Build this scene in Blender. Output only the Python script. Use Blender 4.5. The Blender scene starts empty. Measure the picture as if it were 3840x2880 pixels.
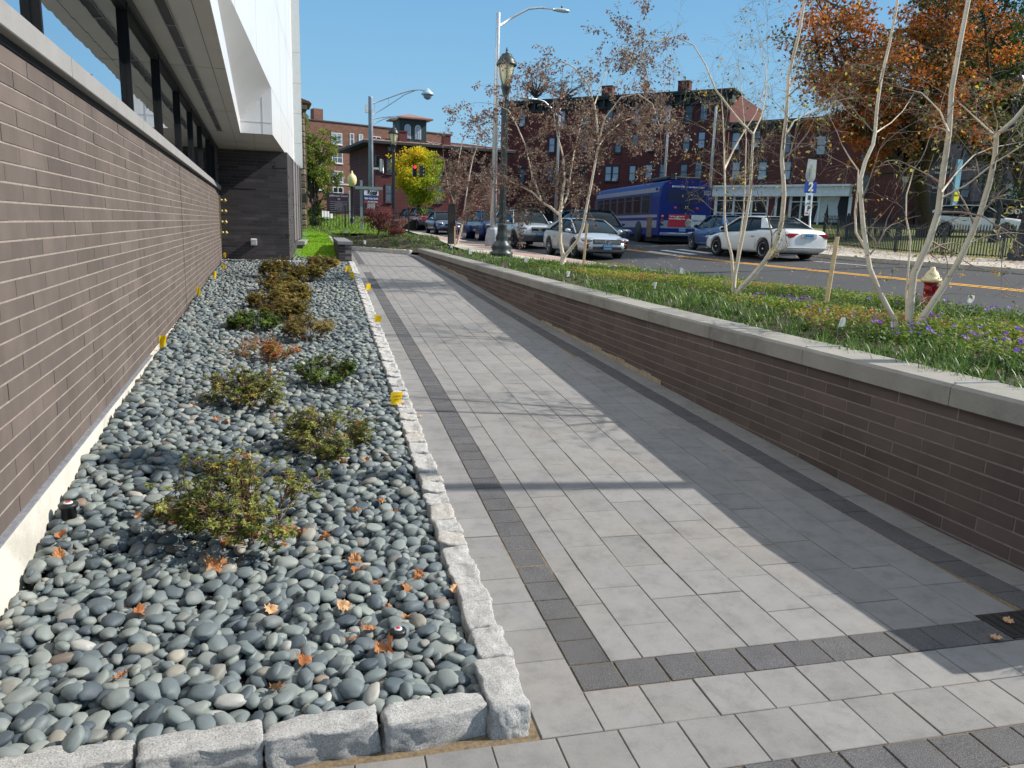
import bpy, bmesh, math, random
import numpy as np
from mathutils import Vector, Matrix, noise
random.seed(7); rng = np.random.default_rng(11)
SC = bpy.context.scene
COL = SC.collection
PI = math.pi
# ---------------------------------------------------------------- camera
FPX = 2882.0; CAMZ = 2.0
_Y = np.array([-943., 616., -2882.]); _Y /= np.linalg.norm(_Y)
_Z = np.array([440., 14150., 2882.]); _Z /= np.linalg.norm(_Z)
_Z -= _Y*(_Y@_Z); _Z /= np.linalg.norm(_Z)
_X = np.cross(_Y, _Z)
RM = np.array([_X, _Y, _Z])
cam_d = bpy.data.cameras.new('camera'); cam = bpy.data.objects.new('camera', cam_d); COL.objects.link(cam)
cam_d.sensor_width = 36.0; cam_d.lens = 36.0*FPX/3840.0; cam_d.clip_start = .05; cam_d.clip_end = 2000
m3 = Matrix([list(r) for r in RM]).to_4x4(); m3.translation = Vector((0, 0, CAMZ)); cam.matrix_world = m3
SC.camera = cam
# ---------------------------------------------------------------- world, sun, exposure
SUN_EL = math.radians(37.0); SUN_DIR = np.array([.985, -.172])       # horizontal direction towards the sun
W = bpy.data.worlds.new('World'); SC.world = W; W.use_nodes = True
nt = W.node_tree; nt.nodes.clear()
wo = nt.nodes.new('ShaderNodeOutputWorld'); bg = nt.nodes.new('ShaderNodeBackground'); sk = nt.nodes.new('ShaderNodeTexSky')
sk.sky_type = 'NISHITA'; sk.sun_disc = False; sk.sun_elevation = SUN_EL
sk.sun_rotation = math.atan2(SUN_DIR[0], SUN_DIR[1]); sk.air_density = 1.25; sk.dust_density = .0; sk.ozone_density = 2.6; sk.altitude = 20
bg.inputs[1].default_value = .075
tcw = nt.nodes.new('ShaderNodeTexCoord'); sx = nt.nodes.new('ShaderNodeSeparateXYZ'); cr = nt.nodes.new('ShaderNodeValToRGB'); bg2 = nt.nodes.new('ShaderNodeBackground'); ads = nt.nodes.new('ShaderNodeMixShader')
nt.links.new(tcw.outputs['Generated'], sx.inputs[0]); nt.links.new(sx.outputs['Z'], cr.inputs[0])
for e_, (p_, c_) in zip([cr.color_ramp.elements[0], cr.color_ramp.elements[1], cr.color_ramp.elements.new(.16), cr.color_ramp.elements.new(.42)], [(0, (.44, .69, .88)), (1, (.06, .22, .56)), (.14, (.29, .59, .87)), (.42, (.12, .40, .78))]):
    e_.position = p_; e_.color = (*c_, 1)
nt.links.new(cr.outputs[0], bg2.inputs[0]); bg2.inputs[1].default_value = .80; ads.inputs[0].default_value = .85      # clear-day gradient blended with the physical sky
nt.links.new(sk.outputs[0], bg.inputs[0]); nt.links.new(bg.outputs[0], ads.inputs[1]); nt.links.new(bg2.outputs[0], ads.inputs[2]); nt.links.new(ads.outputs[0], wo.inputs[0])
sl = bpy.data.lights.new('sun', 'SUN'); sl.energy = 5.0; sl.angle = math.radians(.53); sl.color = (1, .95, .87)
so = bpy.data.objects.new('sun', sl); COL.objects.link(so)
sd = Vector((SUN_DIR[0]*math.cos(SUN_EL), SUN_DIR[1]*math.cos(SUN_EL), math.sin(SUN_EL)))
so.rotation_euler = sd.to_track_quat('Z', 'Y').to_euler(); so.location = sd*50
SC.view_settings.view_transform = 'Standard'; SC.view_settings.look = 'None'; SC.view_settings.exposure = .28; SC.view_settings.gamma = 1
SC.render.engine = 'CYCLES'
# ---------------------------------------------------------------- pixel -> world helpers (photo pixels 3840x2880)
def ray(px, py):
    d = RM@np.array([px-1920., -(py-1440.), -FPX]); return d/np.linalg.norm(d)
def interp(x, pts):
    return float(np.interp(x, [p[0] for p in pts], [p[1] for p in pts]))
RAMP = [(-50, 0), (4, 0), (9, .20), (15, .38), (21, .56), (26, .66), (31.4, .76), (60, .95)]
def zr(y): return interp(y, RAMP)
GP = [(-60, .85), (20, .90), (25, .93), (30, 1.0), (60, 1.6), (110, 2.1), (900, 2.1)]
def T(x, y): return interp(y, GP)+.0475*min(max(x-10.8, 0), 30)
WALLX = [(-6, 4.30), (3.3, 4.44), (8.6, 4.62), (13, 4.85), (17, 5.1), (21, 5.39), (31.4, 6.09)]
def wallx(y): return interp(y, WALLX)
def curbx(y): return .78+.08*y               # outer foot of the granite edging
def bandx(y): return 1.29+.0757*(y-2.8)      # left edge of the dark paver band
BEDW = [(3.5, .10), (4, .13), (4.9, .26), (6.3, .36), (7.8, .39), (14, .50), (27.5, .68), (60, .9)]
def bedz(x, y):
    a = interp(y, BEDW); b = zr(y)+.07; t = min(max((x+1.25)/(curbx(y)-.15+1.25), 0), 1)
    t = min(1, t*1.6)
    return a*(1-t)+b*t
def planz(x, y):
    t = min(max((x-wallx(min(y, 31))-.3)/4, 0), 1)
    a = 1.03 if y < 28 else interp(y, [(28, 1.03), (34, 1.0), (45, 1.3), (60, 1.6)])
    return a*(1-t)+(T(min(x, 10.8), y)+.12)*t + .03*math.sin(x*2.1+y*.9)
def hit(px, py, F, dz=0.0, tmax=300.):
    d = ray(px, py); t = .5; st = .05; o = np.array([0, 0, CAMZ])
    while t < tmax:
        p = o+d*t
        if p[2]-F(p[0], p[1])-dz < 0: break
        t += st; st = min(st*1.01, .5)
    a, b = t-st*1.05, t
    for _ in range(25):
        m = (a+b)/2; p = o+d*m
        if p[2]-F(p[0], p[1])-dz < 0: b = m
        else: a = m
    return Vector(o+d*b)
def at_depth(px, py, dep):
    c = np.array([px-1920., -(py-1440.), -FPX])*dep/FPX
    return Vector(RM@c+np.array([0, 0, CAMZ]))
def at_plane(px, py, P, n):
    d = ray(px, py); o = np.array([0, 0, CAMZ]); P = np.array(P); n = np.array(n)
    return Vector(o+d*((P-o)@n/(d@n)))
def D(x, y): return (x*1.736, y*1.736)
# ---------------------------------------------------------------- tags and object building
def tag(o, label=None, cat=None, group=None, kind=None):
    if label: o['label'] = label
    if cat: o['category'] = cat
    if group: o['group'] = group
    if kind: o['kind'] = kind
    return o
def empty(name, loc, label, cat, rz=0, group=None):
    o = bpy.data.objects.new(name, None); COL.objects.link(o); o.location = loc; o.rotation_euler = (0, 0, rz)
    o.empty_display_size = .1
    return tag(o, label, cat, group)
def link(name, me, parent=None, mats=None):
    o = bpy.data.objects.new(name, me); COL.objects.link(o)
    if parent is not None: o.parent = parent
    for m in (mats or []): me.materials.append(m)
    return o
class MB:
    """collects vertices and faces; builds ONE mesh object"""
    def __init__(s): s.v = []; s.f = []; s.m = []; s.r = []; s.sm = []
    def add(s, vs, fs, mi=0, rnd=0.0, smooth=False, M=None):
        b = len(s.v)
        if M is not None: vs = [tuple(M@Vector(v)) for v in vs]
        s.v += [tuple(v) for v in vs]
        for f in fs: s.f.append(tuple(i+b for i in f)); s.m.append(mi); s.r.append(rnd); s.sm.append(smooth)
        return s
    def box(s, c, sz, mi=0, rnd=0.0, rz=0.0, M=None, bev=0.0):
        x, y, z = sz[0]/2, sz[1]/2, sz[2]/2
        if bev <= 0:
            vs = [(-x, -y, -z), (x, -y, -z), (x, y, -z), (-x, y, -z), (-x, -y, z), (x, -y, z), (x, y, z), (-x, y, z)]
            fs = [(0, 3, 2, 1), (4, 5, 6, 7), (0, 1, 5, 4), (1, 2, 6, 5), (2, 3, 7, 6), (3, 0, 4, 7)]
        else:
            b = bev; vs = []; fs = []
            for k, (zz, i) in enumerate([(-z, b), (-z+b, 0), (z-b, 0), (z, b)]):
                X, Y = x-i, y-i
                vs += [(-X, -Y, zz), (X, -Y, zz), (X, Y, zz), (-X, Y, zz)]
            fs = [(0, 3, 2, 1), (12, 13, 14, 15)]
            for k in range(3):
                for j in range(4):
                    a = k*4+j; c2 = k*4+(j+1) % 4; fs.append((a, c2, c2+4, a+4))
        Mx = Matrix.Translation(Vector(c))@Matrix.Rotation(rz, 4, 'Z')
        if M is not None: Mx = M@Mx
        return s.add(vs, fs, mi, rnd, False, Mx)
    def tube(s, pts, rad, n=8, mi=0, rnd=0.0, caps=True, smooth=True, M=None):
        pts = [Vector(p) for p in pts]
        if not hasattr(rad, '__len__'): rad = [rad]*len(pts)
        vs = []; fs = []; up = None
        for i, p in enumerate(pts):
            d = (pts[min(i+1, len(pts)-1)]-pts[max(i-1, 0)])
            if d.length < 1e-9: d = Vector((0, 0, 1))
            d.normalize()
            if up is None:
                up = Vector((0, 0, 1)) if abs(d.z) < .9 else Vector((1, 0, 0))
            a = d.cross(up)
            if a.length < 1e-6: a = d.orthogonal()
            a.normalize(); b = a.cross(d).normalized(); up = b
            for k in range(n):
                t = 2*PI*k/n; vs.append(p+(a*math.cos(t)+b*math.sin(t))*rad[i])
        for i in range(len(pts)-1):
            for k in range(n):
                k2 = (k+1) % n; fs.append((i*n+k, i*n+k2, (i+1)*n+k2, (i+1)*n+k))
        if caps:
            fs.append(tuple(range(n))); fs.append(tuple(reversed(range((len(pts)-1)*n, len(pts)*n))))
        return s.add(vs, fs, mi, rnd, smooth, M)
    def lathe(s, prof, n=16, c=(0, 0, 0), mi=0, rnd=0.0, smooth=True, M=None, flute=0.0):
        vs = []; fs = []
        for (r, z) in prof:
            for k in range(n):
                t = 2*PI*k/n; rr = r*(1-flute*(k % 2)); vs.append((c[0]+rr*math.cos(t), c[1]+rr*math.sin(t), c[2]+z))
        m = len(prof)
        for i in range(m-1):
            for k in range(n):
                k2 = (k+1) % n; fs.append((i*n+k, i*n+k2, (i+1)*n+k2, (i+1)*n+k))
        fs.append(tuple(reversed(range(n)))); fs.append(tuple(range((m-1)*n, m*n)))
        return s.add(vs, fs, mi, rnd, smooth, M)
    def quad(s, a, b, c, d, mi=0, rnd=0.0): return s.add([a, b, c, d], [(0, 1, 2, 3)], mi, rnd)
    def prism(s, poly, depth, M=None, mi=0, rnd=0.0):
        """poly in local xz, extruded along +y by depth"""
        n = len(poly); vs = [(p[0], 0, p[1]) for p in poly]+[(p[0], depth, p[1]) for p in poly]
        fs = [tuple(range(n)), tuple(reversed(range(n, 2*n)))]+[(i, i+n, (i+1) % n+n, (i+1) % n) for i in range(n)]
        return s.add(vs, fs, mi, rnd, False, M)
    def mesh(s, name):
        me = bpy.data.meshes.new(name); me.from_pydata(s.v, [], s.f)
        me.polygons.foreach_set('material_index', s.m); me.polygons.foreach_set('use_smooth', s.sm)
        a = me.attributes.new('rnd', 'FLOAT', 'FACE'); a.data.foreach_set('value', s.r)
        me.update(); return me
    def build(s, name, mats, parent=None):
        if not isinstance(mats, (list, tuple)): mats = [mats]
        return link(name, s.mesh(name), parent, mats)
def np_mesh(name, V, F, R=None, smooth=False):
    """V (n,3), F (m,k) arrays -> mesh"""
    me = bpy.data.meshes.new(name); k = F.shape[1]
    me.vertices.add(len(V)); me.vertices.foreach_set('co', np.ascontiguousarray(V, dtype=np.float32).ravel())
    me.loops.add(F.size); me.loops.foreach_set('vertex_index', np.ascontiguousarray(F, dtype=np.int32).ravel())
    me.polygons.add(len(F)); me.polygons.foreach_set('loop_start', np.arange(len(F), dtype=np.int32)*k)
    me.polygons.foreach_set('loop_total', np.full(len(F), k, dtype=np.int32))
    me.polygons.foreach_set('use_smooth', np.full(len(F), smooth))
    if R is not None:
        a = me.attributes.new('rnd', 'FLOAT', 'FACE'); a.data.foreach_set('value', np.asarray(R, dtype=np.float32))
    me.update(calc_edges=True); return me
# ---------------------------------------------------------------- materials
def lin(c):
    return tuple(((x/255.)/12.92 if x/255. <= .04045 else ((x/255.+.055)/1.055)**2.4) for x in c)
class NM:
    def __init__(s, name):
        s.m = bpy.data.materials.new(name); s.m.use_nodes = True; s.t = s.m.node_tree; s.n = s.t.nodes; s.n.clear()
        s.out = s.n.new('ShaderNodeOutputMaterial'); s.b = s.n.new('ShaderNodeBsdfPrincipled'); s.l(s.b.outputs[0], s.out.inputs[0])
        s.tc = None
    def l(s, a, b): s.t.links.new(a, b)
    def co(s, scale=(1, 1, 1)):
        if s.tc is None: s.tc = s.n.new('ShaderNodeTexCoord')
        if scale == (1, 1, 1): return s.tc.outputs['Object']
        mp = s.n.new('ShaderNodeMapping'); mp.inputs['Scale'].default_value = scale; s.l(s.tc.outputs['Object'], mp.inputs[0]); return mp.outputs[0]
    def noise(s, scale, detail=4, rough=.6, sc=(1, 1, 1)):
        n = s.n.new('ShaderNodeTexNoise'); n.inputs['Scale'].default_value = scale; n.inputs['Detail'].default_value = detail
        n.inputs['Roughness'].default_value = rough; s.l(s.co(sc), n.inputs['Vector']); return n.outputs['Fac']
    def voro(s, scale, feat='F1', out='Distance'):
        n = s.n.new('ShaderNodeTexVoronoi'); n.feature = feat; n.inputs['Scale'].default_value = scale; s.l(s.co(), n.inputs['Vector']); return n.outputs[out]
    def attr(s, name='rnd'):
        n = s.n.new('ShaderNodeAttribute'); n.attribute_name = name; return n.outputs['Fac']
    def orand(s):
        n = s.n.new('ShaderNodeObjectInfo'); return n.outputs['Random']
    def ramp(s, fac, stops, mode='LINEAR'):
        n = s.n.new('ShaderNodeValToRGB'); n.color_ramp.interpolation = mode; e = n.color_ramp.elements
        while len(e) > 1: e.remove(e[0])
        for i, (p, c) in enumerate(stops):
            if not hasattr(c, '__len__'): c = (c, c, c)
            if i == 0: e[0].position = p; e[0].color = (*c[:3], 1)
            else: el = e.new(p); el.color = (*c[:3], 1)
        s.l(fac, n.inputs[0]); return n.outputs[0]
    def mix(s, fac, a, b, mode='MIX'):
        n = s.n.new('ShaderNodeMix'); n.data_type = 'RGBA'; n.blend_type = mode
        for v, i in ((fac, 0), (a, 6), (b, 7)):
            if hasattr(v, 'is_linked') or isinstance(v, bpy.types.NodeSocket): s.l(v, n.inputs[i])
            elif i == 0: n.inputs[0].default_value = v
            else: n.inputs[i].default_value = (*((v, v, v) if not hasattr(v, '__len__') else v[:3]), 1)
        return n.outputs[2]
    def math(s, op, a, b=0.0):
        n = s.n.new('ShaderNodeMath'); n.operation = op
        for v, i in ((a, 0), (b, 1)):
            if isinstance(v, bpy.types.NodeSocket): s.l(v, n.inputs[i])
            else: n.inputs[i].default_value = v
        return n.outputs[0]
    def col(s, c):
        if isinstance(c, bpy.types.NodeSocket): s.l(c, s.b.inputs['Base Color'])
        else: s.b.inputs['Base Color'].default_value = (*c[:3], 1)
        return s
    def rough(s, v):
        if isinstance(v, bpy.types.NodeSocket): s.l(v, s.b.inputs['Roughness'])
        else: s.b.inputs['Roughness'].default_value = v
        return s
    def bump(s, h, strength=.3, dist=.01):
        n = s.n.new('ShaderNodeBump'); n.inputs['Strength'].default_value = strength; n.inputs['Distance'].default_value = dist
        s.l(h, n.inputs['Height']); s.l(n.outputs[0], s.b.inputs['Normal']); return s
    def set(s, **k):
        for a, v in k.items(): s.b.inputs[a.replace('_', ' ')].default_value = v
        return s
def simple(name, c, rough=.6, metal=0.0, var=.12, vs=6., bump=0., bs=60., bd=.004, spec=.5):
    m = NM(name); c = tuple(c[:3])
    f = m.noise(vs, 5); lo = tuple(x*(1-var) for x in c); hi = tuple(min(1, x*(1+var)) for x in c)
    m.col(m.ramp(f, [(.3, lo), (.7, hi)])); m.rough(rough); m.b.inputs['Metallic'].default_value = metal
    m.b.inputs['Specular IOR Level'].default_value = spec
    if bump: m.bump(m.noise(bs, 4), bump, bd)
    return m.m
def leafmat(name, stops, trans=.3, rough=.55, spec=.3):
    m = NM(name); a = m.attr(); c = m.ramp(a, stops); m.col(c); m.rough(rough); m.b.inputs['Specular IOR Level'].default_value = spec
    tr = m.n.new('ShaderNodeBsdfTranslucent'); m.l(c, tr.inputs[0]); mx = m.n.new('ShaderNodeMixShader'); mx.inputs[0].default_value = trans
    m.l(m.b.outputs[0], mx.inputs[1]); m.l(tr.outputs[0], mx.inputs[2]); m.l(mx.outputs[0], m.out.inputs[0]); return m.m
MT = {}
# bricks of the low walls: grey-brown ground-face block
def brickmat(name, stops, bump=.35):
    m = NM(name); base = m.ramp(m.attr(), stops)
    f = m.noise(3.0, 5, .6); sp = m.ramp(m.voro(160), [(0, 1.5), (.12, 1.25), (.2, 1.0), (1, .95)])
    st = m.ramp(m.noise(1.3, 4, .7, (1, 1, .25)), [(.35, .84), (.6, 1.06)])
    c = m.mix(1.0, base, m.ramp(f, [(.3, .86), (.7, 1.12)]), 'MULTIPLY'); c = m.mix(1.0, c, st, 'MULTIPLY')
    c = m.mix(.55, c, sp, 'MULTIPLY'); m.col(c); m.rough(.85); m.bump(m.noise(220, 3), bump, .002); return m.m
MT['brick_warm'] = brickmat('brown_brick', [(0, lin((92, 82, 76))), (.25, lin((98, 87, 81))), (.75, lin((103, 92, 85))), (1, lin((110, 98, 91)))])
MT['brick_wall2'] = brickmat('dark_brown_brick', [(0, lin((78, 65, 60))), (.3, lin((87, 74, 69))), (.7, lin((94, 81, 75))), (1, lin((103, 89, 83)))])
MT['brick_dark'] = brickmat('charcoal_brick', [(0, lin((52, 48, 50))), (.4, lin((64, 59, 61))), (.8, lin((74, 69, 70))), (1, lin((84, 78, 78)))])
MT['mortar'] = simple('mortar', lin((150, 137, 128)), .95, var=.2, vs=14, bump=.5, bs=200)
MT['mortar2'] = simple('grey_mortar', lin((134, 120, 112)), .95, var=.2, vs=14, bump=.5, bs=200)
MT['mortar_dark'] = simple('dark_mortar', lin((112, 106, 106)), .95, var=.15, vs=14)
def concrete(name, c, var=.12, stain=True):
    m = NM(name); f = m.noise(2.2, 6, .65); g2 = m.noise(90, 3, .7)
    k = m.mix(1.0, m.ramp(f, [(.3, tuple(x*(1-var) for x in c)), (.7, tuple(x*(1+var) for x in c))]), m.ramp(g2, [(.35, .9), (.65, 1.06)]), 'MULTIPLY')
    if stain: k = m.mix(1.0, k, m.ramp(m.noise(.8, 6, .75), [(.38, .78), (.5, 1.0)]), 'MULTIPLY')
    m.col(k); m.rough(.8); m.bump(m.noise(140, 4), .25, .002); return m.m
MT['coping'] = concrete('cast_stone', lin((143, 139, 131)))
MT['sill'] = concrete('cast_stone_sill', lin((150, 147, 145)), .08, False)
MT['foundation'] = concrete('foundation_concrete', lin((212, 206, 194)), .08)
MT['sidewalk'] = concrete('sidewalk_concrete', lin((188, 180, 166)), .1)
# pavers
def pavermat(name, c, dark=False):
    m = NM(name); a = m.attr(); v = m.ramp(a, [(0, .92), (.5, 1.0), (.85, 1.04), (1, 1.07)])
    k = m.mix(1.0, c, v, 'MULTIPLY')
    warm = m.mix(m.ramp(m.noise(1.1, 4, .6), [(.45, 0.), (.62, .5)]), (1, 1, 1), (1.05, 1.0, .94)); k = m.mix(1.0, k, warm, 'MULTIPLY')
    k = m.mix(1.0, k, m.ramp(m.noise(5.5, 8, .75), [(.3, .74), (.5, 1.0), (.7, 1.12)]), 'MULTIPLY')
    if dark:
        k = m.mix(1.0, k, m.ramp(m.noise(230, 3, .8), [(.38, .45), (.5, .95), (.62, 1.9)]), 'MULTIPLY'); m.bump(m.noise(230, 3, .8), .6, .004)
    else:
        k = m.mix(1.0, k, m.ramp(m.noise(170, 4, .8), [(.35, .88), (.65, 1.1)]), 'MULTIPLY')
        k = m.mix(m.ramp(m.noise(16, 7, .8, (1, 2.2, 1)), [(.655, 0.), (.70, .45)]), k, (.62, .62, .60)); m.bump(m.noise(170, 5, .75), .28, .002)
    m.col(k); m.rough(.78); m.b.inputs['Specular IOR Level'].default_value = .35; return m.m
MT['paver'] = pavermat('grey_paver', lin((133, 131, 129)))
MT['paver_dark'] = pavermat('charcoal_paver', lin((88, 87, 88)), True)
MT['sand'] = simple('joint_sand', lin((118, 102, 80)), .95, var=.4, vs=60)
def asphalt():
    m = NM('asphalt'); f = m.noise(.5, 6, .7); g2 = m.noise(45, 4, .8)
    k = m.mix(1.0, m.ramp(f, [(.3, .038), (.7, .053)]), m.ramp(g2, [(.3, .75), (.7, 1.3)]), 'MULTIPLY')
    k = m.mix(1.0, k, (1.0, 1.0, 1.04), 'MULTIPLY')
    m.col(k); m.rough(.85); m.bump(m.noise(120, 3, .8), .4, .006); return m.m
MT['asphalt'] = asphalt()
def granite():
    m = NM('granite'); v = m.noise(150, 4, .85); w = m.noise(14, 6, .7)
    k = m.ramp(v, [(.34, .16), (.43, .42), (.53, .62), (.66, .78)]); k = m.mix(1.0, k, m.ramp(w, [(.3, (.78, .76, .73)), (.7, (1.12, 1.1, 1.06))]), 'MULTIPLY')
    tint = m.ramp(m.orand(), [(0, (1, 1, 1)), (.8, (1, .99, .97)), (.94, (1.0, .96, .9)), (1, (1, .93, .86))]); k = m.mix(1.0, k, tint, 'MULTIPLY')
    m.col(k); m.rough(.7); m.bump(m.noise(45, 8, .85), 1.0, .014); return m.m
MT['granite'] = granite()
def pebble(name, usecol):
    m = NM(name); a = usecol(m)
    c = m.ramp(a, [(0, lin((66, 75, 82))), (.15, lin((90, 100, 105))), (.35, lin((108, 117, 118))), (.6, lin((122, 130, 127))), (.78, lin((138, 143, 137))),
                   (.93, lin((108, 114, 114))), (.965, lin((150, 144, 130))), (.98, lin((172, 172, 166))), (.992, lin((92, 88, 84))), (1, lin((138, 120, 104)))])
    c = m.mix(1.0, c, m.ramp(m.noise(18, 5, .6), [(.3, .85), (.7, 1.12)]), 'MULTIPLY')
    c = m.mix(m.ramp(m.noise(260, 2, .6), [(.66, 0.), (.74, .55)]), c, (.42, .42, .40)); m.col(c)
    m.rough(m.ramp(m.noise(20, 3), [(.3, .5), (.7, .72)])); m.b.inputs['Specular IOR Level'].default_value = .4
    m.bump(m.noise(160, 4), .15, .002); return m.m
MT['pebble'] = pebble('river_stone', lambda m: m.attr()); MT['pebble_one'] = pebble('river_stone_single', lambda m: m.orand())
MT['soil'] = simple('dark_soil', lin((74, 60, 48)), .95, var=.35, vs=20, bump=.6, bs=60, bd=.02)
def lawn():
    m = NM('lawn_soil'); m.col(m.ramp(m.noise(9, 5), [(.3, lin((70, 110, 20))), (.7, lin((110, 150, 40)))])); m.rough(.9); m.bump(m.noise(200, 3), .8, .02); return m.m
MT['lawn'] = lawn()
def white_panel():
    m = NM('white_metal_panel'); m.col(m.ramp(m.noise(.7, 3), [(.3, .66), (.7, .72)])); m.rough(.32); m.b.inputs['Specular IOR Level'].default_value = .5
    m.bump(m.noise(1.4, 2), .08, .03); return m.m
MT['white_panel'] = white_panel()
MT['soffit'] = simple('soffit_panel', lin((188, 182, 172)), .5, var=.06, vs=1.2)
MT['black_metal'] = simple('black_painted_metal', (.018, .019, .022), .4, var=.2)
MT['green_metal'] = simple('dark_green_cast_iron', lin((42, 52, 52)), .4, var=.25, vs=12, bump=.2, bs=80)
MT['mullion'] = simple('black_anodised_frame', (.008, .008, .009), .6, var=.1, spec=.25)
MT['galv'] = simple('galvanised_steel', (.58, .60, .62), .42, .75, var=.12, vs=9)
MT['galv_blue'] = simple('grey_painted_steel', lin((140, 148, 164)), .5, .0, var=.15, vs=4)
def glass(name, c=(.05, .06, .07), rough=.03, refl=.5):
    m = NM(name); m.col(c); m.rough(rough); m.b.inputs['Specular IOR Level'].default_value = refl; m.b.inputs['IOR'].default_value = 1.6
    m.b.inputs['Coat Weight'].default_value = .6; m.b.inputs['Coat Roughness'].default_value = .02; return m.m
MT['glass'] = glass('dark_window_glass')
def facade_glass():
    m = NM('coated_facade_glass'); m.col((.72, .78, .84)); m.rough(.01); m.b.inputs['Metallic'].default_value = 1.0
    m.bump(m.noise(1.6, 2, .5, (1, 1, .5)), .03, .05); return m.m
MT['facade_glass'] = facade_glass()
MT['car_glass'] = simple('car_glass', (.010, .020, .024), .06, var=.1, spec=.22)
MT['rubber'] = simple('tyre_rubber', (.02, .02, .02), .85, var=.2, vs=20)
MT['white_paint'] = simple('white_paint', (.75, .75, .73), .6, var=.06)
MT['yellow_paint'] = simple('yellow_road_paint', lin((235, 170, 60)), .7, var=.25, vs=20)
MT['road_white'] = simple('white_road_paint', (.6, .6, .58), .7, var=.25, vs=20)
MT['plastic_white'] = simple('pale_plastic', (.70, .70, .68), .4, var=.05)
MT['black_void'] = simple('dark_interior', (.012, .012, .014), .7, var=.1)
# ================================================================ ground and setting
def lawnz(x, y): return interp(y, [(26, .66), (29, .74), (33, 1.05), (38, 1.47), (45, 1.95), (52, 2.35), (70, 2.6), (400, 2.6)])
def grid_sheet(name, ys, left, right, nx, F, mat, parent=None, dz=0.0, kind='structure'):
    V = []; Fc = []
    for y in ys:
        a, b = left(y), right(y)
        for j in range(nx+1):
            x = a+(b-a)*j/nx; V.append((x, y, F(x, y)+dz))
    w = nx+1
    for i in range(len(ys)-1):
        for j in range(nx): Fc.append((i*w+j, i*w+j+1, (i+1)*w+j+1, (i+1)*w+j))
    o = link(name, np_mesh(name, np.array(V), np.array(Fc), np.zeros(len(Fc)), True), parent, [mat])
    if parent is None: tag(o, kind=kind)
    return o
def pl(pts): return lambda y: interp(y, pts)
frange = lambda a, b, n: [a+(b-a)*i/(n-1) for i in range(n)]
def gz(x, y):
    if y < 27: base = min(zr(y), 1)-.35 if x < 10 else T(x, y)-.12
    else:
        base = (lawnz(x, y) if x < 4 else T(max(x, 10.8), y))-.25
        if 2.5 < x < 10.8: base = min(base, .45)if y < 36 else base
    return base
grid_sheet('ground', [-40, -10, 0]+frange(4, 60, 29)+[75, 100, 150, 250, 500, 900], lambda y: -150 if y < 60 else -600, lambda y: 150 if y < 60 else 700, 150, gz, MT['soil'])
# road and kerbs
CURB = 9.75
road_r = pl([(-30, 18.0), (14, 18.1), (22, 18.6), (27, 20.0), (33, 22.3), (45, 28), (70, 46), (140, 110)])
grid_sheet('road', frange(-25, 60, 35)+[80, 110, 160], lambda y: CURB+.02 if y < 62 else CURB-60, road_r, 24, T, MT['asphalt'])
def ribbon(name, path, w, F, mat, dz, h=0.0, label=None):
    """flat band w wide following path (xy list); with height h it becomes a solid kerb"""
    m = MB(); n = len(path); L = []; R = []
    for i, (x, y) in enumerate(path):
        x0, y0 = path[max(i-1, 0)]; x1, y1 = path[min(i+1, n-1)]; l = math.hypot(x1-x0, y1-y0); nx, ny = (y1-y0)/l, -(x1-x0)/l
        L.append((x-nx*w/2, y-ny*w/2)); R.append((x+nx*w/2, y+ny*w/2))
    for i in range(n-1):
        q = [L[i], R[i], R[i+1], L[i+1]]; top = [(a, b, F(a, b)+dz) for a, b in q]
        m.quad(*top)
        if h:
            bot = [(a, b, c-h) for a, b, c in top]
            m.quad(top[1], bot[1], bot[2], top[2]); m.quad(top[3], bot[3], bot[0], top[0])
            if i == 0: m.quad(top[0], bot[0], bot[1], top[1])
            if i == n-2: m.quad(top[2], bot[2], bot[3], top[3])
    return tag(m.build(name, mat), kind='structure')
ribbon('near_kerb', [(CURB-.09, y) for y in frange(-8, 62, 36)], .18, T, MT['sidewalk'], .13, .4)
fc = [(road_r(y)+.08, y) for y in frange(-15, 60, 50)]
ribbon('far_kerb', fc, .16, T, MT['sidewalk'], .13, .4)
far_w = [(road_r(y)+.16+1.35, y) for y in frange(-15, 60, 50)]
ribbon('far_sidewalk', far_w, 2.7, T, MT['sidewalk'], .125, .3)
for k in (-.11, .11):
    ribbon('yellow_line', [(14.75+.035*(y-20)+k+(0 if y < 34 else (y-34)**2*.02), y) for y in frange(-10, 48, 40)], .11, T, MT['yellow_paint'], .006)
for a, b in ((18.6, 21.3), (7.5, 10.5)):
    ribbon('lane_line', [(17.2, a), (17.25, b)], .1, T, MT['road_white'], .006)
for k in range(5): ribbon('crosswalk_bar', [(15.0+k*.9, 26.2+.3*k), (15.3+k*.9, 29.2+.3*k)], .35, T, MT['road_white'], .006)
SWL = pl([(18.5, 9.5), (20.2, 8.8), (25, 7.55), (27, 7.3), (31.5, 7.6), (38, 8.35), (51, 9.3), (56, 9.5)])
grid_sheet('sidewalk', frange(18.6, 56, 22), SWL, lambda y: CURB-.19, 4, T, MT['sidewalk'], dz=.122)
grid_sheet('brick_strip', frange(20, 56, 20), lambda y: max(SWL(y)+.3, CURB-1.1), lambda y: CURB-.2, 2, T, simple('red_brick_paving', lin((168, 140, 128)), .85, var=.15, vs=12), dz=.127)
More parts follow.
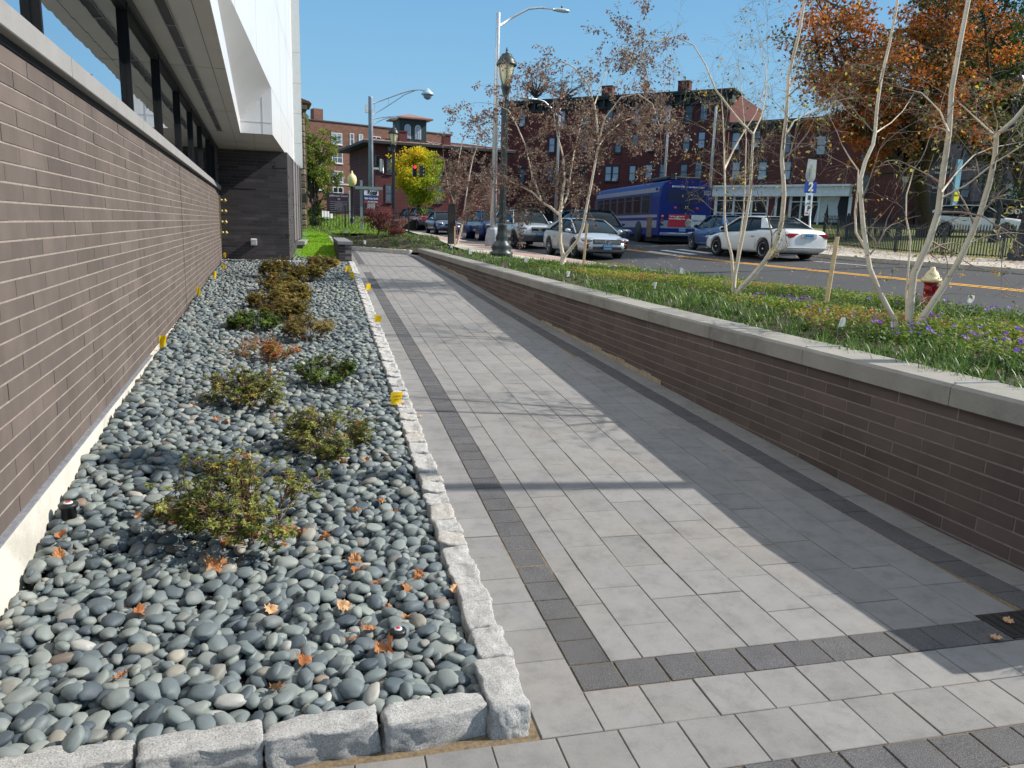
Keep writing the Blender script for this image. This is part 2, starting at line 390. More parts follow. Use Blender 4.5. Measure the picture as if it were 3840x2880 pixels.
# planter soil behind the long wall, and the bed beyond the end of the walkway
FCL = [(2.9, 36.4), (4.2, 35.0), (5.85, 32.4)]       # line of the far granite edging
def planz(x, y):
    yl = interp(x, [(2.4, 36.9), (2.95, 36.3), (4.25, 35.0), (5.9, 32.4), (6.3, 31.4)])
    if y > 31 and x < 6.9 and y > yl-.4:
        e = min(1.42, zr(yl)+.10+max(0, y-yl)*.115); w2 = min(1, max(0, (4.6-x)/1.6))*min(1, max(0, (y-36.2)/1.0)); e = e*(1-w2)+(lawnz(x, y)+.02)*w2; w = min(1, max(0, (6.9-x)/.8)); return e*w+(T(10.8, y)+.12)*(1-w)
    t = min(max((x-wallx(min(y, 31))-.3)/4, 0), 1)
    a = interp(y, [(28, 1.03), (31.4, .92), (34, 1.02), (38, 1.40), (45, 1.62), (60, 1.9)])
    return a*(1-t)+(T(min(x, 10.8), y)+.12)*t+.03*math.sin(x*2.1+y*.9)-(.09*max(0, 1-(x-wallx(min(y, 31))-.35)/.6) if y < 31 else 0)
plr = pl([(-5, 9.57), (18.6, 9.57), (20.2, 8.8), (25, 7.55), (27, 7.3), (31.5, 7.6), (38, 8.35), (41, 8.6)])
pll = pl([(-5, 4.5), (3.3, 4.62), (8.6, 4.82), (13, 5.05), (17, 5.3), (21, 5.6), (31.4, 6.3), (32.4, 5.9), (35, 4.25), (36.4, 2.95), (41, 2.4)])
grid_sheet('planting_soil', frange(-4, 41, 90), pll, plr, 14, planz, MT['soil'])
grid_sheet('lawn', frange(28.6, 80, 40), lambda y: -30 if y > 37 else -3, lambda y: 2.95 if y < 38 else 5.6, 16, lawnz, MT['lawn'])
grid_sheet('park_lawn', frange(-15, 75, 60), lambda y: road_r(y)+3.0, lambda y: road_r(y)+60, 30, lambda x, y: T(x, y)+.10, simple('park_grass_soil', lin((112, 118, 58)), .95, var=.35, vs=3, bump=.7, bs=80, bd=.03))
# ---------------------------------------------------------------- walkway: sand sheet plus individually laid pavers
def WP(s, t):
    x = 1.29+s+.0757*t; y = 2.8+t-.072*s; return x, y
m = MB()
for i in range(60):
    t0, t1 = -1.6+i*.65, -1.6+(i+1)*.65
    xs = [-2.2, 0, 2.0, 5.2]
    for a, b in zip(xs[:-1], xs[1:]):
        q = [WP(a, t0), WP(b, t0), WP(b, t1), WP(a, t1)]
        if t0 > 1 : q = [(max(x, .35+.08*y), y) for x, y in q]
        m.quad(*[(x, y, zr(y)-.006) for x, y in q])
tag(m.build('walkway_base', MT['sand']), kind='structure')
pv = MB()
def paver(corn, mi, gap=.004, lim=None):
    """corn: 4 (x,y) counter-clockwise"""
    cx = sum(c[0] for c in corn)/4; cy = sum(c[1] for c in corn)/4
    dz = rng.normal(0, .0009); tx, ty = rng.normal(0, .003, 2); r = rng.random()
    def ring(ins, h):
        out = []
        for (x, y) in corn:
            vx, vy = cx-x, cy-y; l = math.hypot(vx, vy)+1e-9
            X, Y = x+math.copysign(ins, vx), y+math.copysign(ins, vy)
            out.append((X, Y, zr(Y)+dz+tx*(X-cx)+ty*(Y-cy)+h))
        return out
    A = ring(gap/2+.003, 0); B = ring(gap/2, -.003); C = ring(gap/2, -.03)
    vs = A+B+C; fs = [(0, 1, 2, 3)]
    for k in range(2):
        for j in range(4): fs.append((k*4+j, (k+1)*4+j, (k+1)*4+(j+1) % 4, k*4+(j+1) % 4))
    pv.add(vs, fs, mi, r)
def leftlim(y):
    if y < 2.6: return .985
    if y < 25.7: return curbx(y)-.02
    if y < 26.25: return 1.75
    return 2.86
def rect(s0, s1, t0, t1, mi, clampR=None, clampL=False):
    c = [WP(s0, t0), WP(s1, t0), WP(s1, t1), WP(s0, t1)]
    if clampR is not None:
        c = [((x, y) if x <= wallx(y)-clampR else (wallx(y)-clampR, y+.072*(x-wallx(y)+clampR))) for x, y in c]
    if clampL: c = [((x, y) if x >= leftlim(y-.1) else (leftlim(y-.1), y-.072*(leftlim(y-.1)-x))) for x, y in c]
    if min(c[1][0]-c[0][0], c[2][0]-c[3][0]) < .05: return
    paver(c, mi, .010 if mi else .0045)
TE = 33.9
# dark band on the left and its far continuation
t = .205
while t < TE:
    if not (19.9 < t < 23.0): rect(0, .205, t, t+.2135, 1)
    else: rect(0, .205, t, t+.2135, 0)
    t += .2135
# left light strip
t = -.02
while t < TE:
    rect(-1.4, 0, t, t+.29, 0, clampL=True) if t < 22.6 or t > 23.9 else rect(-1.4, 0, t, t+.29, 0, clampL=True)
    t += .29
# cross band
s = 0
while s < 3.3:
    rect(s, s+.213, 0, .205, 1, clampR=.0); s += .213
# field columns
c0 = .205; k = 0
while c0 < 3.2:
    w = .165 if k == 0 else .281
    t = .205; first = True
    while t < TE:
        L = rng.choice([.28, .42, .56, .56, .42]) if not first else rng.choice([.2, .3, .42, .55])
        first = False
        rect(c0, c0+w, t, min(t+L, TE), 0, clampR=.45); t += L
    c0 += w; k += 1
# right dark band and strip along the wall
y = 2.86
while y < 32:
    y1 = y+.2135
    paver([(wallx(y)-.45, y), (wallx(y)-.235, y-.015), (wallx(y1)-.235, y1-.015), (wallx(y1)-.45, y1)], 1)
    y = y1
y = 2.84
while y < 33:
    y1 = y+.30; paver([(wallx(y)-.235, y-.02), (wallx(y)+.02, y-.038), (wallx(y1)+.02, y1-.038), (wallx(y1)-.235, y1-.02)], 0); y = y1
# front apron rows
s = -.265-.0
while s < 4.2: rect(s, s+.2635, -.275, 0, 0, clampL=True); s += .2635
s = -1.9
while s < 4.5: rect(s+.11, s+.3735, -.575, -.275, 0); s += .2635
s = -.8
while s < 4.6: rect(s, s+.208, -.785, -.575, 1); s += .208
for r_ in range(3):
    s = -1.9
    while s < 4.8: rect(s+.1*r_, s+.28+.1*r_, -1.07-.28*r_, -.785-.28*r_, 0); s += .281
tag(pv.build('walkway_paving', [MT['paver'], MT['paver_dark']]), kind='structure')
# ---------------------------------------------------------------- brick walls (each brick modelled, mortar recessed)
def brick_course_wall(name, path, z0, nc, ch, L, mats, parent, zcut=None, out=.003, jh=.015, jv=.008, bond=.5, jitter=0.0, skip=None, seed=1):
    """path: xy polyline, face looks to the right-hand side of travel"""
    r_ = np.random.default_rng(seed); m = MB()
    seg = [0]
    for i in range(1, len(path)): seg.append(seg[-1]+math.hypot(path[i][0]-path[i-1][0], path[i][1]-path[i-1][1]))
    tot = seg[-1]
    def pt(d):
        d = min(max(d, 0), tot); i = max(j for j in range(len(seg)-1) if seg[j] <= d) if d > 0 else 0
        f = (d-seg[i])/(seg[i+1]-seg[i]); a, b = path[i], path[i+1]; l = seg[i+1]-seg[i]
        return a[0]+(b[0]-a[0])*f, a[1]+(b[1]-a[1])*f, (b[1]-a[1])/l, -(b[0]-a[0])/l
    for c in range(nc):
        za, zb = z0+c*ch+jh/2, z0+(c+1)*ch-jh/2
        d = -(c % 2)*L*bond - (r_.random()*L*jitter)
        while d < tot:
            a, b = max(d, 0)+jv/2, min(d+L, tot)-jv/2; d += L
            if b-a < .02: continue
            if zcut is not None:
                x, y, _, _ = pt((a+b)/2)
                if zb < zcut(x, y)-.12: continue
            if skip and skip((a+b)/2, (za+zb)/2): continue
            xa, ya, nx, ny = pt(a); xb, yb, nx2, ny2 = pt(b); o = out+r_.normal(0, .0009)
            if jitter and r_.random() < .03: o += .012
            F0 = [(xa+nx*o, ya+ny*o, za), (xb+nx2*o, yb+ny2*o, za), (xb+nx2*o, yb+ny2*o, zb), (xa+nx*o, ya+ny*o, zb)]
            B0 = [(xa-nx*.01, ya-ny*.01, za), (xb-nx2*.01, yb-ny2*.01, za), (xb-nx2*.01, yb-ny2*.01, zb), (xa-nx*.01, ya-ny*.01, zb)]
            m.add(F0+B0, [(0, 1, 2, 3), (4, 5, 1, 0), (3, 2, 6, 7), (4, 0, 3, 7), (1, 5, 6, 2)], 0, min(1, max(0, r_.normal(.5, .22))))
    for i in range(len(path)-1):
        (xa, ya), (xb, yb) = path[i], path[i+1]; zt = z0+nc*ch
        m.quad((xa, ya, z0), (xb, yb, z0), (xb, yb, zt), (xa, ya, zt), 1, 0)
    return m.build(name, mats, parent)
# long retaining wall on the right: path runs away from the camera, face must look left -> travel towards the camera
RW = empty('retaining_wall', (4.4, 3.3, 0), 'long low brown brick retaining wall with pale stone coping between walkway and planting', 'wall')
rwp = [(wallx(y), y) for y in [2.27, 5, 8.6, 13, 17, 21, 26, 31.4]][::-1]
def lift(pts): return [(x-4.4, y-3.3) for x, y in pts]
RWC = .098; RWT = .90
brick_course_wall('brickwork', [(x-4.4, y-3.3) for x, y in rwp], RWT-RWC*10, 10, RWC, .535, [MT['brick_wall2'], MT['mortar2']], RW, zcut=lambda x, y: zr(y+3.3), seed=3, jv=.011, jh=.013)
m = MB()
ex, ey = wallx(2.27)-4.4, 2.27-3.3
m.box((ex+.19, ey+.006, .40), (.36, .012, 1.0)); m.box((ex+.385, ey+2, .4), (.012, 4, 1.0)); m.build('wall_end', MT['mortar2'], RW)
brick_course_wall('end_brickwork', [(ex, ey), (ex+.37, ey)], RWT-RWC*10, 10, RWC, .37, [MT['brick_wall2'], MT['mortar2']], RW, seed=5)
# exposed footing strip under part of the wall
m = MB()
for (ya, yb, h) in ((8.2, 11.0, .055), (11.0, 13.2, .04), (20.5, 25.5, .06)):
    n = 10
    for i in range(n):
        y0, y1 = ya+(yb-ya)*i/n, ya+(yb-ya)*(i+1)/n; hh = h*(1+.25*math.sin(i*1.9)); d = .014+.004*math.sin(i*3)
        P = [(wallx(y)-d-4.4, y-3.3, zr(y)+z) for y, z in ((y1, -.01), (y0, -.01), (y0, hh), (y1, hh))]
        m.add(P+[(wallx(y0)-4.4, y0-3.3, zr(y0)+hh), (wallx(y1)-4.4, y1-3.3, zr(y1)+hh)], [(0, 1, 2, 3), (3, 2, 4, 5)])
m.build('exposed_footing', simple('rough_footing', lin((166, 152, 128)), .95, var=.25, vs=10, bump=.8, bs=40, bd=.02), RW)
def coping_piece(ya, yb, x0f, x1f, z0, z1, parent, ox, oy, mat, ch=.022, gap=.006):
    m = MB(); ya += gap/2; yb -= gap/2; ss = [ya, yb]; prof = [(0, 0), (0, 1-ch/(z1-z0)), (ch, 1), (-ch, 1), (None, 0)]
    vs = []
    for y in ss:
        a, b = x0f(y), x1f(y)
        for (px_, pz_) in ((a, z0), (a, z1-ch), (a+ch, z1), (b-ch, z1), (b, z1-ch), (b, z0)): vs.append((px_-ox, y-oy, pz_))
    fs = [(i, (i+1) % 6, (i+1) % 6+6, i+6) for i in range(6)]+[(5, 4, 3, 2, 1, 0), (6, 7, 8, 9, 10, 11)]
    m.add(vs, [tuple(f) for f in fs], 0, rng.random()); return m.build('coping', mat, parent)
cy = [2.23, 3.95, 5.55, 7.12, 8.62, 10.1, 11.5, 12.96, 14.45, 15.95, 17.45, 18.95, 20.45, 21.95, 23.45, 24.95, 26.4, 27.7, 29.0, 30.2, 31.45]
for a, b in zip(cy[:-1], cy[1:]):
    c = coping_piece(a, b, lambda y: wallx(y)-.035, lambda y: wallx(y)+.40, .90, 1.05, RW, 4.4, 3.3, MT['coping'])
st = MB()
for y in cy[1:-1]:
    st.box((wallx(y)+.19-4.4, y-3.3, 1.054), (.36, .022, .014), rz=-.05)
st.build('joint_strip', simple('aluminium_strip', (.55, .55, .55), .4, .6), RW)
# soil side body of the wall so that nothing is hollow
m = MB()
for a, b in zip(cy[:-1], cy[1:]):
    m.quad((wallx(a)+.37-4.4, a-3.3, .2), (wallx(b)+.37-4.4, b-3.3, .2), (wallx(b)+.37-4.4, b-3.3, .9), (wallx(a)+.37-4.4, a-3.3, .9))
m.build('back_face', MT['foundation'], RW)
# short end wall (pier) at the far left of the walkway
PWL = empty('garden_wall_stub', (2.43, 26.3, .65), 'short dark brick wall with grey cap stones at far left corner of the walkway', 'wall')
def pwx(y): return 2.43+.06*(y-26.3)
brick_course_wall('brickwork', [(0, .02), (.42, .02), (.82, 6.6)], -.15, 8, .098, .42, [MT['brick_dark'], MT['mortar_dark']], PWL, seed=9)
brick_course_wall('side_brickwork', [(.4, 6.6), (0, .02)], -.15, 8, .098, .5, [MT['brick_dark'], MT['mortar_dark']], PWL, seed=10)
for i in range(5):
    coping_piece(26.26+i*1.3, 26.26+(i+1)*1.3, lambda y: pwx(y)-.03, lambda y: pwx(y)+.46, .632+.65, .632+.65+.1, PWL, 2.43, 26.3, simple('grey_cap_stone', lin((120, 122, 124)), .8, var=.1), ch=.012).location.z = -.65

ribbon('lawn_edging', [(2.93, 32.9), (2.95, 34.5), (2.97, 36.6)], .12, lambda x, y: lawnz(x, y), MT['sidewalk'], .03, .8)
# ================================================================ modern building on the left
XW = -1.255
LB = empty('modern_building', (XW, 4, .45), 'modern building with brown brick base, ribbon windows and white metal upper storey', 'building')
ox, oy, oz = XW, 4, .45
def LBbox(m, x0, x1, y0, y1, z0, z1, mi=0, bev=0): m.box(((x0+x1)/2-ox, (y0+y1)/2-oy, (z0+z1)/2-oz), (x1-x0, y1-y0, z1-z0), mi, rng.random(), bev=bev)
def LQ(m, *p, mi=0): m.quad(*[(a-ox, b-oy, c-oz) for a, b, c in p], mi=mi)
FCH = (2.852-.45)/24
brick_course_wall('brickwork', [(0, 2-oy), (0, 27.5-oy)], 0, 24, FCH, .605, [MT['brick_warm'], MT['mortar']], LB, seed=21, jv=.009, jh=.0125)
m = MB()
# vertical movement joints
for y in (4.05, 14.2): m.box((.0085, y-oy, 1.2), (.004, .012, 2.4))
m.build('movement_joint', simple('joint_sealant', lin((96, 84, 78)), .8), LB)
m = MB(); LBbox(m, -1.6, XW-.004, 2, 27.5, -.2, .45); LBbox(m, XW-.02, XW+.03, 2, 15, -.2, .44)
m.build('foundation', MT['foundation'], LB)
m = MB(); LBbox(m, XW-.02, XW+.034, 2, 9.5, .44, .452); m.build('flashing', simple('lead_flashing', lin((128, 130, 136)), .7, var=.3, vs=20), LB)
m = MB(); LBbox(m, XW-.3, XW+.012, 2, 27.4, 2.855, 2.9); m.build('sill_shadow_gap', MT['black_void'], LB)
ys = [2.0, 4.4, 6.17, 7.9, 9.58, 11.25, 12.99, 15.6, 18.2, 20.8, 23.4, 26.0, 27.3]
for a, b in zip(ys[:-1], ys[1:]):
    m = MB(); LBbox(m, XW-.22, XW+.075, a+.004, b-.004, 2.9, 3.035, bev=.006); m.build('window_sill', MT['sill'], LB)
# ribbon window
xg = XW-.055
WH = 4.20
mul = [3.1, 5.8, 9.5, 12.2, 15.0, 17.66, 20.3, 23.4]
for i, (a, b) in enumerate(zip([1.0]+mul, mul+[25.6])):
    if i >= len(mul)+0 and False: break
    fr = MB()
    LBbox(fr, xg-.05, XW-.0, b-.022, b+.022, 3.03, WH)
    LBbox(fr, xg-.05, XW-.01, a+.031, b-.031, 3.03, 3.07); LBbox(fr, xg-.05, XW-.01, a+.031, b-.031, WH-.10, WH)
    w = fr.build('window', MT['mullion'], LB)
    g2 = MB(); LQ(g2, (xg, a+.03, 3.07), (xg, b-.03, 3.07), (xg, b-.03, WH-.1), (xg, a+.03, WH-.1)); g2.build('pane', MT['facade_glass'], w)
m = MB(); LBbox(m, xg-.4, XW+.0, 25.64, 27.5, 2.9, WH); m.build('end_pier', MT['brick_dark'], LB)
brick_course_wall('pier_brickwork', [(0.002, 25.64-oy), (0.002, 27.5-oy)], 2.86-.45+.04+.15, 11, .103, .6, [MT['brick_dark'], MT['mortar_dark']], LB, seed=22)
# interior blocker
m = MB(); LBbox(m, -8, xg-.6, 1.0, 27.5, .0, WH); m.build('interior', MT['black_void'], LB)
# dark brick end wall and its side
FW = LB
zc = [(-1.255, 27.5), (.905, 27.5), (1.62, 34.6)]
loc = [(a-ox, b-oy) for a, b in zc]
brick_course_wall('end_brickwork', loc[:2], .66-.45, 35, .1015, .6, [MT['brick_dark'], MT['mortar_dark']], LB, jitter=.55, seed=30, jh=.009, jv=.008)
brick_course_wall('side_brickwork', loc[1:], .66-.45, 35, .1015, .3, [MT['brick_dark'], MT['mortar_dark']], LB, jitter=.3, seed=31, jh=.008, jv=.005, skip=lambda d, z: d > 2.7 and z > 1.25-.45)
m = MB(); LBbox(m, -1.25, .96, 27.38, 27.6, .5, .655); m.build('base_ledge', MT['sill'], LB)
# tall dark window in the side wall, with a stone sill
def side(y, off=0.0): return .905+(y-27.5)*(.715/7.1)+off
m = MB(); LQ(m, (side(30.2, -.12), 30.2, 1.2), (side(34.7, -.12), 34.7, 1.2), (side(34.7, -.12), 34.7, 4.2), (side(30.2, -.12), 30.2, 4.2)); sw = m.build('side_window', MT['glass'], LB)
m = MB()
for y in (30.2, 31.7, 33.2, 34.6): m.box((side(y, -.03)-ox, y-oy, 2.7-oz), (.1, .07, 3.0), rz=-.1)
for z in (1.28, 2.6, 4.1): m.tube([(side(30.2, -.03)-ox, 30.2-oy, z-oz), (side(34.6, -.03)-ox, 34.6-oy, z-oz)], .035, 4, smooth=False)
m.build('side_window_frame', MT['black_metal'], LB)
m = MB()
for k, (o_, z0, z1) in enumerate(((.22, .5, 1.08), (.30, 1.08, 1.23))):
    q = [(side(31.6, -.05), 31.6), (side(31.6, o_), 31.6), (side(40, o_), 40), (side(40, -.05), 40)]
    vs = [(a-ox, b-oy, z0-oz) for a, b in q]+[(a-ox, b-oy, z1-oz) for a, b in q]
    m.add(vs, [(0, 1, 5, 4), (1, 2, 6, 5), (4, 5, 6, 7)], 0 if k else 1)
m.build('bay_base', [MT['sill'], MT['brick_dark']], LB)
m = MB(); LQ(m, (side(34.7), 34.7, .4), (side(36), 36, .4), (side(36), 36, 4.3), (side(34.7), 34.7, 4.3)); m.build('rear_wall', MT['brick_dark'], LB)
# soffit (underside of the upper storey)
def outx(y): return .38+.085*(y-22.4)
SZ = 4.235
m = MB()
LQ(m, (XW-.1, 0, SZ), (-.43, 0, SZ), (-.43, 22.4, SZ), (XW-.1, 22.4, SZ)); LQ(m, (XW-.1, 22.4, SZ), (.38, 22.4, SZ), (outx(36), 36, SZ), (XW-.1, 36, SZ))
m.build('soffit', MT['soffit'], LB)
m = MB()   # panel joints: thin dark lines, 2 mm proud
for x in (-.62,):
    LBbox(m, x-.004, x+.004, 0, 22.4, SZ-.003, SZ-.001)
for y in (3.2, 8.2, 13.2, 18.2, 22.4, 25.0):
    LBbox(m, XW, -.43 if y < 22.4 else outx(y)-.02, y-.004, y+.004, SZ-.003, SZ-.001)
for x in (-.62, -.1): LBbox(m, x-.004, x+.004, 22.4, 27.5, SZ-.003, SZ-.001)
m.build('soffit_joints', simple('panel_joint', (.12, .12, .12), .7), LB)
# linear slot with a track in the soffit
m = MB(); LBbox(m, -.985, -.875, 0, 22.2, SZ-.012, SZ-.004); sl_ = m.build('soffit_slot', simple('slot_dark', (.035, .035, .035), .6), LB)
m = MB()
LBbox(m, -.99, -.983, 0, 22.2, SZ-.03, SZ-.004); LBbox(m, -.877, -.870, 0, 22.2, SZ-.03, SZ-.004)
y = .5
while y < 22: LBbox(m, -.985, -.875, y, y+.02, SZ-.025, SZ-.008); y += 1.25
m.build('slot_rail', simple('rail_grey', (.3, .3, .3), .5), sl_)
m = MB(); LBbox(m, XW-.1, XW+.04, 0, 27.4, SZ-.06, SZ-.004); m.build('head_trim', MT['black_metal'], LB)
# white recess: inner fascia, sloping ceiling, end wall
Z2 = 5.42
m = MB()
LQ(m, (-.43, 0, SZ), (-.43, 22.4, SZ), (-.43, 22.4, SZ+.34), (-.43, 0, SZ+.62)); m.build('inner_fascia', MT['white_panel'], LB)
m = MB()
LQ(m, (-.43, 0, SZ+.62), (-.43, 22.4, SZ+.34), (outx(22.4), 22.4, Z2), (outx(8.0), 8.0, Z2)); 
LQ(m, (-.43, 0, SZ+.62), (outx(8.0), 8.0, Z2), (outx(0), 0, Z2), (outx(0), -.1, Z2))
m.build('recess_ceiling', MT['white_panel'], LB)
m = MB(); LQ(m, (-.43, 22.4, SZ), (.38, 22.4, SZ), (.38, 22.4, Z2), (-.43, 22.4, SZ+.34)); m.build('recess_end_panel', MT['white_panel'], LB)
m = MB()
LBbox(m, .135, .143, 22.392, 22.4, SZ, Z2-.1); LBbox(m, -.43, .38, 22.392, 22.4, 4.53, 4.538); m.build('end_panel_joints', simple('pale_joint', (.5, .5, .5), .7), LB)
# outer faces
m = MB()
LQ(m, (outx(0), 0, Z2), (outx(22.4), 22.4, Z2), (outx(22.4), 22.4, 13), (outx(0), 0, 13)); LQ(m, (outx(22.4), 22.4, SZ), (outx(35), 35, SZ), (outx(35), 35, 13), (outx(22.4), 22.4, 13))
LQ(m, (outx(0)-3, 0, 13), (outx(0), 0, 13), (outx(36), 36, 13), (outx(36)-6, 36, 13))
LQ(m, (outx(0), 0, Z2), (outx(0), 0, 13), (outx(0)-5, 0, 13), (outx(0)-5, 0, Z2))
m.build('outer_cladding', MT['white_panel'], LB)
m = MB()
def jl(y, z0, z1): m.box((outx(y)-ox+.001, y-oy, (z0+z1)/2-oz), (.004, .014, z1-z0), rz=-.085)
def jh(z, y0, y1): m.add([(outx(y0)-ox+.003, y0-oy, z-.008-oz), (outx(y1)-ox+.003, y1-oy, z-.008-oz), (outx(y1)-ox+.003, y1-oy, z+.008-oz), (outx(y0)-ox+.003, y0-oy, z+.008-oz)], [(0, 1, 2, 3)])
for y in (14.5, 18.4, 26.3, 30.3, 33.0): jl(y, Z2 if y < 22.4 else SZ, 13)
for z in (8.2, 11.0): jh(z, 1, 35)
jh(5.42, 22.4, 35)
m.build('cladding_joints', simple('panel_shadow_joint', (.42, .42, .43), .7), LB)
m = MB()   # projecting fin at the far end
x0 = outx(35); LBbox(m, x0-.25, x0+.33, 35, 35.5, SZ-.03, 13); m.build('end_fin', simple('fin_panel', lin((205, 208, 206)), .5, var=.05), LB)
m = MB(); LBbox(m, x0-.06, x0-.03, 34.9, 35, SZ+.35, 13); m.build('downpipe', MT['white_paint'], LB)
m = MB()
for z in (5.2, 6.4, 7.6, 8.8): LBbox(m, x0-.25, x0+.332, 34.997, 35, z, z+.012)
m.build('fin_joints', simple('fin_joint', (.3, .3, .3), .7), LB)
# pale outlet box fixed to the dark end wall
t = empty('outlet_box', (-.23, 27.48, 1.27), 'small pale plastic box fixed low on the dark brick end wall', 'outlet box')
m = MB(); m.box((0, -.09, 0), (.2, .18, .22), bev=.02); m.build('housing', MT['plastic_white'], t)
m = MB(); m.box((0, -.187, -.03), (.15, .015, .11), bev=.005); m.box((0, -.192, .055), (.17, .012, .03), bev=.003); m.build('cover', simple('box_cover', (.5, .5, .5), .5), t)
# standpipe fittings at the far corner of the brown wall
t = empty('standpipe_fittings', (XW+.02, 27.0, 1.0), 'vertical row of four weathered brass valve outlets at the far corner of the brown wall', 'standpipe')
m = MB(); m.box((.0, 0, 1.05), (.05, .12, 1.35), bev=.008); m.build('back_plate', simple('painted_plate', lin((118, 112, 84)), .5), t)
BR = simple('weathered_brass', lin((168, 156, 104)), .45, .4)
for k in range(4):
    m = MB(); Mx = Matrix.Translation((.02, 0, .55+k*.34))@Matrix.Rotation(PI/2, 4, 'Y')
    m.lathe([(.05, 0), (.05, .06), (.035, .065), (.035, .11), (.065, .115), (.065, .17), (.02, .18), (.02, .20)], 10, M=Mx); m.build('outlet', BR, t)
# ---------------------------------------------------------------- stone-faced neighbour beyond
SB = empty('stone_building', at_depth(1130, 868, 38), 'older building corner of rough brown stone blocks behind the white building', 'building')
p0 = at_depth(1108, 868, 38); p1 = at_depth(1158, 868, 38); r_ = np.random.default_rng(5)
wS = (p1-p0).length; m = MB(); bz = SB.location.z-.6
m.box((-4, 1.0, 2.6), (8+wS/2*0+.5, 1.7, 6.6)); m.build('core', simple('stone_mortar', lin((96, 84, 72)), .95, var=.2), SB)
z = -.6
m = MB()
while z < 5.75:
    h = r_.choice([.22, .28, .34]); x = .28
    while x > -2.6:
        w = r_.uniform(.25, .62); a = x-w; 
        b = r_.uniform(.03, .11)
        vs = [(a+.01, .15, z+.01), (x-.01, .15, z+.01), (x-.01, .15, z+h-.01), (a+.01, .15, z+h-.01)]
        cx = (a+x)/2
        fr = [(a+.05, .15-b*r_.uniform(.5, 1), z+.05), (x-.05, .15-b*r_.uniform(.5, 1), z+.05), (x-.05, .15-b*r_.uniform(.5, 1), z+h-.05), (a+.05, .15-b*r_.uniform(.5, 1), z+h-.05)]
        m.add(vs+fr, [(4, 5, 6, 7), (0, 1, 5, 4), (1, 2, 6, 5), (2, 3, 7, 6), (3, 0, 4, 7)], 0, r_.random()); x = a
    m.box((.30+.0, .9, z+h/2), (.06+r_.uniform(0, .05), 1.5, h-.02), 0, r_.random())
    z += h
m.build('stonework', brickmat('rough_brownstone', [(0, lin((104, 88, 72))), (.5, lin((132, 114, 94))), (1, lin((160, 144, 122)))], .8), SB)
m = MB(); m.box((-1.2, .5, 5.85), (3.2, 1.4, .18)); m.build('cap', simple('stone_cap', lin((110, 104, 96)), .9), SB)
# ================================================================ pebble bed, granite edging, small things in the bed
BIN = lambda y: curbx(y)-.155
# granite blocks: roughly split faces
def granite_block(L, Wd, H, seed):
    r_ = random.Random(seed); bm = bmesh.new(); bmesh.ops.create_cube(bm, size=1.0)
    bmesh.ops.subdivide_edges(bm, edges=bm.edges[:], cuts=14, use_grid_fill=True)
    off = Vector((r_.uniform(0, 99), r_.uniform(0, 99), r_.uniform(0, 99)))
    sk_ = [r_.uniform(-.06, .06) for _ in range(4)]
    for v in bm.verts:
        p = v.co.copy(); q = Vector((p.x*L, p.y*Wd, p.z*H))
        ed = sorted([abs(abs(p.x)-.5), abs(abs(p.y)-.5), abs(abs(p.z)-.5)])
        if ed[1] < .06: q *= 1-.03*(1-ed[1]/.06)-.02*(ed[2] < .06)
        q.x += sk_[0]*p.y*Wd+sk_[1]*p.z*H; q.y += sk_[2]*p.x*Wd
        n1 = noise.noise_vector((q+off)*5)*.018+noise.noise_vector((q+off)*16)*.012+noise.noise_vector((q+off)*45)*.006
        v.co = q+n1
    me = bpy.data.meshes.new('granite_block'); bm.to_mesh(me); bm.free()
    for p in me.polygons: p.use_smooth = True
    me.materials.append(MT['granite']); return me
GB = [granite_block(1, 1, 1, i) for i in range(1)]
gbl = {}
def place_block(x, y, z, L, Wd, H, rz, label, group, seed):
    key = (round(L, 1), round(Wd, 2), seed % 4)
    if key not in gbl: gbl[key] = granite_block(L, Wd, H, seed)
    o = bpy.data.objects.new('granite_edging_block', gbl[key]); COL.objects.link(o); o.location = (x, y, z); o.rotation_euler = (random.uniform(-.03, .03), random.uniform(-.03, .03), rz+random.uniform(-.02, .02))
    return tag(o, label, 'edging stone', group)
# row along the walkway
y = 2.98; k = 0
while y < 25.4:
    L = random.choice([.19, .21, .2, .24, .27]) if y > 3.4 else .26
    x = curbx(y+L/2)-.08; zz = zr(y)+.045
    ordn = ['first', 'second', 'third', 'fourth', 'fifth', 'sixth', 'seventh', 'eighth', 'ninth', 'tenth', 'eleventh', 'twelfth']; lbk = ('%s pale granite block behind the large corner block, walkway side' % ordn[k]) if k < 12 else 'pale granite edging block far along the row between pebbles and walkway'
    place_block(x, y+L/2, zz, L-.008, .155, .16, PI/2-.08, lbk, 'granite edging along the walkway', k); y += L; k += 1
o = place_block(.90, 2.78, .05, .36, .165, .17, PI/2-.06, 'large pale granite block at the near corner of the pebble bed', None, 91)
# front row
fx = [.805, .385, -.055, -.49, -.95, -1.35]
nm = ['first', 'second', 'third', 'fourth', 'fifth']
for i in range(5):
    L = fx[i]-fx[i+1]; place_block((fx[i]+fx[i+1])/2, 2.69+.012*i, .045, L-.018, .125, .17, .01, '%s granite block from the corner in the front edging row' % nm[i], None, 60+i*3)
x = 2.6
while x > .4:
    place_block(x, 25.55, zr(25.5)+.03, .3, .15, .16, 0, 'pale granite edging block at the far end of the pebble bed', 'granite edging at the far end of the bed', k); x -= .31; k += 1
x = .85
while x > -1.1:
    L = .45; o = place_block(x-L/2, 27.15, .62, L-.01, .16, .14, 0, 'dark bluish stone laid along the foot of the dark end wall', 'dark stones under the end wall', k); x -= L; k += 1
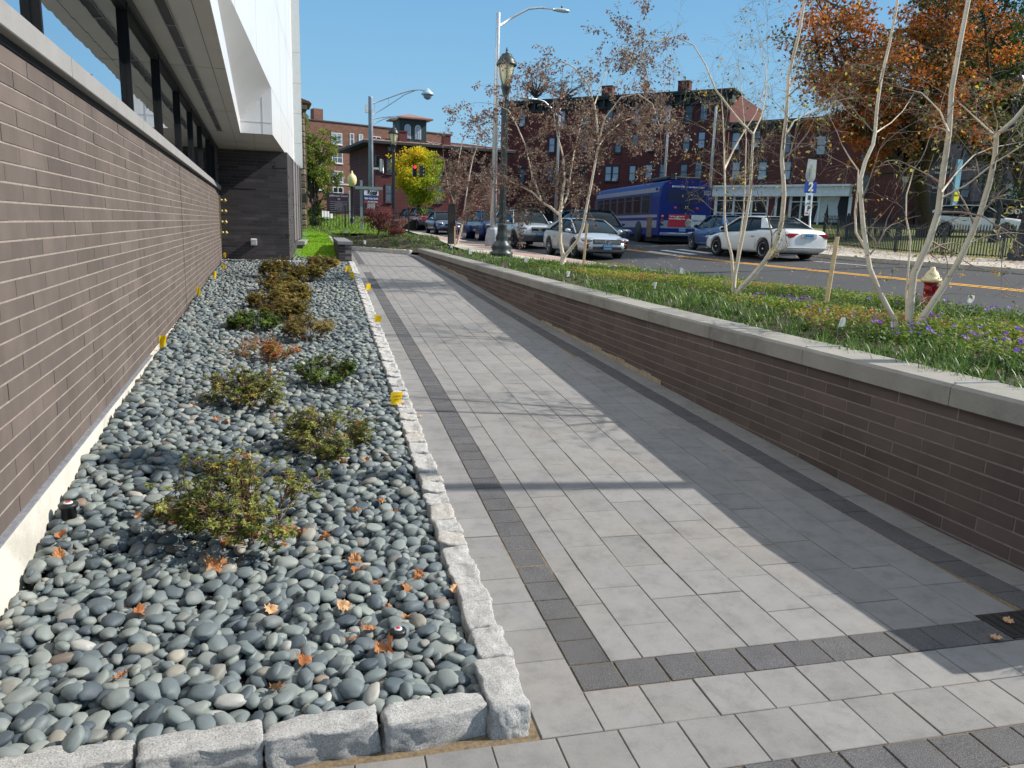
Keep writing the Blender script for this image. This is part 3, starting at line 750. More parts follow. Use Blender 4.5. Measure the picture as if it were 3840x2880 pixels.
# far edging row
for i in range(11):
    f = (i+.5)/11; L_ = [(2.95, 36.2), (4.25, 34.9), (5.9, 32.3)]
    xx = 2.98+(5.9-2.98)*f; yy = interp(xx, L_); sl0 = math.atan2(interp(xx+.1, L_)-interp(xx-.1, L_), .2)
    place_block(xx, yy, zr(yy)+.06, .40/max(.45, abs(math.cos(sl0)))*.85, .16, .24, sl0, 'weathered grey edging block at the far end of the walkway', 'granite edging at the far end of the walkway', k); k += 1
# ---- pebbles dropped one by one on a height map
def pebble_mesh(seed, sub):
    r_ = random.Random(seed); bm = bmesh.new(); bmesh.ops.create_icosphere(bm, subdivisions=sub, radius=1.0)
    off = Vector([r_.uniform(0, 50) for _ in range(3)]); e1 = r_.uniform(.8, 1.1)
    for v in bm.verts:
        p = v.co.copy(); q = Vector([math.copysign(abs(c)**e1, c) for c in p])
        q *= 1+.17*noise.noise(p*1.1+off)+.05*noise.noise(p*2.6+off)
        q.x *= 1+.14*q.y*r_.choice((-1, 0, 1)); v.co = q
    V = np.array([v.co[:] for v in bm.verts]); F = np.array([[v.index for v in f.verts] for f in bm.faces]); bm.free(); return V, F
PB3 = [pebble_mesh(i, 3 if i < 0 else 2) for i in range(10)]
PBH = [pebble_mesh(i, 3) for i in range(10)]
PBL = [pebble_mesh(i, 1) for i in range(6)]
RES = .012
def drop_region(y0, y1, xl, xr, dens, smin, smax, seed, out, base):
    r_ = np.random.default_rng(seed)
    X0 = xl(y0)-.1 if xl(y0) < xl(y1) else xl(y1)-.1; X1 = max(xr(y0), xr(y1))+.1
    nx, ny = int((X1-X0)/RES)+1, int((y1-y0)/RES)+1
    H = np.zeros((ny, nx)); area = 0.5*((xr(y0)-xl(y0))+(xr(y1)-xl(y1)))*(y1-y0); n = int(area*dens)
    ID = -np.ones((ny, nx), dtype=int)
    for i in range(n):
        best = None
        for _ in range(5):
            y = r_.uniform(y0+.0, y1-.0); x = r_.uniform(xl(y)+.02, xr(y)-.02)
            h = H[int((y-y0)/RES), int((x-X0)/RES)]
            if best is None or h < best[0]: best = (h, x, y)
        h, x, y = best
        a = r_.uniform(smin, smax)*(1.15 if r_.random() < .15 else 1); b = a*r_.uniform(.62, .88); c = a*r_.uniform(.36, .55); rz = r_.uniform(0, PI)
        R_ = int(a/RES)+1; iy, ix = int((y-y0)/RES), int((x-X0)/RES)
        ya, yb, xa, xb = max(iy-R_, 0), min(iy+R_+1, ny), max(ix-R_, 0), min(ix+R_+1, nx)
        gy, gx = np.mgrid[ya:yb, xa:xb]; dx = gx*RES+X0-x; dy = gy*RES+y0-y
        cs, sn = math.cos(rz), math.sin(rz); u = (dx*cs+dy*sn)/a; v = (-dx*sn+dy*cs)/b; q = u*u+v*v; ins = q < 1
        if ins.sum() < 3: continue
        sub = H[ya:yb, xa:xb]; hh = sub[ins]; th = np.sqrt(1-q[ins])*c
        # settle: fit plane for tilt, rest on the 70th percentile of (height + own underside)
        A = np.c_[np.ones(hh.size), dx[ins], dy[ins]]; co, *_ = np.linalg.lstsq(A, hh, rcond=None)
        tx, ty = np.clip(co[1]*.7+r_.normal(0, .12), -.85, .85), np.clip(co[2]*.7+r_.normal(0, .12), -.85, .85)
        pl_ = tx*dx[ins]+ty*dy[ins]
        z = np.percentile(hh+th*.85-pl_, 62)
        new = z+pl_+th; upd = new > hh
        tmp = hh.copy(); tmp[upd] = new[upd]; sub[ins] = tmp; idn = ID[ya:yb, xa:xb]; ti = idn[ins]; ti[upd] = len(out); idn[ins] = ti
        out.append([x, y, z+base(x, y), a, b, c, rz, tx, ty, r_.random(), r_.integers(0, 1000), 0])
    cnt = np.bincount(ID[ID >= 0].ravel(), minlength=len(out))
    for i in range(len(cnt)):
        if cnt[i]: out[i][11] = int(cnt[i])
peb = []
xl0 = lambda y: XW+.035
gapb = .045
drop_region(2.80, 6.0, xl0, BIN, 520, .027, .056, 1, peb, lambda x, y: bedz(x, y)-gapb)
drop_region(6.0, 12.0, xl0, BIN, 470, .031, .055, 2, peb, lambda x, y: bedz(x, y)-gapb)
drop_region(12.0, 25.45, xl0, BIN, 300, .036, .062, 3, peb, lambda x, y: bedz(x, y)-gapb)
drop_region(25.65, 27.05, xl0, lambda y: 2.40, 300, .036, .062, 4, peb, lambda x, y: .62)
drop_region(27.05, 30.2, lambda y: side(y, .05), lambda y: 2.40+.06*(y-26), 260, .038, .065, 5, peb, lambda x, y: .62+.03*(y-27))
def peb_rot(p):
    cs, sn = math.cos(p[6]), math.sin(p[6])
    zx = np.array([1, 0, p[7]]); zy = np.array([0, 1, p[8]]); nrm = np.cross(zx, zy); nrm /= np.linalg.norm(nrm)
    u = np.array([cs, sn, 0.]); u -= nrm*(u@nrm); u /= np.linalg.norm(u); v = np.cross(nrm, u); return np.array([u, v, nrm])
# the 300 that show largest are things of their own
def score(p):
    d = math.dist((p[0], p[1], p[2]), (0, 0, CAMZ)); c = RM.T@(np.array([p[0], p[1], p[2]])-np.array([0, 0, CAMZ]))
    px = 1920+FPX*c[0]/-c[2]; py = 1440-FPX*c[1]/-c[2]
    return p[11]/d**2 if (-10 < px < 3850 and py < 2890) else 0
big = sorted(range(len(peb)), key=lambda i: -score(peb[i]))[:300]; bigset = set(big)
single = []
for i in range(10):
    V, F = PBH[i]; me = np_mesh('river_pebble', V, F, np.full(len(F), .5), True); me.materials.append(MT['pebble_one']); single.append(me)
for i in big:
    p = peb[i]; R_ = peb_rot(p); o = bpy.data.objects.new('river_pebble', single[p[10] % 10]); COL.objects.link(o)
    M_ = Matrix([list(R_.T[k]*np.array([p[3], p[4], p[5]]))+[(p[0], p[1], p[2])[k]] for k in range(3)]+[[0, 0, 0, 1]])
    o.matrix_world = M_; tag(o, 'smooth grey river pebble in the near part of the stone bed', 'pebble', 'river pebbles in the near part of the bed')
def mass(idx, lib, name):
    Vs = []; Fs = []; Rs = []; b = 0
    for i in idx:
        p = peb[i]; V, F = lib[p[10] % len(lib)]
        W_ = (V*np.array([p[3], p[4], p[5]]))@peb_rot(p)+np.array([p[0], p[1], p[2]])
        Vs.append(W_); Fs.append(F+b); Rs.append(np.full(len(F), p[9])); b += len(V)
    o = link(name, np_mesh(name, np.concatenate(Vs), np.concatenate(Fs), np.concatenate(Rs), True), None, [MT['pebble']])
    return tag(o, 'mass of smooth grey river pebbles filling the bed beside the brown wall', 'pebbles', kind='stuff')
allp = [i for i in range(len(peb)) if i not in bigset and peb[i][11] > 0]
n_ = [i for i in allp if peb[i][1] < 12]; f_ = [i for i in allp if peb[i][1] >= 12]
PBMIX = None
Vs = []; Fs = []; Rs = []; b = 0
for i in allp:
    p = peb[i]; lib = PB3 if p[1] < 14 else PBL; V, F = lib[p[10] % len(lib)]
    Vs.append((V*np.array([p[3], p[4], p[5]]))@peb_rot(p)+np.array([p[0], p[1], p[2]])); Fs.append(F+b); Rs.append(np.full(len(F), p[9])); b += len(V)
o = link('pebble_bed', np_mesh('pebble_bed', np.concatenate(Vs), np.concatenate(Fs), np.concatenate(Rs), True), None, [MT['pebble']])
tag(o, 'mass of smooth grey river pebbles filling the bed beside the brown wall', 'pebbles', kind='stuff')
ys_ = frange(2.72, 31, 60)
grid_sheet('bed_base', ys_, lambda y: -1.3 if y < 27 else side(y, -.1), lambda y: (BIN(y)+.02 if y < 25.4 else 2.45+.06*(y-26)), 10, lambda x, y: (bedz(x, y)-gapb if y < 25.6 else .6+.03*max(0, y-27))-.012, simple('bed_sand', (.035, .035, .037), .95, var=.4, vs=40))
# ================================================================ plants
MT['azalea'] = leafmat('azalea_leaves', [(0, lin((54, 66, 28))), (.3, lin((88, 98, 42))), (.55, lin((128, 132, 62))), (.75, lin((172, 168, 88))), (.85, lin((150, 112, 54))), (.94, lin((168, 92, 48))), (1, lin((140, 60, 40)))], .25)
MT['azalea_red'] = leafmat('azalea_leaves_reddened', [(0, lin((112, 112, 50))), (.3, lin((150, 130, 60))), (.5, lin((176, 104, 58))), (1, lin((176, 84, 50)))], .25)
MT['azalea_green'] = leafmat('azalea_leaves_green', [(0, lin((48, 70, 26))), (.5, lin((86, 110, 40))), (.9, lin((120, 138, 56))), (1, lin((150, 120, 60)))], .25)
MT['azalea_brown'] = leafmat('azalea_leaves_bronzed', [(0, lin((90, 88, 40))), (.35, lin((128, 118, 52))), (.7, lin((156, 132, 66))), (1, lin((150, 96, 54)))], .25)
MT['twig'] = simple('shrub_twigs', lin((128, 98, 76)), .85, var=.3, vs=30)
def leaves_np(P, Dr, Nn, L, Wd, R, fold=.25, bend=.15):
    """one folded 4-triangle leaf per row: base point P, direction Dr, normal Nn, length L, width Wd"""
    n = len(P); Dr = Dr/np.linalg.norm(Dr, axis=1, keepdims=True); S = np.cross(Dr, Nn); S /= (np.linalg.norm(S, axis=1, keepdims=True)+1e-9); N2 = np.cross(S, Dr)
    L = L[:, None]; Wd = Wd[:, None]
    base = P; mid = P+Dr*L*.5+N2*L*bend*.5; tip = P+Dr*L-N2*L*bend; a = P+Dr*L*.45+S*Wd*.5+N2*Wd*fold; b = P+Dr*L*.45-S*Wd*.5+N2*Wd*fold
    V = np.stack([base, a, tip, b, mid], 1).reshape(-1, 3); k = np.arange(n)[:, None]*5
    F = np.concatenate([k+np.array([[0, 4, 1]]), k+np.array([[1, 4, 2]]), k+np.array([[0, 3, 4]]), k+np.array([[4, 3, 2]])], 1).reshape(-1, 3)
    return V, F, np.repeat(R, 4)
def rdir(n, r_):
    v = r_.normal(size=(n, 3)); return v/np.linalg.norm(v, axis=1, keepdims=True)
def shrub(px, py, w, h, label, mat, seed, dens=1.0, ll=.034, flowers=0, dead=.0):
    r_ = np.random.default_rng(seed); p = hit(*D(px, py), bedz); dep = (p-Vector((0, 0, CAMZ))).length; k = 1.736/FPX*dep
    Wm = w*k/2; Hm = max(h*k*.80, .18); root = empty('azalea_shrub', p, label, 'shrub')
    root.location.y += Wm*.45; root.location.x += Wm*.16; root.location.z = bedz(p.x, root.location.y)-.03
    tw = MB(); tips = []
    ns = int(13+7*dens)
    for i in range(ns):
        a = r_.uniform(0, 2*PI); rr = Wm*math.sqrt(r_.uniform(.02, 1)); hz = Hm*(r_.uniform(.55, 1.0))*(1-.35*(rr/Wm)**2)
        e = np.array([rr*math.cos(a), rr*math.sin(a)*.85, hz]); b = np.array([e[0]*.12, e[1]*.12, 0]); mid = b*.4+e*.5+np.array([0, 0, -.12*Hm])+r_.normal(0, .015, 3)
        pts = [b, (b+mid)/2+r_.normal(0, .008, 3), mid, (mid+e)/2+r_.normal(0, .01, 3), e]; tw.tube(pts, [.0065, .0055, .004, .003, .0018], 5)
        tips.append((e, e-mid))
        for j in range(int(13*dens)):
            f = r_.uniform(.3, 1); q = mid*(1-f)+e*f; d = rdir(1, r_)[0]*.5+(e-b)/np.linalg.norm(e-b)*.6; d[2] = abs(d[2])*.8+.1; l = r_.uniform(.06, .17)*min(1.2, Wm/.35)
            e2 = q+d/np.linalg.norm(d)*l; tw.tube([q, (q+e2)/2+r_.normal(0, .006, 3), e2], [.0028, .0022, .0014], 4, caps=False); tips.append((e2, d))
            if r_.random() < .6: 
                e3 = (q+e2)/2+rdir(1, r_)[0]*l*.45; e3[2] = max(e3[2], .03); tw.tube([(q+e2)/2, e3], [.0018, .0012], 4, caps=False); tips.append((e3, e3-q))
    tw.build('stems', MT['twig'], root)
    P = []; Q = []; N = []; L = []; R = []
    for (e, d) in tips:
        if r_.random() < dead: continue
        d = d/np.linalg.norm(d); n = r_.integers(8, 13); up = d*.35+np.array([0, 0, .9])+r_.normal(0, .3, 3); up /= np.linalg.norm(up); c = np.clip(r_.normal(.42, .2), 0, 1)
        o1 = np.cross(up, [1, .3, .2]); o1 /= np.linalg.norm(o1); o2 = np.cross(up, o1)
        for i in range(n):
            a = 2*PI*i/n+r_.uniform(-.3, .3); dd = (o1*math.cos(a)+o2*math.sin(a))+up*r_.uniform(.05, .7)
            P.append(e+up*r_.uniform(-.012, .004)); Q.append(dd); N.append(up); L.append(ll*r_.uniform(.7, 1.2)); R.append(np.clip(c+r_.normal(0, .12), 0, 1))
    V, F, RR = leaves_np(np.array(P), np.array(Q), np.array(N), np.array(L), np.array(L)*.42, np.array(R))
    link('foliage', np_mesh('foliage', V, F, RR, False), root, [mat])
    for i in range(flowers):
        e, d = tips[r_.integers(0, len(tips))]; m = MB()
        for j in range(5):
            a = j*1.2566; c, s_ = math.cos(a), math.sin(a); m.add([(e[0], e[1], e[2]+.005), (e[0]+.012*c-.008*s_, e[1]+.012*s_+.008*c, e[2]+.012), (e[0]+.02*c, e[1]+.02*s_, e[2]+.01), (e[0]+.012*c+.008*s_, e[1]+.012*s_-.008*c, e[2]+.012)], [(0, 1, 2, 3)])
        m.build('flower', MT['purple'], root)
MT['purple'] = leafmat('purple_petals', [(0, lin((120, 70, 190))), (.6, lin((150, 100, 220))), (1, lin((196, 130, 220)))], .3)
A_ = MT
shrub(520, 1198, 335, 235, 'largest yellow green azalea shrub, nearest in the pebble bed', MT['azalea'], 1, 1.25, .036, 1)
shrub(686, 998, 190, 118, 'bronze green azalea beside the granite edging, second nearest', MT['azalea'], 2, 1.2, .034)
shrub(522, 892, 158, 100, 'olive azalea with two purple flowers, third nearest in the bed', MT['azalea'], 3, 1.15, .034, 2)
shrub(697, 840, 112, 82, 'rounded green azalea beside the edging, fourth nearest', MT['azalea_green'], 4, 1.2, .033)
shrub(565, 786, 120, 62, 'sparse azalea with many orange and dead twigs', MT['azalea_red'], 5, .9, .032, 0, .35)
shrub(655, 744, 105, 78, 'yellow brown azalea just beyond the sparse orange one', MT['azalea_brown'], 6, 1.2, .034)
shrub(538, 718, 88, 55, 'dense dark green azalea on the wall side of the row', MT['azalea_green'], 7, 1.6, .036)
shrub(618, 700, 100, 70, 'bronzed azalea beyond the dark green one, on the edging side', MT['azalea_brown'], 8, 1.6, .04)
shrub(578, 672, 84, 50, 'bronzed azalea in the middle of the far cluster, wall side', MT['azalea_brown'], 9, 1.6, .042)
shrub(632, 655, 76, 50, 'bronzed azalea in the middle of the far cluster, edging side', MT['azalea_brown'], 10, 1.6, .044)
shrub(592, 636, 84, 46, 'bronzed azalea just in front of the two farthest shrubs', MT['azalea_brown'], 11, 1.6, .046)
shrub(596, 602, 66, 50, 'farthest azalea on the wall side, in front of the dark wall', MT['azalea_brown'], 12, 1.6, .05)
shrub(660, 612, 74, 50, 'orange tinged azalea near the far right of the cluster', MT['azalea_brown'], 13, 1.6, .05)
shrub(690, 588, 62, 38, 'farthest low rounded azalea nearest the dark brick stub wall', MT['azalea_brown'], 14, 1.6, .05)
# ---------------------------------------------------------------- strappy ground cover in the planter
MT['liriope'] = leafmat('strappy_leaves', [(0, lin((38, 60, 26))), (.35, lin((74, 104, 44))), (.65, lin((112, 142, 62))), (.85, lin((156, 174, 96))), (.95, lin((190, 184, 124))), (1, lin((200, 190, 136)))], .35, .4, .4)
MT['crane'] = leafmat('cranesbill_leaves', [(0, lin((62, 92, 32))), (.4, lin((104, 130, 46))), (.72, lin((146, 158, 62))), (.88, lin((172, 148, 78))), (1, lin((160, 96, 66)))], .35)
def blades(pts, r_, lmin, lmax, wd, nb):
    """arching blades from each tuft point"""
    n = len(pts)*nb; P = np.repeat(np.array(pts), nb, 0)+np.c_[r_.normal(0, .03, (n, 2)), np.zeros(n)]
    a = r_.uniform(0, 2*PI, n); L = r_.uniform(lmin, lmax, n); lean = r_.uniform(.25, 1.25, n)
    H = np.c_[np.cos(a), np.sin(a), np.zeros(n)]; S = np.c_[-np.sin(a), np.cos(a), np.zeros(n)]; Z = np.array([[0, 0, 1.]])
    segs = []; ts = [0, .35, .7, 1.0]
    for t in ts:
        out = lean*t*(.55+.45*t)*L; up = L*(t*(1.05-.35*lean)-.62*lean*t*t*1.0)
        c = P+H*out[:, None]+Z*np.maximum(up, -.02)[:, None]; w = wd*(1-t**2.2)*.5+.0004
        segs.append((c+S*w, c-S*w))
    V = np.stack([s for pr in segs for s in pr], 1).reshape(-1, 3); k = np.arange(n)[:, None]*8
    F = np.concatenate([k+np.array([[2*j, 2*j+1, 2*j+3, 2*j+2]]) for j in range(3)], 1).reshape(-1, 4)
    R = np.repeat(np.clip(r_.normal(.42, .22, n), 0, 1), 3); return V, F, R
def crane_zone(x, y):
    a = wallx(min(y, 31))+1.15+.35*math.sin(y*.9); b = CURB-.75
    return a < x < b and y < 19 and math.sin(x*1.7+y*.55)+.35*math.sin(y*2.3+x) > -.55
def scatter(y0, y1, dens, r_, fn):
    out = []; n = int((y1-y0)*7*dens)
    for _ in range(n):
        y = r_.uniform(y0, y1); a, b = pll(y), plr(y)
        if b-a < .1: continue
        x = a+(b-a)*r_.random()
        if r_.random() > (b-a)/6 : continue
        if fn(x, y): out.append((max(x, a+.03), y, planz(x, y)-.01))
    return out
r_ = np.random.default_rng(3)
parts_ = []
for (y0, y1, dens, nb, wd) in ((1.5, 7, 60, 30, .009), (7, 13, 44, 22, .0095), (13, 22, 26, 15, .011), (22, 41, 16, 13, .015)):
    pts = scatter(y0, y1, dens, r_, lambda x, y: not crane_zone(x, y) or r_.random() < .12)
    parts_.append(blades(pts, r_, .11, .25, wd, nb))
b = 0; Vs = []; Fs = []; Rs = []
for V, F, R in parts_: Vs.append(V); Fs.append(F+b); Rs.append(R); b += len(V)
o = link('strappy_ground_cover', np_mesh('strappy_ground_cover', np.concatenate(Vs), np.concatenate(Fs), np.concatenate(Rs), True), None, [MT['liriope']])
tag(o, 'dense green strappy ground cover filling the planting strip behind the long wall', 'ground cover', kind='stuff')
# one bright taller clump beside the near birch
p = hit(*D(2030, 700), planz); V, F, R = blades([(p.x+r_.normal(0, .12), p.y+r_.normal(0, .1), p.z) for _ in range(5)], r_, .35, .55, .016, 7)
o = link('tall_grass_clump', np_mesh('tall_grass_clump', V, F, np.clip(R+.3, 0, .85), True), None, [MT['liriope']]); tag(o, 'bright green clump of broad grass blades beside the nearest birch stems', 'grass clump')
# cranesbill patch: small lobed leaves and flowers
pts = np.array(scatter(1.5, 19.5, 150, r_, crane_zone)); n = len(pts)*4
P = np.repeat(pts, 4, 0)+np.c_[r_.normal(0, .05, (n, 2)), r_.uniform(.03, .17, n)]
Nn = np.c_[r_.normal(0, .45, (n, 2)), np.ones(n)]; Dr = np.c_[r_.normal(0, 1, (n, 2)), r_.normal(0, .25, n)]
patchc = np.array([.42+.3*math.sin(a*1.3+b_*.8)+.18*math.sin(b_*2.9) for a, b_, _ in pts]); R = np.clip(np.repeat(patchc, 4)+r_.normal(0, .2, n), 0, 1)
V, F, RR = leaves_np(P, Dr, Nn, r_.uniform(.035, .065, n), r_.uniform(.03, .055, n), R)
CR = link('cranesbill_patch', np_mesh('cranesbill_patch', V, F, RR, False), None, [MT['crane']])
tag(CR, 'yellow green and reddish low cranesbill with purple flowers among the strappy leaves', 'ground cover', kind='stuff')
for i in range(99):
    q = pts[r_.integers(0, len(pts))]
    for _ in range(3):
        if q[1] > 9: q = pts[r_.integers(0, len(pts))]
    m = MB()
    for kf in range(3):
        c0 = Vector((q[0]+(r_.normal(0, .07) if kf else 0), q[1]+(r_.normal(0, .09) if kf else 0), q[2]+r_.uniform(.15, .23))); tl = Matrix.Translation(c0)@Matrix.Rotation(r_.uniform(-.7, .7), 4, 'X')@Matrix.Rotation(r_.uniform(-.7, .7), 4, 'Y'); rr = r_.uniform(.017, .027)
        for j in range(5):
            a = j*1.2566; f = lambda t, l: (math.cos(a+t)*l, math.sin(a+t)*l, .004)
            m.add([(0, 0, -.003), f(-.5, rr*.8), f(0, rr*1.15), f(.5, rr*.8)], [(0, 1, 2, 3)], 0, r_.random(), M=tl)
    m.build('flower', MT['purple'], CR)
# lawn blades
r_ = np.random.default_rng(8); pts = []
while len(pts) < 5200:
    y = 28.7+ (r_.random()**1.6)*10; x = r_.uniform(side(y, .25) if y < 40 else 0, 2.95)
    pts.append((x, y, lawnz(x, y)-.005))
V, F, R = blades(pts, r_, .05, .10, .012, 6)
o = link('lawn_grass', np_mesh('lawn_grass', V, F, R, True), None, [leafmat('lawn_blades', [(0, lin((110, 160, 20))), (.5, lin((150, 195, 40))), (1, lin((190, 215, 90)))], .4)]); tag(o, 'bright green short grass lawn beyond the dark brick wall', 'grass', kind='stuff')
pts = []
while len(pts) < 3500:
    y = r_.uniform(38, 53); x = r_.uniform(-1, 7)
    pts.append((x, y, lawnz(x, y)-.01))
V, F, R = blades(pts, r_, .12, .22, .03, 5)
o = link('rough_grass', np_mesh('rough_grass', V, F, R, True), None, [leafmat('rough_grass_blades', [(0, lin((90, 120, 40))), (.5, lin((130, 155, 60))), (1, lin((170, 180, 100)))], .4)]); tag(o, 'longer grass on the slope behind the black iron fence', 'grass', kind='stuff')
# ================================================================ trees
def barkmat(name, c1, c2, dark, sc=(6, 6, 1.2)):
    m = NM(name); k = m.ramp(m.noise(2.5, 6, .7), [(.35, c1), (.65, c2)])
    k = m.mix(m.ramp(m.noise(6, 5, .8, (1.2, 1.2, 5)), [(.60, 0.), (.66, .85)]), k, dark)
    k = m.mix(m.ramp(m.noise(9, 4, .8), [(.68, 0.), (.72, .9)]), k, tuple(x*.5 for x in dark)); m.col(k); m.rough(.75); m.bump(m.noise(30, 5, .7), .4, .004); return m.m
MT['birch'] = barkmat('birch_bark', lin((182, 168, 146)), lin((212, 200, 180)), lin((120, 96, 78)))
MT['birch_tw'] = simple('birch_twigs', lin((142, 126, 112)), .8, var=.3, vs=10)
MT['bark'] = simple('dark_bark', lin((70, 60, 54)), .9, var=.3, vs=8, bump=.6, bs=20, bd=.02)
MT['brown_leaf'] = leafmat('withered_brown_leaves', [(0, lin((84, 66, 58))), (.4, lin((122, 102, 90))), (.75, lin((158, 136, 120))), (.9, lin((182, 162, 142))), (.95, lin((150, 78, 66))), (1, lin((160, 90, 70)))], .2)
MT['yel_leaf'] = leafmat('thin_yellow_green_leaves', [(0, lin((74, 88, 50))), (.4, lin((112, 120, 66))), (.7, lin((170, 170, 110))), (.85, lin((214, 190, 70))), (1, lin((200, 130, 60)))], .35)
def branchlets(tw, q, d, L, r0, depth, r_, tips, droop=.35, kids=3, minr=.0012):
    d = d/np.linalg.norm(d); pts = [q]; p = q.copy(); n = 4
    for i in range(n):
        d = d+r_.normal(0, .16, 3); d[2] -= droop*(i/n)*.55; d /= np.linalg.norm(d); p = p+d*L/n; pts.append(p)
    rr = [max(r0*(1-.75*i/n), minr) for i in range(n+1)]
    tw.tube(pts, rr, 5 if r0 > .004 else 4, caps=False)
    for i in range(1, n+1): tips.append((pts[i], d.copy()))
    if depth > 0:
        for i in range(kids):
            f = r_.integers(1, n+1); dd = d*.6+rdir(1, r_)[0]*.75
            branchlets(tw, pts[f], dd, L*r_.uniform(.45, .75), max(r0*.5, minr), depth-1, r_, tips, droop, kids, minr)
def birch(name, label, base_px, stems, seed, leafmat_, nleaf, ll, side_n=6, sideL=(.5, 1.2), depthvar=.5, cat='tree', base=None, levels=2, droop=.35, hang=.7, mat=None, minr=.0014, kids=3, tips_low=0.25):
    r_ = np.random.default_rng(seed); p0 = base or hit(*D(*base_px), planz)
    c = RM.T@(np.array(p0)-np.array([0, 0, CAMZ])); dep0 = -c[2]; kk = 1.736/FPX*dep0
    root = empty(name, p0, label, cat); O = np.array(p0); tr = MB(); tw = MB(); tips = []
    for si, (pts, ra, rb, doff) in enumerate(stems):
        n = len(pts); W_ = []
        for i, (x, y) in enumerate(pts):
            f = i/(n-1); W_.append(np.array(at_depth(x*1.736, y*1.736, dep0+doff[0]+(doff[1]-doff[0])*f))-O)
        # refine
        R2 = []; 
        for i in range(n-1):
            for t in (0, .5): R2.append(W_[i]*(1-t)+W_[i+1]*t+(r_.normal(0, .25, 3)*kk if t else 0))
        R2.append(W_[-1]); rad = [kk*1.22*(ra+(rb-ra)*i/(len(R2)-1)) for i in range(len(R2))]
        if np.linalg.norm(R2[0]) < .35: R2.insert(0, R2[0]-np.array([0, 0, .12])); rad.insert(0, rad[0]*1.25)
        tr.tube(R2, rad, 9)
        tot = len(R2)
        for j in range(side_n):
            i = int(r_.uniform(tips_low, 1)*(tot-1)); a = R2[i]; ax = R2[min(i+1, tot-1)]-R2[max(i-1, 0)]; ax /= np.linalg.norm(ax)+1e-9
            d = ax*.8+rdir(1, r_)[0]*.9
            branchlets(tw, a, d, r_.uniform(*sideL), max(rad[i]*.42, minr*1.5), levels, r_, tips, droop, kids, minr)
        ax = R2[-1]-R2[-2]; branchlets(tw, R2[-1], ax, sideL[1]*.8, rad[-1]*.9, levels, r_, tips, droop, kids, minr)
    tr.build('trunk', mat or MT['birch'], root); tw.build('branches', MT['birch_tw'] if mat is None else mat, root)
    T_ = np.array([t[0] for t in tips]); idx = r_.integers(0, len(T_), nleaf)
    P = T_[idx]+r_.normal(0, ll*.5, (nleaf, 3)); Q = rdir(nleaf, r_); Q[:, 2] = -np.abs(Q[:, 2])*hang-.2; N = rdir(nleaf, r_)
    L = r_.uniform(.6, 1.2, nleaf)*ll; V, F, RR = leaves_np(P, Q, N, L, L*.62, r_.random(nleaf), .3, .25)
    link('crown', np_mesh('crown', V, F, RR, False), root, [leafmat_]); return root
# middle birch with withered brown leaves
SA = [([(1214, 580), (1216, 553), (1210, 524), (1211, 483), (1209, 458), (1215, 420), (1219, 390), (1217, 340), (1204, 292), (1195, 240)], 4.2, .8, (0, .3)),
      ([(1218, 556), (1234, 536), (1247, 520), (1259, 491), (1267, 447), (1276, 405), (1284, 360), (1293, 316), (1290, 270), (1285, 231), (1270, 182), (1241, 146), (1212, 131), (1180, 145)], 3.2, .7, (0, -.6)),
      ([(1210, 465), (1190, 448), (1172, 437), (1150, 415), (1117, 399)], 2.6, 1.2, (0, .5)), ([(1172, 437), (1165, 420), (1150, 380), (1134, 311), (1117, 272), (1098, 238), (1072, 226)], 1.8, .6, (.2, .8)),
      ([(1293, 304), (1307, 255), (1341, 211), (1377, 202), (1409, 224), (1426, 275)], 1.6, .5, (-.6, -.9)), ([(1285, 224), (1299, 180), (1311, 151), (1328, 114), (1345, 96), (1368, 94)], 1.1, .4, (-.6, -.2)),
      ([(1211, 458), (1226, 420), (1232, 380), (1240, 330), (1252, 280), (1262, 240)], 2.0, .7, (.1, .8)), ([(1293, 316), (1312, 290), (1345, 262), (1380, 250)], 1.2, .4, (-.5, .3))]
birch('birch_tree', 'multi stemmed birch with withered brown leaves beside the black street lamp', (1214, 582), SA, 41, MT['brown_leaf'], 12500, .078, side_n=9, sideL=(.6, 1.2), levels=2, droop=.45, tips_low=.45)
# far small birch with brown leaves
S0 = [([(976, 530), (975, 490), (982, 450), (986, 400), (990, 350), (1000, 300)], 2.0, .6, (0, .4)), ([(986, 532), (995, 500), (1003, 460), (1010, 400), (1022, 340), (1040, 296)], 2.2, .6, (0, -.5)),
      ([(1003, 460), (1020, 430), (1045, 405)], 1.2, .5, (0, .4)), ([(982, 440), (968, 400), (960, 350)], 1.2, .5, (0, .4))]
birch('birch_tree', 'smaller birch with brown leaves and pink ribbon beside the dark square bollard', (982, 533), S0, 42, MT['brown_leaf'], 6500, .10, tips_low=.4, side_n=7, sideL=(.7, 1.4), levels=2, droop=.4, minr=.003)
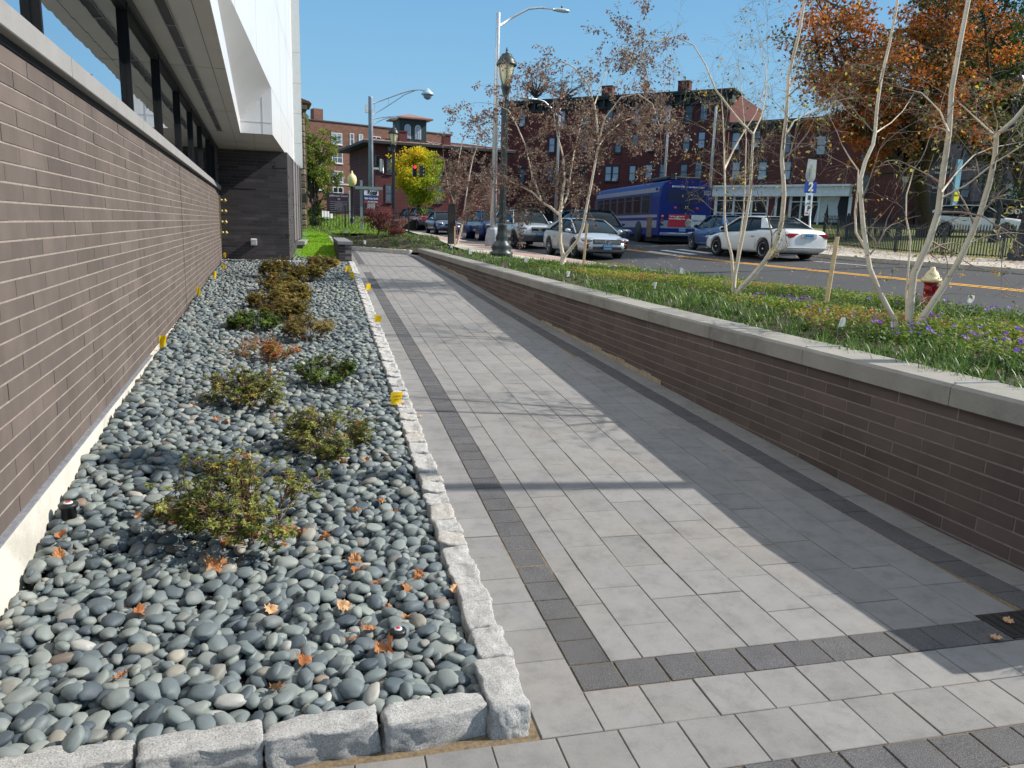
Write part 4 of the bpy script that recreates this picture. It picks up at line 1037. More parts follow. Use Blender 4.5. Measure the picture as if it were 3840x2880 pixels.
# bare birch in the middle right
SB_ = [([(1583, 640), (1584, 600), (1580, 550), (1570, 510), (1565, 470), (1566, 400), (1565, 365), (1564, 323), (1562, 258), (1558, 200)], 3.2, .7, (0, .3)),
       ([(1565, 365), (1584, 325), (1604, 290), (1633, 245), (1652, 190), (1660, 130)], 1.8, .5, (.2, .9)),
       ([(1584, 638), (1586, 600), (1598, 540), (1612, 470), (1620, 420), (1624, 345), (1627, 290), (1604, 268), (1575, 232), (1546, 194), (1524, 140), (1498, 97), (1460, 78), (1410, 92)], 3.6, .5, (0, -.4)),
       ([(1627, 290), (1645, 250), (1655, 200), (1655, 150), (1640, 95)], 1.4, .4, (-.3, .3)),
       ([(1586, 636), (1592, 560), (1606, 460), (1610, 380), (1612, 300), (1602, 200), (1596, 150)], 2.0, .4, (0, .9)),
       ([(1588, 640), (1603, 620), (1622, 600), (1652, 565), (1679, 521), (1689, 477), (1694, 422), (1689, 346), (1693, 300), (1698, 258), (1704, 161), (1724, 81), (1738, 0), (1748, -60)], 5.0, 2.4, (0, -.5)),
       ([(1698, 290), (1715, 262), (1745, 245), (1790, 225), (1820, 215)], 1.8, .5, (-.3, .2)), ([(1704, 200), (1720, 150), (1742, 80), (1752, 20)], 1.2, .4, (-.3, -.6))]
birch('birch_tree', 'nearly bare pale birch in front of the white sedan, a few yellow leaves left', (1585, 642), SB_, 43, MT['yel_leaf'], 950, .055, side_n=6, sideL=(.5, 1.15), levels=3, droop=.3)
# nearest birch, right
SC_ = [([(1940, 715), (1930, 689), (1898, 628), (1879, 580), (1871, 531), (1864, 482), (1860, 434), (1859, 385), (1869, 349), (1886, 312), (1890, 288), (1895, 226), (1905, 161), (1921, 97), (1937, 16), (1942, -40)], 5.0, 2.2, (0, .3)),
       ([(1874, 545), (1860, 520), (1849, 502), (1847, 458), (1853, 409), (1854, 368), (1837, 344), (1818, 312)], 2.6, .9, (.1, .5)),
       ([(1958, 718), (1958, 689), (1958, 628), (1967, 519), (1957, 470), (1958, 421), (1974, 366)], 2.6, .9, (0, .5)),
       ([(1960, 720), (1964, 689), (1974, 592), (2008, 519), (2027, 458), (2034, 397), (2043, 337), (2050, 288), (2056, 194), (2073, 97), (2092, 0), (2100, -60)], 6.6, 3.4, (0, -.3)),
       ([(1968, 718), (1991, 689), (2040, 616), (2069, 568), (2093, 519), (2117, 463), (2137, 397), (2149, 337), (2153, 291), (2192, 258), (2216, 228), (2250, 190)], 6.2, 3.0, (0, -.5)),
       ([(2149, 300), (2147, 291), (2111, 258), (2073, 223)], 2.4, .8, (-.4, .1)), ([(2036, 427), (2088, 400), (2142, 356), (2212, 312), (2260, 290)], 1.8, .7, (-.25, -.7)),
       ([(2034, 415), (2067, 372), (2104, 335), (2142, 319), (2200, 308)], 1.6, .6, (-.25, .4)), ([(2050, 285), (2030, 240), (1990, 200), (1950, 190)], 1.6, .5, (-.3, .3)),
       ([(1890, 288), (1925, 265), (1950, 240), (1975, 200)], 1.4, .5, (.2, .7)), ([(2093, 525), (2130, 510), (2180, 502), (2215, 505)], 1.1, .5, (-.2, -.4))]
birch('birch_tree', 'nearest pale birch with four leaning stems beside the fire hydrant', (1958, 722), SC_, 44, MT['yel_leaf'], 560, .05, side_n=5, sideL=(.35, .85), levels=2, droop=.25, minr=.0011)
# ---------------------------------------------------------------- background trees
def leafy_tree(name, label, base, blobs, leafm, nl, ll, trunk_r, seed, limbs=10, cat='tree', barkm=None, gap=.0, clump=.55, cfn=None):
    """blobs: list of (centre, radii) in world coordinates; leaves sit in clumps on the ends of limbs"""
    r_ = np.random.default_rng(seed); base = Vector(base); root = empty(name, base, label, cat); O = np.array(base)
    tk = MB(); ends = []
    cen = np.mean([np.array(b[0]) for b in blobs], 0)-O; top = cen*np.array([1, 1, 1]); fork = np.array([top[0]*.35, top[1]*.35, max(.6, top[2]*.45)])
    tk.tube([np.array([0, 0, -.2]), fork*.5+r_.normal(0, trunk_r*.3, 3), fork], [trunk_r*1.2, trunk_r*.9, trunk_r*.75], 10)
    vol = np.array([b[1][0]*b[1][1]*b[1][2] for b in blobs]); pr = vol**.67/np.sum(vol**.67)
    for i in range(limbs):
        b = blobs[r_.choice(len(blobs), p=pr)]; u = rdir(1, r_)[0]*r_.uniform(.55, 1.0); e = np.array(b[0])-O+u*np.array(b[1])
        mid = fork*.45+e*.55+r_.normal(0, .08, 3)*np.linalg.norm(e-fork)+np.array([0, 0, .05*np.linalg.norm(e-fork)])
        f2 = fork*r_.uniform(.75, 1.1); pts = [f2, (f2+mid)/2+r_.normal(0, .04, 3)*np.linalg.norm(e-f2), mid, (mid+e)/2, e]; tk.tube(pts, [trunk_r*.42, trunk_r*.3, trunk_r*.2, trunk_r*.12, trunk_r*.05], 6, caps=False)
        for j in range(7):
            f = r_.uniform(.35, 1); q = mid*(1-f)+e*f; v = q+rdir(1, r_)[0]*np.array(b[1])*r_.uniform(.2, .5); tk.tube([q, (q+v)/2+r_.normal(0, .05, 3), v], [trunk_r*.09, trunk_r*.06, trunk_r*.03], 4, caps=False); ends.append((v, np.mean(b[1])))
        ends.append((e, np.mean(b[1])))
    tk.build('trunk', barkm or MT['bark'], root)
    if nl:
        idx = r_.integers(0, len(ends), nl); E = np.array([ends[i][0] for i in idx]); sc = np.array([ends[i][1] for i in idx])*clump*.42
        off = rdir(nl, r_)*(r_.random(nl)**.45)[:, None]; P = E+off*sc[:, None]*np.array([1, 1, .7]); R = np.clip(r_.random(len(ends))[idx]*.55+r_.random(nl)*.45, 0, 1)
        if cfn is not None: R = np.clip(cfn(P+O, R), 0, 1)
        Q = rdir(nl, r_); N = rdir(nl, r_)+np.array([0, 0, .6]); L = r_.uniform(.6, 1.25, nl)*ll
        V, F, RR = leaves_np(P, Q, N, L, L*.8, R, .25, .2); link('crown', np_mesh('crown', V, F, RR, False), root, [leafm])
    return root
def AD(x, y, dep): return at_depth(x*1.736, y*1.736, dep)
MT['orange'] = leafmat('orange_autumn_leaves', [(0, lin((50, 66, 30))), (.3, lin((88, 86, 38))), (.45, lin((142, 86, 40))), (.65, lin((170, 96, 42))), (.87, lin((210, 126, 48))), (1, lin((236, 164, 66)))], .4)
MT['dgreen'] = leafmat('dark_green_leaves', [(0, lin((34, 52, 24))), (.5, lin((60, 80, 34))), (.85, lin((92, 106, 44))), (1, lin((150, 120, 50)))], .3)
MT['ygreen'] = leafmat('yellow_green_leaves', [(0, lin((96, 128, 30))), (.35, lin((150, 168, 36))), (.6, lin((206, 196, 40))), (1, lin((240, 200, 40)))], .4)
MT['palegreen'] = leafmat('pale_green_leaves', [(0, lin((78, 96, 40))), (.5, lin((118, 136, 58))), (.8, lin((160, 160, 70))), (1, lin((190, 170, 60)))], .4)
MT['redleaf'] = leafmat('dark_red_leaves', [(0, lin((70, 40, 44))), (.5, lin((116, 62, 62))), (1, lin((160, 90, 80)))], .35)
b_ = hit(*D(2002, 512), T, .1); dp = 31
leafy_tree('maple_tree', 'large autumn tree with orange and rust leaves behind the park fence', b_, [(AD(1850, 120, 31), (4.6, 4, 2.6)), (AD(2010, 190, 30), (3.4, 3, 2.6)), (AD(1900, 10, 32), (4.5, 4, 2.5)), (AD(1790, 235, 33), (2.8, 2.5, 1.3)), (AD(1970, 280, 31), (2.6, 2, 1.2)), (AD(2080, 60, 30), (2.8, 3, 2.4))], MT['orange'], 25000, .15, .42, 51, limbs=40, clump=.46)
b2 = hit(*D(2150, 512), T, .1)
leafy_tree('green_tree', 'tall dark green tree behind the orange one at the right edge', AD(2240, 470, 40), [(AD(2200, 230, 38), (4.2, 3, 4.4)), (AD(2130, 60, 40), (5, 3, 4)), (AD(2010, 60, 42), (4.5, 3, 3)), (AD(2170, 330, 37), (2.6, 3, 1.4)), (AD(1960, 240, 41), (3.5, 2, 1.6))], MT['dgreen'], 32000, .17, .4, 52, limbs=40, clump=.52)
by = AD(905, 455, 56)
leafy_tree('street_tree', 'dense oval yellow and green tree in front of the dark brick house', by, [(AD(898, 385, 56), (1.75, 1.6, 2.1)), (AD(900, 345, 56), (1.25, 1.2, 1.2)), (AD(893, 410, 56), (1.5, 1.4, 1.1))], MT['ygreen'], 15000, .15, .14, 53, limbs=34, clump=.75, cfn=lambda P, R: R*.45+.55*np.clip((P[:, 2]-AD(900, 390, 56)[2])*.22-(P[:, 0]-AD(898, 385, 56)[0])*.28+.45, 0, 1))
leafy_tree('tall_tree', 'tall loose pale green tree beside the stone building corner', AD(672, 505, 46), [(AD(680, 275, 46), (1.3, 1.2, 1.2)), (AD(690, 330, 46), (1.3, 1.2, 1.2)), (AD(672, 380, 46), (1.1, 1.1, 1.6)), (AD(700, 400, 46), (1.1, 1.1, .9)), (AD(735, 440, 46), (.8, 1, .8)), (AD(715, 290, 46), (.7, .8, .5)), (AD(665, 450, 46), (.8, .9, .9))], MT['palegreen'], 12500, .13, .13, 54, limbs=26, clump=.62)
leafy_tree('japanese_maple', 'low spreading dark red maple in the far planting bed', AD(812, 522, 36.5), [(AD(820, 470, 36.5), (.85, .8, .45)), (AD(850, 478, 36.5), (.75, .7, .5)), (AD(800, 465, 36.5), (.5, .5, .35)), (AD(866, 495, 36.5), (.5, .5, .3))], MT['redleaf'], 5200, .06, .05, 55, limbs=16, clump=.8)
leafy_tree('round_bush', 'dark green rounded bush beside the stone building corner', AD(682, 508, 40.5), [(AD(682, 490, 40.5), (.42, .45, .45))], MT['dgreen'], 2600, .07, .04, 56, limbs=10, cat='bush', clump=.9)
leafy_tree('bare_tree', 'bare leafless tree rising behind the roof of the large red brick building', AD(1160, 230, 120), [(AD(1165, 178, 120), (3.8, 3, 2.2)), (AD(1140, 175, 120), (2.5, 3, 1.8))], None, 0, .1, .35, 57, limbs=34)
leafy_tree('bare_tree', 'second bare leafless tree behind the red brick roof, partly hidden by brown birch leaves', AD(1215, 230, 122), [(AD(1225, 190, 122), (3.4, 3, 1.6))], None, 0, .1, .3, 58, limbs=24)
leafy_tree('bare_tree', 'bare street tree with a few red leaves beyond the small brown birch', AD(1048, 440, 75), [(AD(1050, 320, 75), (2.2, 2, 2.0)), (AD(1035, 370, 75), (1.8, 2, 1.8))], MT['brown_leaf'], 500, .12, .12, 59, limbs=26)
# ================================================================ buildings across the street
MT['redbrick'] = None
def citybrick(name, c, sc=1.0):
    m = NM(name); b = m.n.new('ShaderNodeTexBrick'); mp = m.n.new('ShaderNodeMapping'); mp.inputs['Rotation'].default_value = (PI/2, 0, 0); m.l(m.co(), mp.inputs[0]); m.l(mp.outputs[0], b.inputs[0])
    b.inputs['Scale'].default_value = 1.0; b.inputs['Brick Width'].default_value = .42; b.inputs['Row Height'].default_value = .14; b.inputs['Mortar Size'].default_value = .012
    b.inputs['Color1'].default_value = (*c, 1); b.inputs['Color2'].default_value = (*[x*.72 for x in c], 1); b.inputs['Mortar'].default_value = (*[x*.8+.02 for x in c], 1)
    k = m.mix(1.0, b.outputs[0], m.ramp(m.noise(.35, 6, .7), [(.3, .75), (.7, 1.2)]), 'MULTIPLY'); k = m.mix(1.0, k, m.ramp(m.noise(4, 5, .7, (1, 1, .4)), [(.3, .85), (.7, 1.12)]), 'MULTIPLY'); m.col(k); m.rough(.9); return m.m
MT['redbrick'] = citybrick('dark_red_brick', lin((100, 47, 42))); MT['redbrick2'] = citybrick('maroon_brick', lin((102, 54, 48)))
MT['tanbrick'] = citybrick('brown_red_brick', lin((138, 98, 80))); MT['househ'] = citybrick('deep_red_brick', lin((106, 54, 50))); MT['greybrick'] = citybrick('grey_brown_brick', lin((132, 118, 122)))
MT['cornice'] = simple('dark_green_cornice', lin((44, 52, 50)), .6, var=.2, vs=2); MT['stone_trim'] = simple('brownstone_trim', lin((90, 70, 66)), .8)
MT['win_dark'] = simple('dark_window_frame', lin((40, 40, 48)), .6); MT['win_white'] = simple('white_window_frame', lin((222, 222, 220)), .6)
MT['pane'] = glass('window_pane', (.02, .026, .032), .08, .35)
MT['pane_sky'] = simple('window_sky_tint', lin((150, 164, 180)), .3, var=.15, vs=.8, spec=.8)  # sky reflection painted into the pane colour
MT['pane_room'] = simple('window_with_curtain', lin((98, 108, 120)), .25, var=.4, vs=1.5, spec=.8)
MT['copper'] = simple('brown_metal_roof', lin((150, 112, 100)), .6, var=.12, vs=2)
MT['acw'] = simple('window_unit_white', lin((190, 192, 190)), .6)
class Fac:
    """a building whose street front runs between two photo columns at given depths; local x along the front, y outwards is -, z up"""
    def __init__(s, name, label, pxL, dL, pxR, dR, pyb, ztop_px, thick, mat, gz_=None, over=0):
        a = at_depth(pxL, pyb, dL); b = at_depth(pxR, pyb, dR); s.a = Vector((a.x, a.y, 0)); s.b = Vector((b.x, b.y, 0))
        s.u = (s.b-s.a).normalized(); s.L = (s.b-s.a).length; s.n = Vector((s.u.y, -s.u.x, 0)); s.z0 = gz_ if gz_ is not None else min(a.z, b.z)
        s.zt = s.pt(*ztop_px)[1]+s.z0; s.rz = math.atan2(s.u.y, s.u.x)
        s.root = empty(name, (s.a.x, s.a.y, s.z0), label, 'building', s.rz); s.H = s.zt-s.z0
        m = MB(); m.box((s.L/2, thick/2, s.H/2-.5), (s.L, thick, s.H+1)); m.build('wall', mat, s.root)
    def pt(s, px, py):
        p = at_plane(px, py, s.a, s.n); d = p-s.a; return d.dot(s.u), p.z-s.z0
    def box(s, m, x0, x1, z0, z1, y0, y1, mi=0, r=0): m.box(((x0+x1)/2, (y0+y1)/2, (z0+z1)/2), (x1-x0, abs(y1-y0), z1-z0), mi, r)
    def window(s, xc, zc, w, h, fm, panes=(1, 2), ac=False, lintel=None, pm=None, fw=.07, arch=False):
        fr = MB(); x0, x1, z0, z1 = xc-w/2, xc+w/2, zc-h/2, zc+h/2; d0, d1 = -.05, .0
        s.box(fr, x0, x0+fw, z0, z1, -.06, .02); s.box(fr, x1-fw, x1, z0, z1, -.06, .02); s.box(fr, x0+fw, x1-fw, z0, z0+fw, -.058, .02); s.box(fr, x0+fw, x1-fw, z1-fw, z1, -.058, .02)
        nx, nz = panes
        for i in range(1, nx): s.box(fr, x0+w*i/nx-.04, x0+w*i/nx+.04, z0+fw, z1-fw, -.055, .02)
        for i in range(1, nz): s.box(fr, x0+fw, x1-fw, z0+h*i/nz-.03, z0+h*i/nz+.03, -.052, .02)
        wo_ = fr.build('window', fm, s.root)
        pn = MB(); s.box(pn, x0+fw, x1-fw, z0+fw, z1-fw, -.03, .0); k = rng.random()
        pn.build('pane', pm or (MT['pane_sky'] if k < .35 else MT['pane_room'] if k < .65 else MT['pane']), wo_)
        sl_ = MB(); s.box(sl_, x0-.06, x1+.06, z0-.09, z0-.002, -.12, .0)
        if lintel: s.box(sl_, x0-.06, x1+.06, z1+.002, z1+.12, -.07, .0); s.box(sl_, x0-.05, x0-.0, z0-.002, z1+.002, -.05, .0); s.box(sl_, x1+.0, x1+.05, z0-.002, z1+.002, -.05, .0)
        sl_.build('sill', lintel or fm, wo_)
        if ac:
            a = MB(); s.box(a, xc-.24, xc+.24, z0+.03, z0+.30, -.3, -.062); a.build('air_conditioner', MT['acw'], wo_)
# ---- large red brick block
B1 = Fac('apartment_block', 'large four storey dark red brick block with heavy dark cornice behind the bus', 1887, 88, 2702, 76, 860, (2300, 362), 14, MT['redbrick'], 2.0)
def zz3(x, y): return (1800+x*.4219, y*.4219)
def z5p(x, y): return (2300+x*.3797, 600+y*.3797)
rows1 = [([(262, 1050), (380, 1060), (735, 1050), (940, 1043), (1155, 1040), (1240, 1042), (1400, 1025), (1560, 1020), (1672, 1010), (1858, 1012), (1992, 995)], 118), ([(640, 1290), (930, 1290), (1230, 1290), (1380, 1265), (1525, 1275), (1835, 1270), (1970, 1245)], 112), ([(375, 1560), (625, 1545), (910, 1540), (1140, 1545), (1205, 1545), (1355, 1540), (1502, 1530), (1625, 1530), (1812, 1530), (1942, 1512)], 120)]
for pts, hpx in rows1:
    for (x, y) in pts:
        X, Z = B1.pt(*zz3(x, y)); B1.window(X, Z, .74, 1.55, MT['win_dark'], (1, 2), ac=(x in (380, 940, 1155, 1672, 1205, 1525)), lintel=MT['win_dark'])
m = MB(); zt = B1.H-.45
B1.box(m, -.6, B1.L+.5, zt+.3, zt+.45, -.95, 3); B1.box(m, -.4, B1.L+.3, zt+.1, zt+.3, -.8, 2); B1.box(m, -.2, B1.L+.15, zt-.62, zt+.1, -.2, 1); B1.box(m, -.3, B1.L+.2, zt-.75, zt-.62, -.35, 1)
x = 0.2
while x < B1.L: B1.box(m, x, x+.15, zt-.6, zt+.1, -.7, -.2); x += .9
m.build('cornice', MT['cornice'], B1.root)
m = MB(); m.box((B1.L/2, 7, zt+.3), (B1.L-.6, 12, .3)); m.build('roof', MT['cornice'], B1.root)
m = MB(); m.lathe([(.95, -1), (.95, zt-.75)], 20, (0.1, .6, 0)); m.build('corner_turret', MT['redbrick'], B1.root)
m = MB(); m.lathe([(1.1, zt-.75), (1.1, zt-.62), (1.0, zt-.62), (1.0, zt+.1), (1.4, zt+.12), (1.4, zt+.3), (1.6, zt+.32), (1.6, zt+.45), (.1, zt+.5)], 20, (0.1, .6, 0)); m.build('turret_cornice', MT['cornice'], B1.root)
for (x, y) in ((1100, 750), (1788, 720)):
    X, Z = B1.pt(*zz3(x, y)); m = MB(); m.box((X, 1.3, zt+.9), (1.15, .9, 1.5)); m.box((X, 1.3, zt+1.68), (1.25, 1.0, .1)); m.build('chimney', MT['redbrick'], B1.root)
m = MB(); B1.box(m, .5, B1.L-.3, 0.2, 2.0, -.1, .05); m.build('shop_front', MT['black_void'], B1.root)
m = MB(); B1.box(m, .3, B1.L-.1, 2.0, 2.3, -.4, .05); m.build('shop_fascia', MT['cornice'], B1.root)
# ---- lower brick building with the white shop front
B2 = Fac('brick_building', 'lower three storey maroon brick building with a white wooden shop front', 2704, 66, 3380, 57, 872, (2950, 455), 12, MT['redbrick2'], 2.0)
for (x, y) in ((1160, 75), (1300, 20), (1560, 90)): pass
for (x, y) in [(2760, 530), (2835, 520), (2950, 540), (3080, 545), (3245, 590), (2760, 640), (2950, 640), (3240, 690), (2860, 640)]:
    X, Z = B2.pt(x, y); B2.window(X, Z, .75, 1.45, MT['win_dark'], (1, 2), ac=x in (2835, 2860), lintel=MT['win_dark'])
m = MB(); B2.box(m, -.2, B2.L+.3, B2.H-.1, B2.H+.12, -.6, 1); B2.box(m, 0, B2.L, B2.H-.6, B2.H-.1, -.15, .5)
x = 0.3
while x < B2.L: B2.box(m, x, x+.13, B2.H-.55, B2.H-.1, -.5, -.15); x += .7
m.build('cornice', MT['cornice'], B2.root)
x0, zf = B2.pt(2685, 722); x1, zb = B2.pt(3195, 722); _, zb2 = B2.pt(2900, 705); _, zt2 = B2.pt(2900, 735)
zt2, zb2 = max(zb2, zt2), min(zb2, zt2)
m = MB(); B2.box(m, x0, x1, zb2-.05, zt2+.05, -.7, 0); B2.box(m, x0-.1, x1+.1, zt2+.05, zt2+.2, -.9, 0); m.build('shop_fascia', MT['win_white'], B2.root)
m = MB(); B2.box(m, x0+.1, x1-.1, .1, zb2-.05, -.12, .0); sf = m.build('shop_glass', MT['black_void'], B2.root)
m = MB()
def fx_(px): return B2.pt(px, 800)[0]
for a, b in ((2680, 2688), (2748, 2753), (2815, 2820), (2875, 2884), (2905, 2912), (2958, 2966), (3000, 3004), (3068, 3072), (3180, 3190)): B2.box(m, fx_(a), fx_(b)+.05, .1, zb2-.05, -.2, -.121)
for py in (752, 800):
    z = B2.pt(2800, py)[1]; B2.box(m, fx_(2680), fx_(2884), z-.04, z+.04, -.18, -.121)
z = B2.pt(3000, 757)[1]; B2.box(m, fx_(2965), fx_(3072), z-.04, z+.04, -.18, -.121)
B2.box(m, fx_(2680), fx_(3190), .1, .3, -.205, -.12); m.build('shop_mullions', MT['win_white'], B2.root)
m = MB(); B2.box(m, fx_(2884), fx_(2905), .1, zb2, -.3, .0); B2.box(m, fx_(2940), fx_(2958), .1, zb2, -.3, .0); m.build('shop_pier', MT['redbrick2'], B2.root)
m = MB(); X, Z = B2.pt(3105, 780); m.add([(X-.9, -.14, Z+.9), (X+.9, -.14, Z+.9), (X+.75, -.14, Z+.1), (X+.95, -.14, Z-1.1), (X+.2, -.14, Z-1.1), (X, -.14, Z+.4), (X-.2, -.14, Z-1.1), (X-.95, -.14, Z-1.1), (X-.75, -.14, Z+.1)], [(8, 5, 0), (0, 5, 1), (1, 5, 2), (2, 5, 4, 3), (8, 7, 6, 5)]); m.build('curtain', MT['acw'], B2.root)
# ---- grey brick building at the right
B3 = Fac('grey_building', 'grey brown brick building with a dark shop front behind the white car at right', 3382, 60, 3990, 52, 880, (3600, 330), 12, MT['greybrick'], 2.1)
def z6(x, y): return (3000+x*.4219, 500+y*.4219)
for (x, y, w_, p) in [(1020, 200, 0.66, 1), (1480, 200, .66, 1), (1030, 465, .66, 1), (1470, 500, .66, 1), (1660, 470, .5, 1), (1900, 510, 1.15, 2), (1900, 230, 1.15, 2), (1270, 200, .66, 1)]:
    X, Z = B3.pt(*z6(x, y)); B3.window(X, Z, w_, 1.2, MT['win_dark'], (p, 2), lintel=MT['stone_trim'])
_, zs = B3.pt(*z6(1700, 605)); _, zs2 = B3.pt(*z6(1700, 640))
m = MB(); B3.box(m, 0, B3.L, zs2, zs, -.5, 0); m.build('shop_fascia', MT['cornice'], B3.root)
m = MB(); B3.box(m, .2, B3.L-.2, .1, zs2, -.1, 0); m.build('shop_front', MT['black_void'], B3.root)
m = MB(); B3.box(m, -.2, B3.L, B3.H-.1, B3.H+.5, -.8, 1); m.build('cornice', MT['cornice'], B3.root)
# ---- brown brick apartment house, far left
B4 = Fac('apartment_house', 'four storey brown brick apartment house with white windows at the far left', 1130, 96, 1685, 108, 820, (1280, 463), 14, MT['tanbrick'], 2.5)
def c2(x, y): return (1120+x*.4724, 380+y*.4724)
for (x, y, w_, p) in [(302, 297, 1.42, 2), (422, 300, .58, 1), (493, 307, .58, 1), (306, 447, 1.42, 2), (426, 445, .58, 1), (496, 450, .58, 1), (310, 597, 1.42, 2), (498, 600, .58, 1), (312, 725, 1.42, 2), (170, 500, .7, 1), (175, 660, .7, 1), (160, 350, .7, 1), (614, 301, 1.3, 2)]:
    X, Z = B4.pt(*c2(x, y)); B4.window(X, Z, w_, 1.38 if y != 301 else .7, MT['win_white'], (p, 2), ac=(x in (614,)), fw=.09, lintel=None)
m = MB(); B4.box(m, -.2, B4.L+.2, B4.H, B4.H+.15, -.1, 14); m.build('parapet', MT['stone_trim'], B4.root)
m = MB(); X, Z = B4.pt(*c2(215, 100)); m.box((X, 3, B4.H+.8), (1.2, 1.2, 2.0)); m.build('chimney', MT['tanbrick'], B4.root)
X1, Zg = B4.pt(*c2(280, 655)); m = MB(); B4.box(m, X1-3, X1+12, Zg-.1, Zg+.1, -.08, 0); m.build('string_course', MT['acw'], B4.root)
# ---- dark brick house with cupola
B5 = Fac('brick_house', 'dark red brick house with wide eaves and a green cupola behind the yellow tree', 1408, 72, 1880, 77, 840, (1560, 548), 11, MT['househ'], 1.9)
for (x, y, w_, h_) in [(720, 378, .42, .5), (1085, 405, .5, .42), (718, 515, .62, 1.35), (716, 730, .68, 1.65), (1115, 740, .7, 1.6), (1120, 560, .62, 1.35)]:
    X, Z = B5.pt(*c2(x, y)); B5.window(X, Z, w_, h_, MT['stone_trim'], (1, 2 if h_ > 1 else 1), pm=MT['pane_room'], fw=.07)
m = MB(); B5.box(m, -1.3, B5.L+.9, B5.H-.08, B5.H+.15, -1.0, 12); m.build('eaves', MT['cornice'], B5.root)
m = MB(); pass
m2 = MB(); L_, H_ = B5.L, B5.H
vs = [(-1.3, -1.0, H_+.15), (L_+.9, -1.0, H_+.15), (L_+.9, 12, H_+.15), (-1.3, 12, H_+.15), (3, 4, H_+.95), (L_-3, 4, H_+.95), (L_-3, 7, H_+.95), (3, 7, H_+.95)]
m2.add(vs, [(0, 1, 5, 4), (1, 2, 6, 5), (2, 3, 7, 6), (3, 0, 4, 7), (4, 5, 6, 7)]); rf = m2.build('roof', MT['copper'], B5.root)
m = MB()
for i in range(15):
    f = i/14; a = (-1.3+(L_+2.2)*f, -1.0, H_+.17); b = (3+(L_-6)*f, 4, H_+.97); m.tube([a, b], .025, 4, smooth=False)
m.build('roof_seams', MT['copper'], rf)
for (x, y, w_) in ((828, 290, .75), (1178, 315, .7)):
    X, Z = B5.pt(*c2(x, y)); m = MB(); m.box((X, .3, H_+.5), (w_, .7, 1.35)); m.box((X, .3, H_+1.22), (w_+.1, .8, .12)); m.build('chimney', MT['househ'], B5.root)
CX = B5.pt(*c2(922, 230))[0]; cz = H_+.45
m = MB(); m.box((CX, 1.8, cz+.95), (2.62, 2.4, 2.05)); m.box((CX, 1.8, cz-.02), (2.8, 2.6, .2)); cu = m.build('cupola', simple('dark_green_timber', lin((40, 62, 62)), .6), B5.root)
m = MB(); w2 = 1.8; vs = [(CX-w2, 0, cz+1.98), (CX+w2, 0, cz+1.98), (CX+w2, 3.6, cz+1.98), (CX-w2, 3.6, cz+1.98), (CX-w2, 0, cz+2.1), (CX+w2, 0, cz+2.1), (CX+w2, 3.6, cz+2.1), (CX-w2, 3.6, cz+2.1), (CX, 1.8, cz+2.6)]
m.add(vs, [(0, 3, 2, 1), (0, 1, 5, 4), (1, 2, 6, 5), (2, 3, 7, 6), (3, 0, 4, 7), (4, 5, 8), (5, 6, 8), (6, 7, 8), (7, 4, 8)]); m.build('cupola_roof', MT['copper'], cu)
for sx_ in (-.52, .48):
    for nm_, k, y_, mt_ in (('cupola_window', 0, .56, MT['win_white']), ('cupola_pane', .06, .54, MT['pane_sky'])):
        m = MB(); w_ = .30-k; pts = [(CX+sx_-w_, cz+.22+k), (CX+sx_+w_, cz+.22+k), (CX+sx_+w_, cz+1.2)]+[(CX+sx_+w_*math.cos(a), cz+1.2+w_*1.1*math.sin(a)) for a in frange(.3, PI-.3, 7)]+[(CX+sx_-w_, cz+1.2)]
        n = len(pts); m.add([(p[0], y_, p[1]) for p in pts]+[(p[0], y_+.06, p[1]) for p in pts], [tuple(range(n))]+[(i, i+n, (i+1) % n+n, (i+1) % n) for i in range(n)]); m.build(nm_, mt_, cu)
    m = MB(); m.box((CX+sx_, .53, cz+.8), (.5, .03, .03)); m.box((CX+sx_, .528, cz+.85), (.03, .03, 1.1)); m.build('cupola_muntin', MT['win_white'], cu)
# roof corner of a house above the white building
t = empty('tiled_eave', at_depth(1142, 372, 50), 'corner of a brown tiled roof showing beside the white upper storey', 'roof')
m = MB(); m.add([(-2.5, 0, 0), (.45, 0, -.25), (.45, 3, -.25), (-2.5, 3, 0), (-2.5, 0, .7), (.3, 0, -.1), (.3, 3, -.1), (-2.5, 3, .7)], [(0, 3, 2, 1), (4, 5, 6, 7), (0, 1, 5, 4), (1, 2, 6, 5), (2, 3, 7, 6)]); m.build('roof', simple('brown_tiles', lin((110, 70, 54)), .8), t)
m = MB(); m.box((-1.4, .8, -3.1), (2.6, 1.4, 6)); m.build('wall', MT['tanbrick'], t)
# ---------------------------------------------------------------- lettering
def text(body, size, parent, loc, rot, mat, name='lettering', depth=.004, align='CENTER', bold=0.0, sx=1.0):
    cu_ = bpy.data.curves.new('t', 'FONT'); cu_.body = body; cu_.size = size; cu_.extrude = depth; cu_.align_x = align; cu_.align_y = 'CENTER'; cu_.offset = bold
    o_ = bpy.data.objects.new('t', cu_); COL.objects.link(o_); dg = bpy.context.evaluated_depsgraph_get(); me = bpy.data.meshes.new_from_object(o_.evaluated_get(dg)); bpy.data.objects.remove(o_)
    me.materials.clear(); ob = link(name, me, parent, [mat]); ob.location = loc; ob.rotation_euler = rot; ob.scale = (sx, 1, 1); return ob
FR = (PI/2, 0, 0)      # upright lettering readable from -y
LW = simple('white_lettering', (.8, .8, .8), .6, var=.02); LBk = simple('black_lettering', (.02, .02, .02), .6, var=.02); LBl = simple('blue_lettering', lin((20, 50, 130)), .6, var=.02)
LR = simple('red_lettering', lin((190, 40, 40)), .6, var=.02); LG = simple('green_sign', lin((16, 120, 84)), .5, var=.05)
X, Z = B3.pt(*z6(1905, 690)); text('Goo', .72, B3.root, (X+.3, -.55, Z), FR, LW, bold=.01)
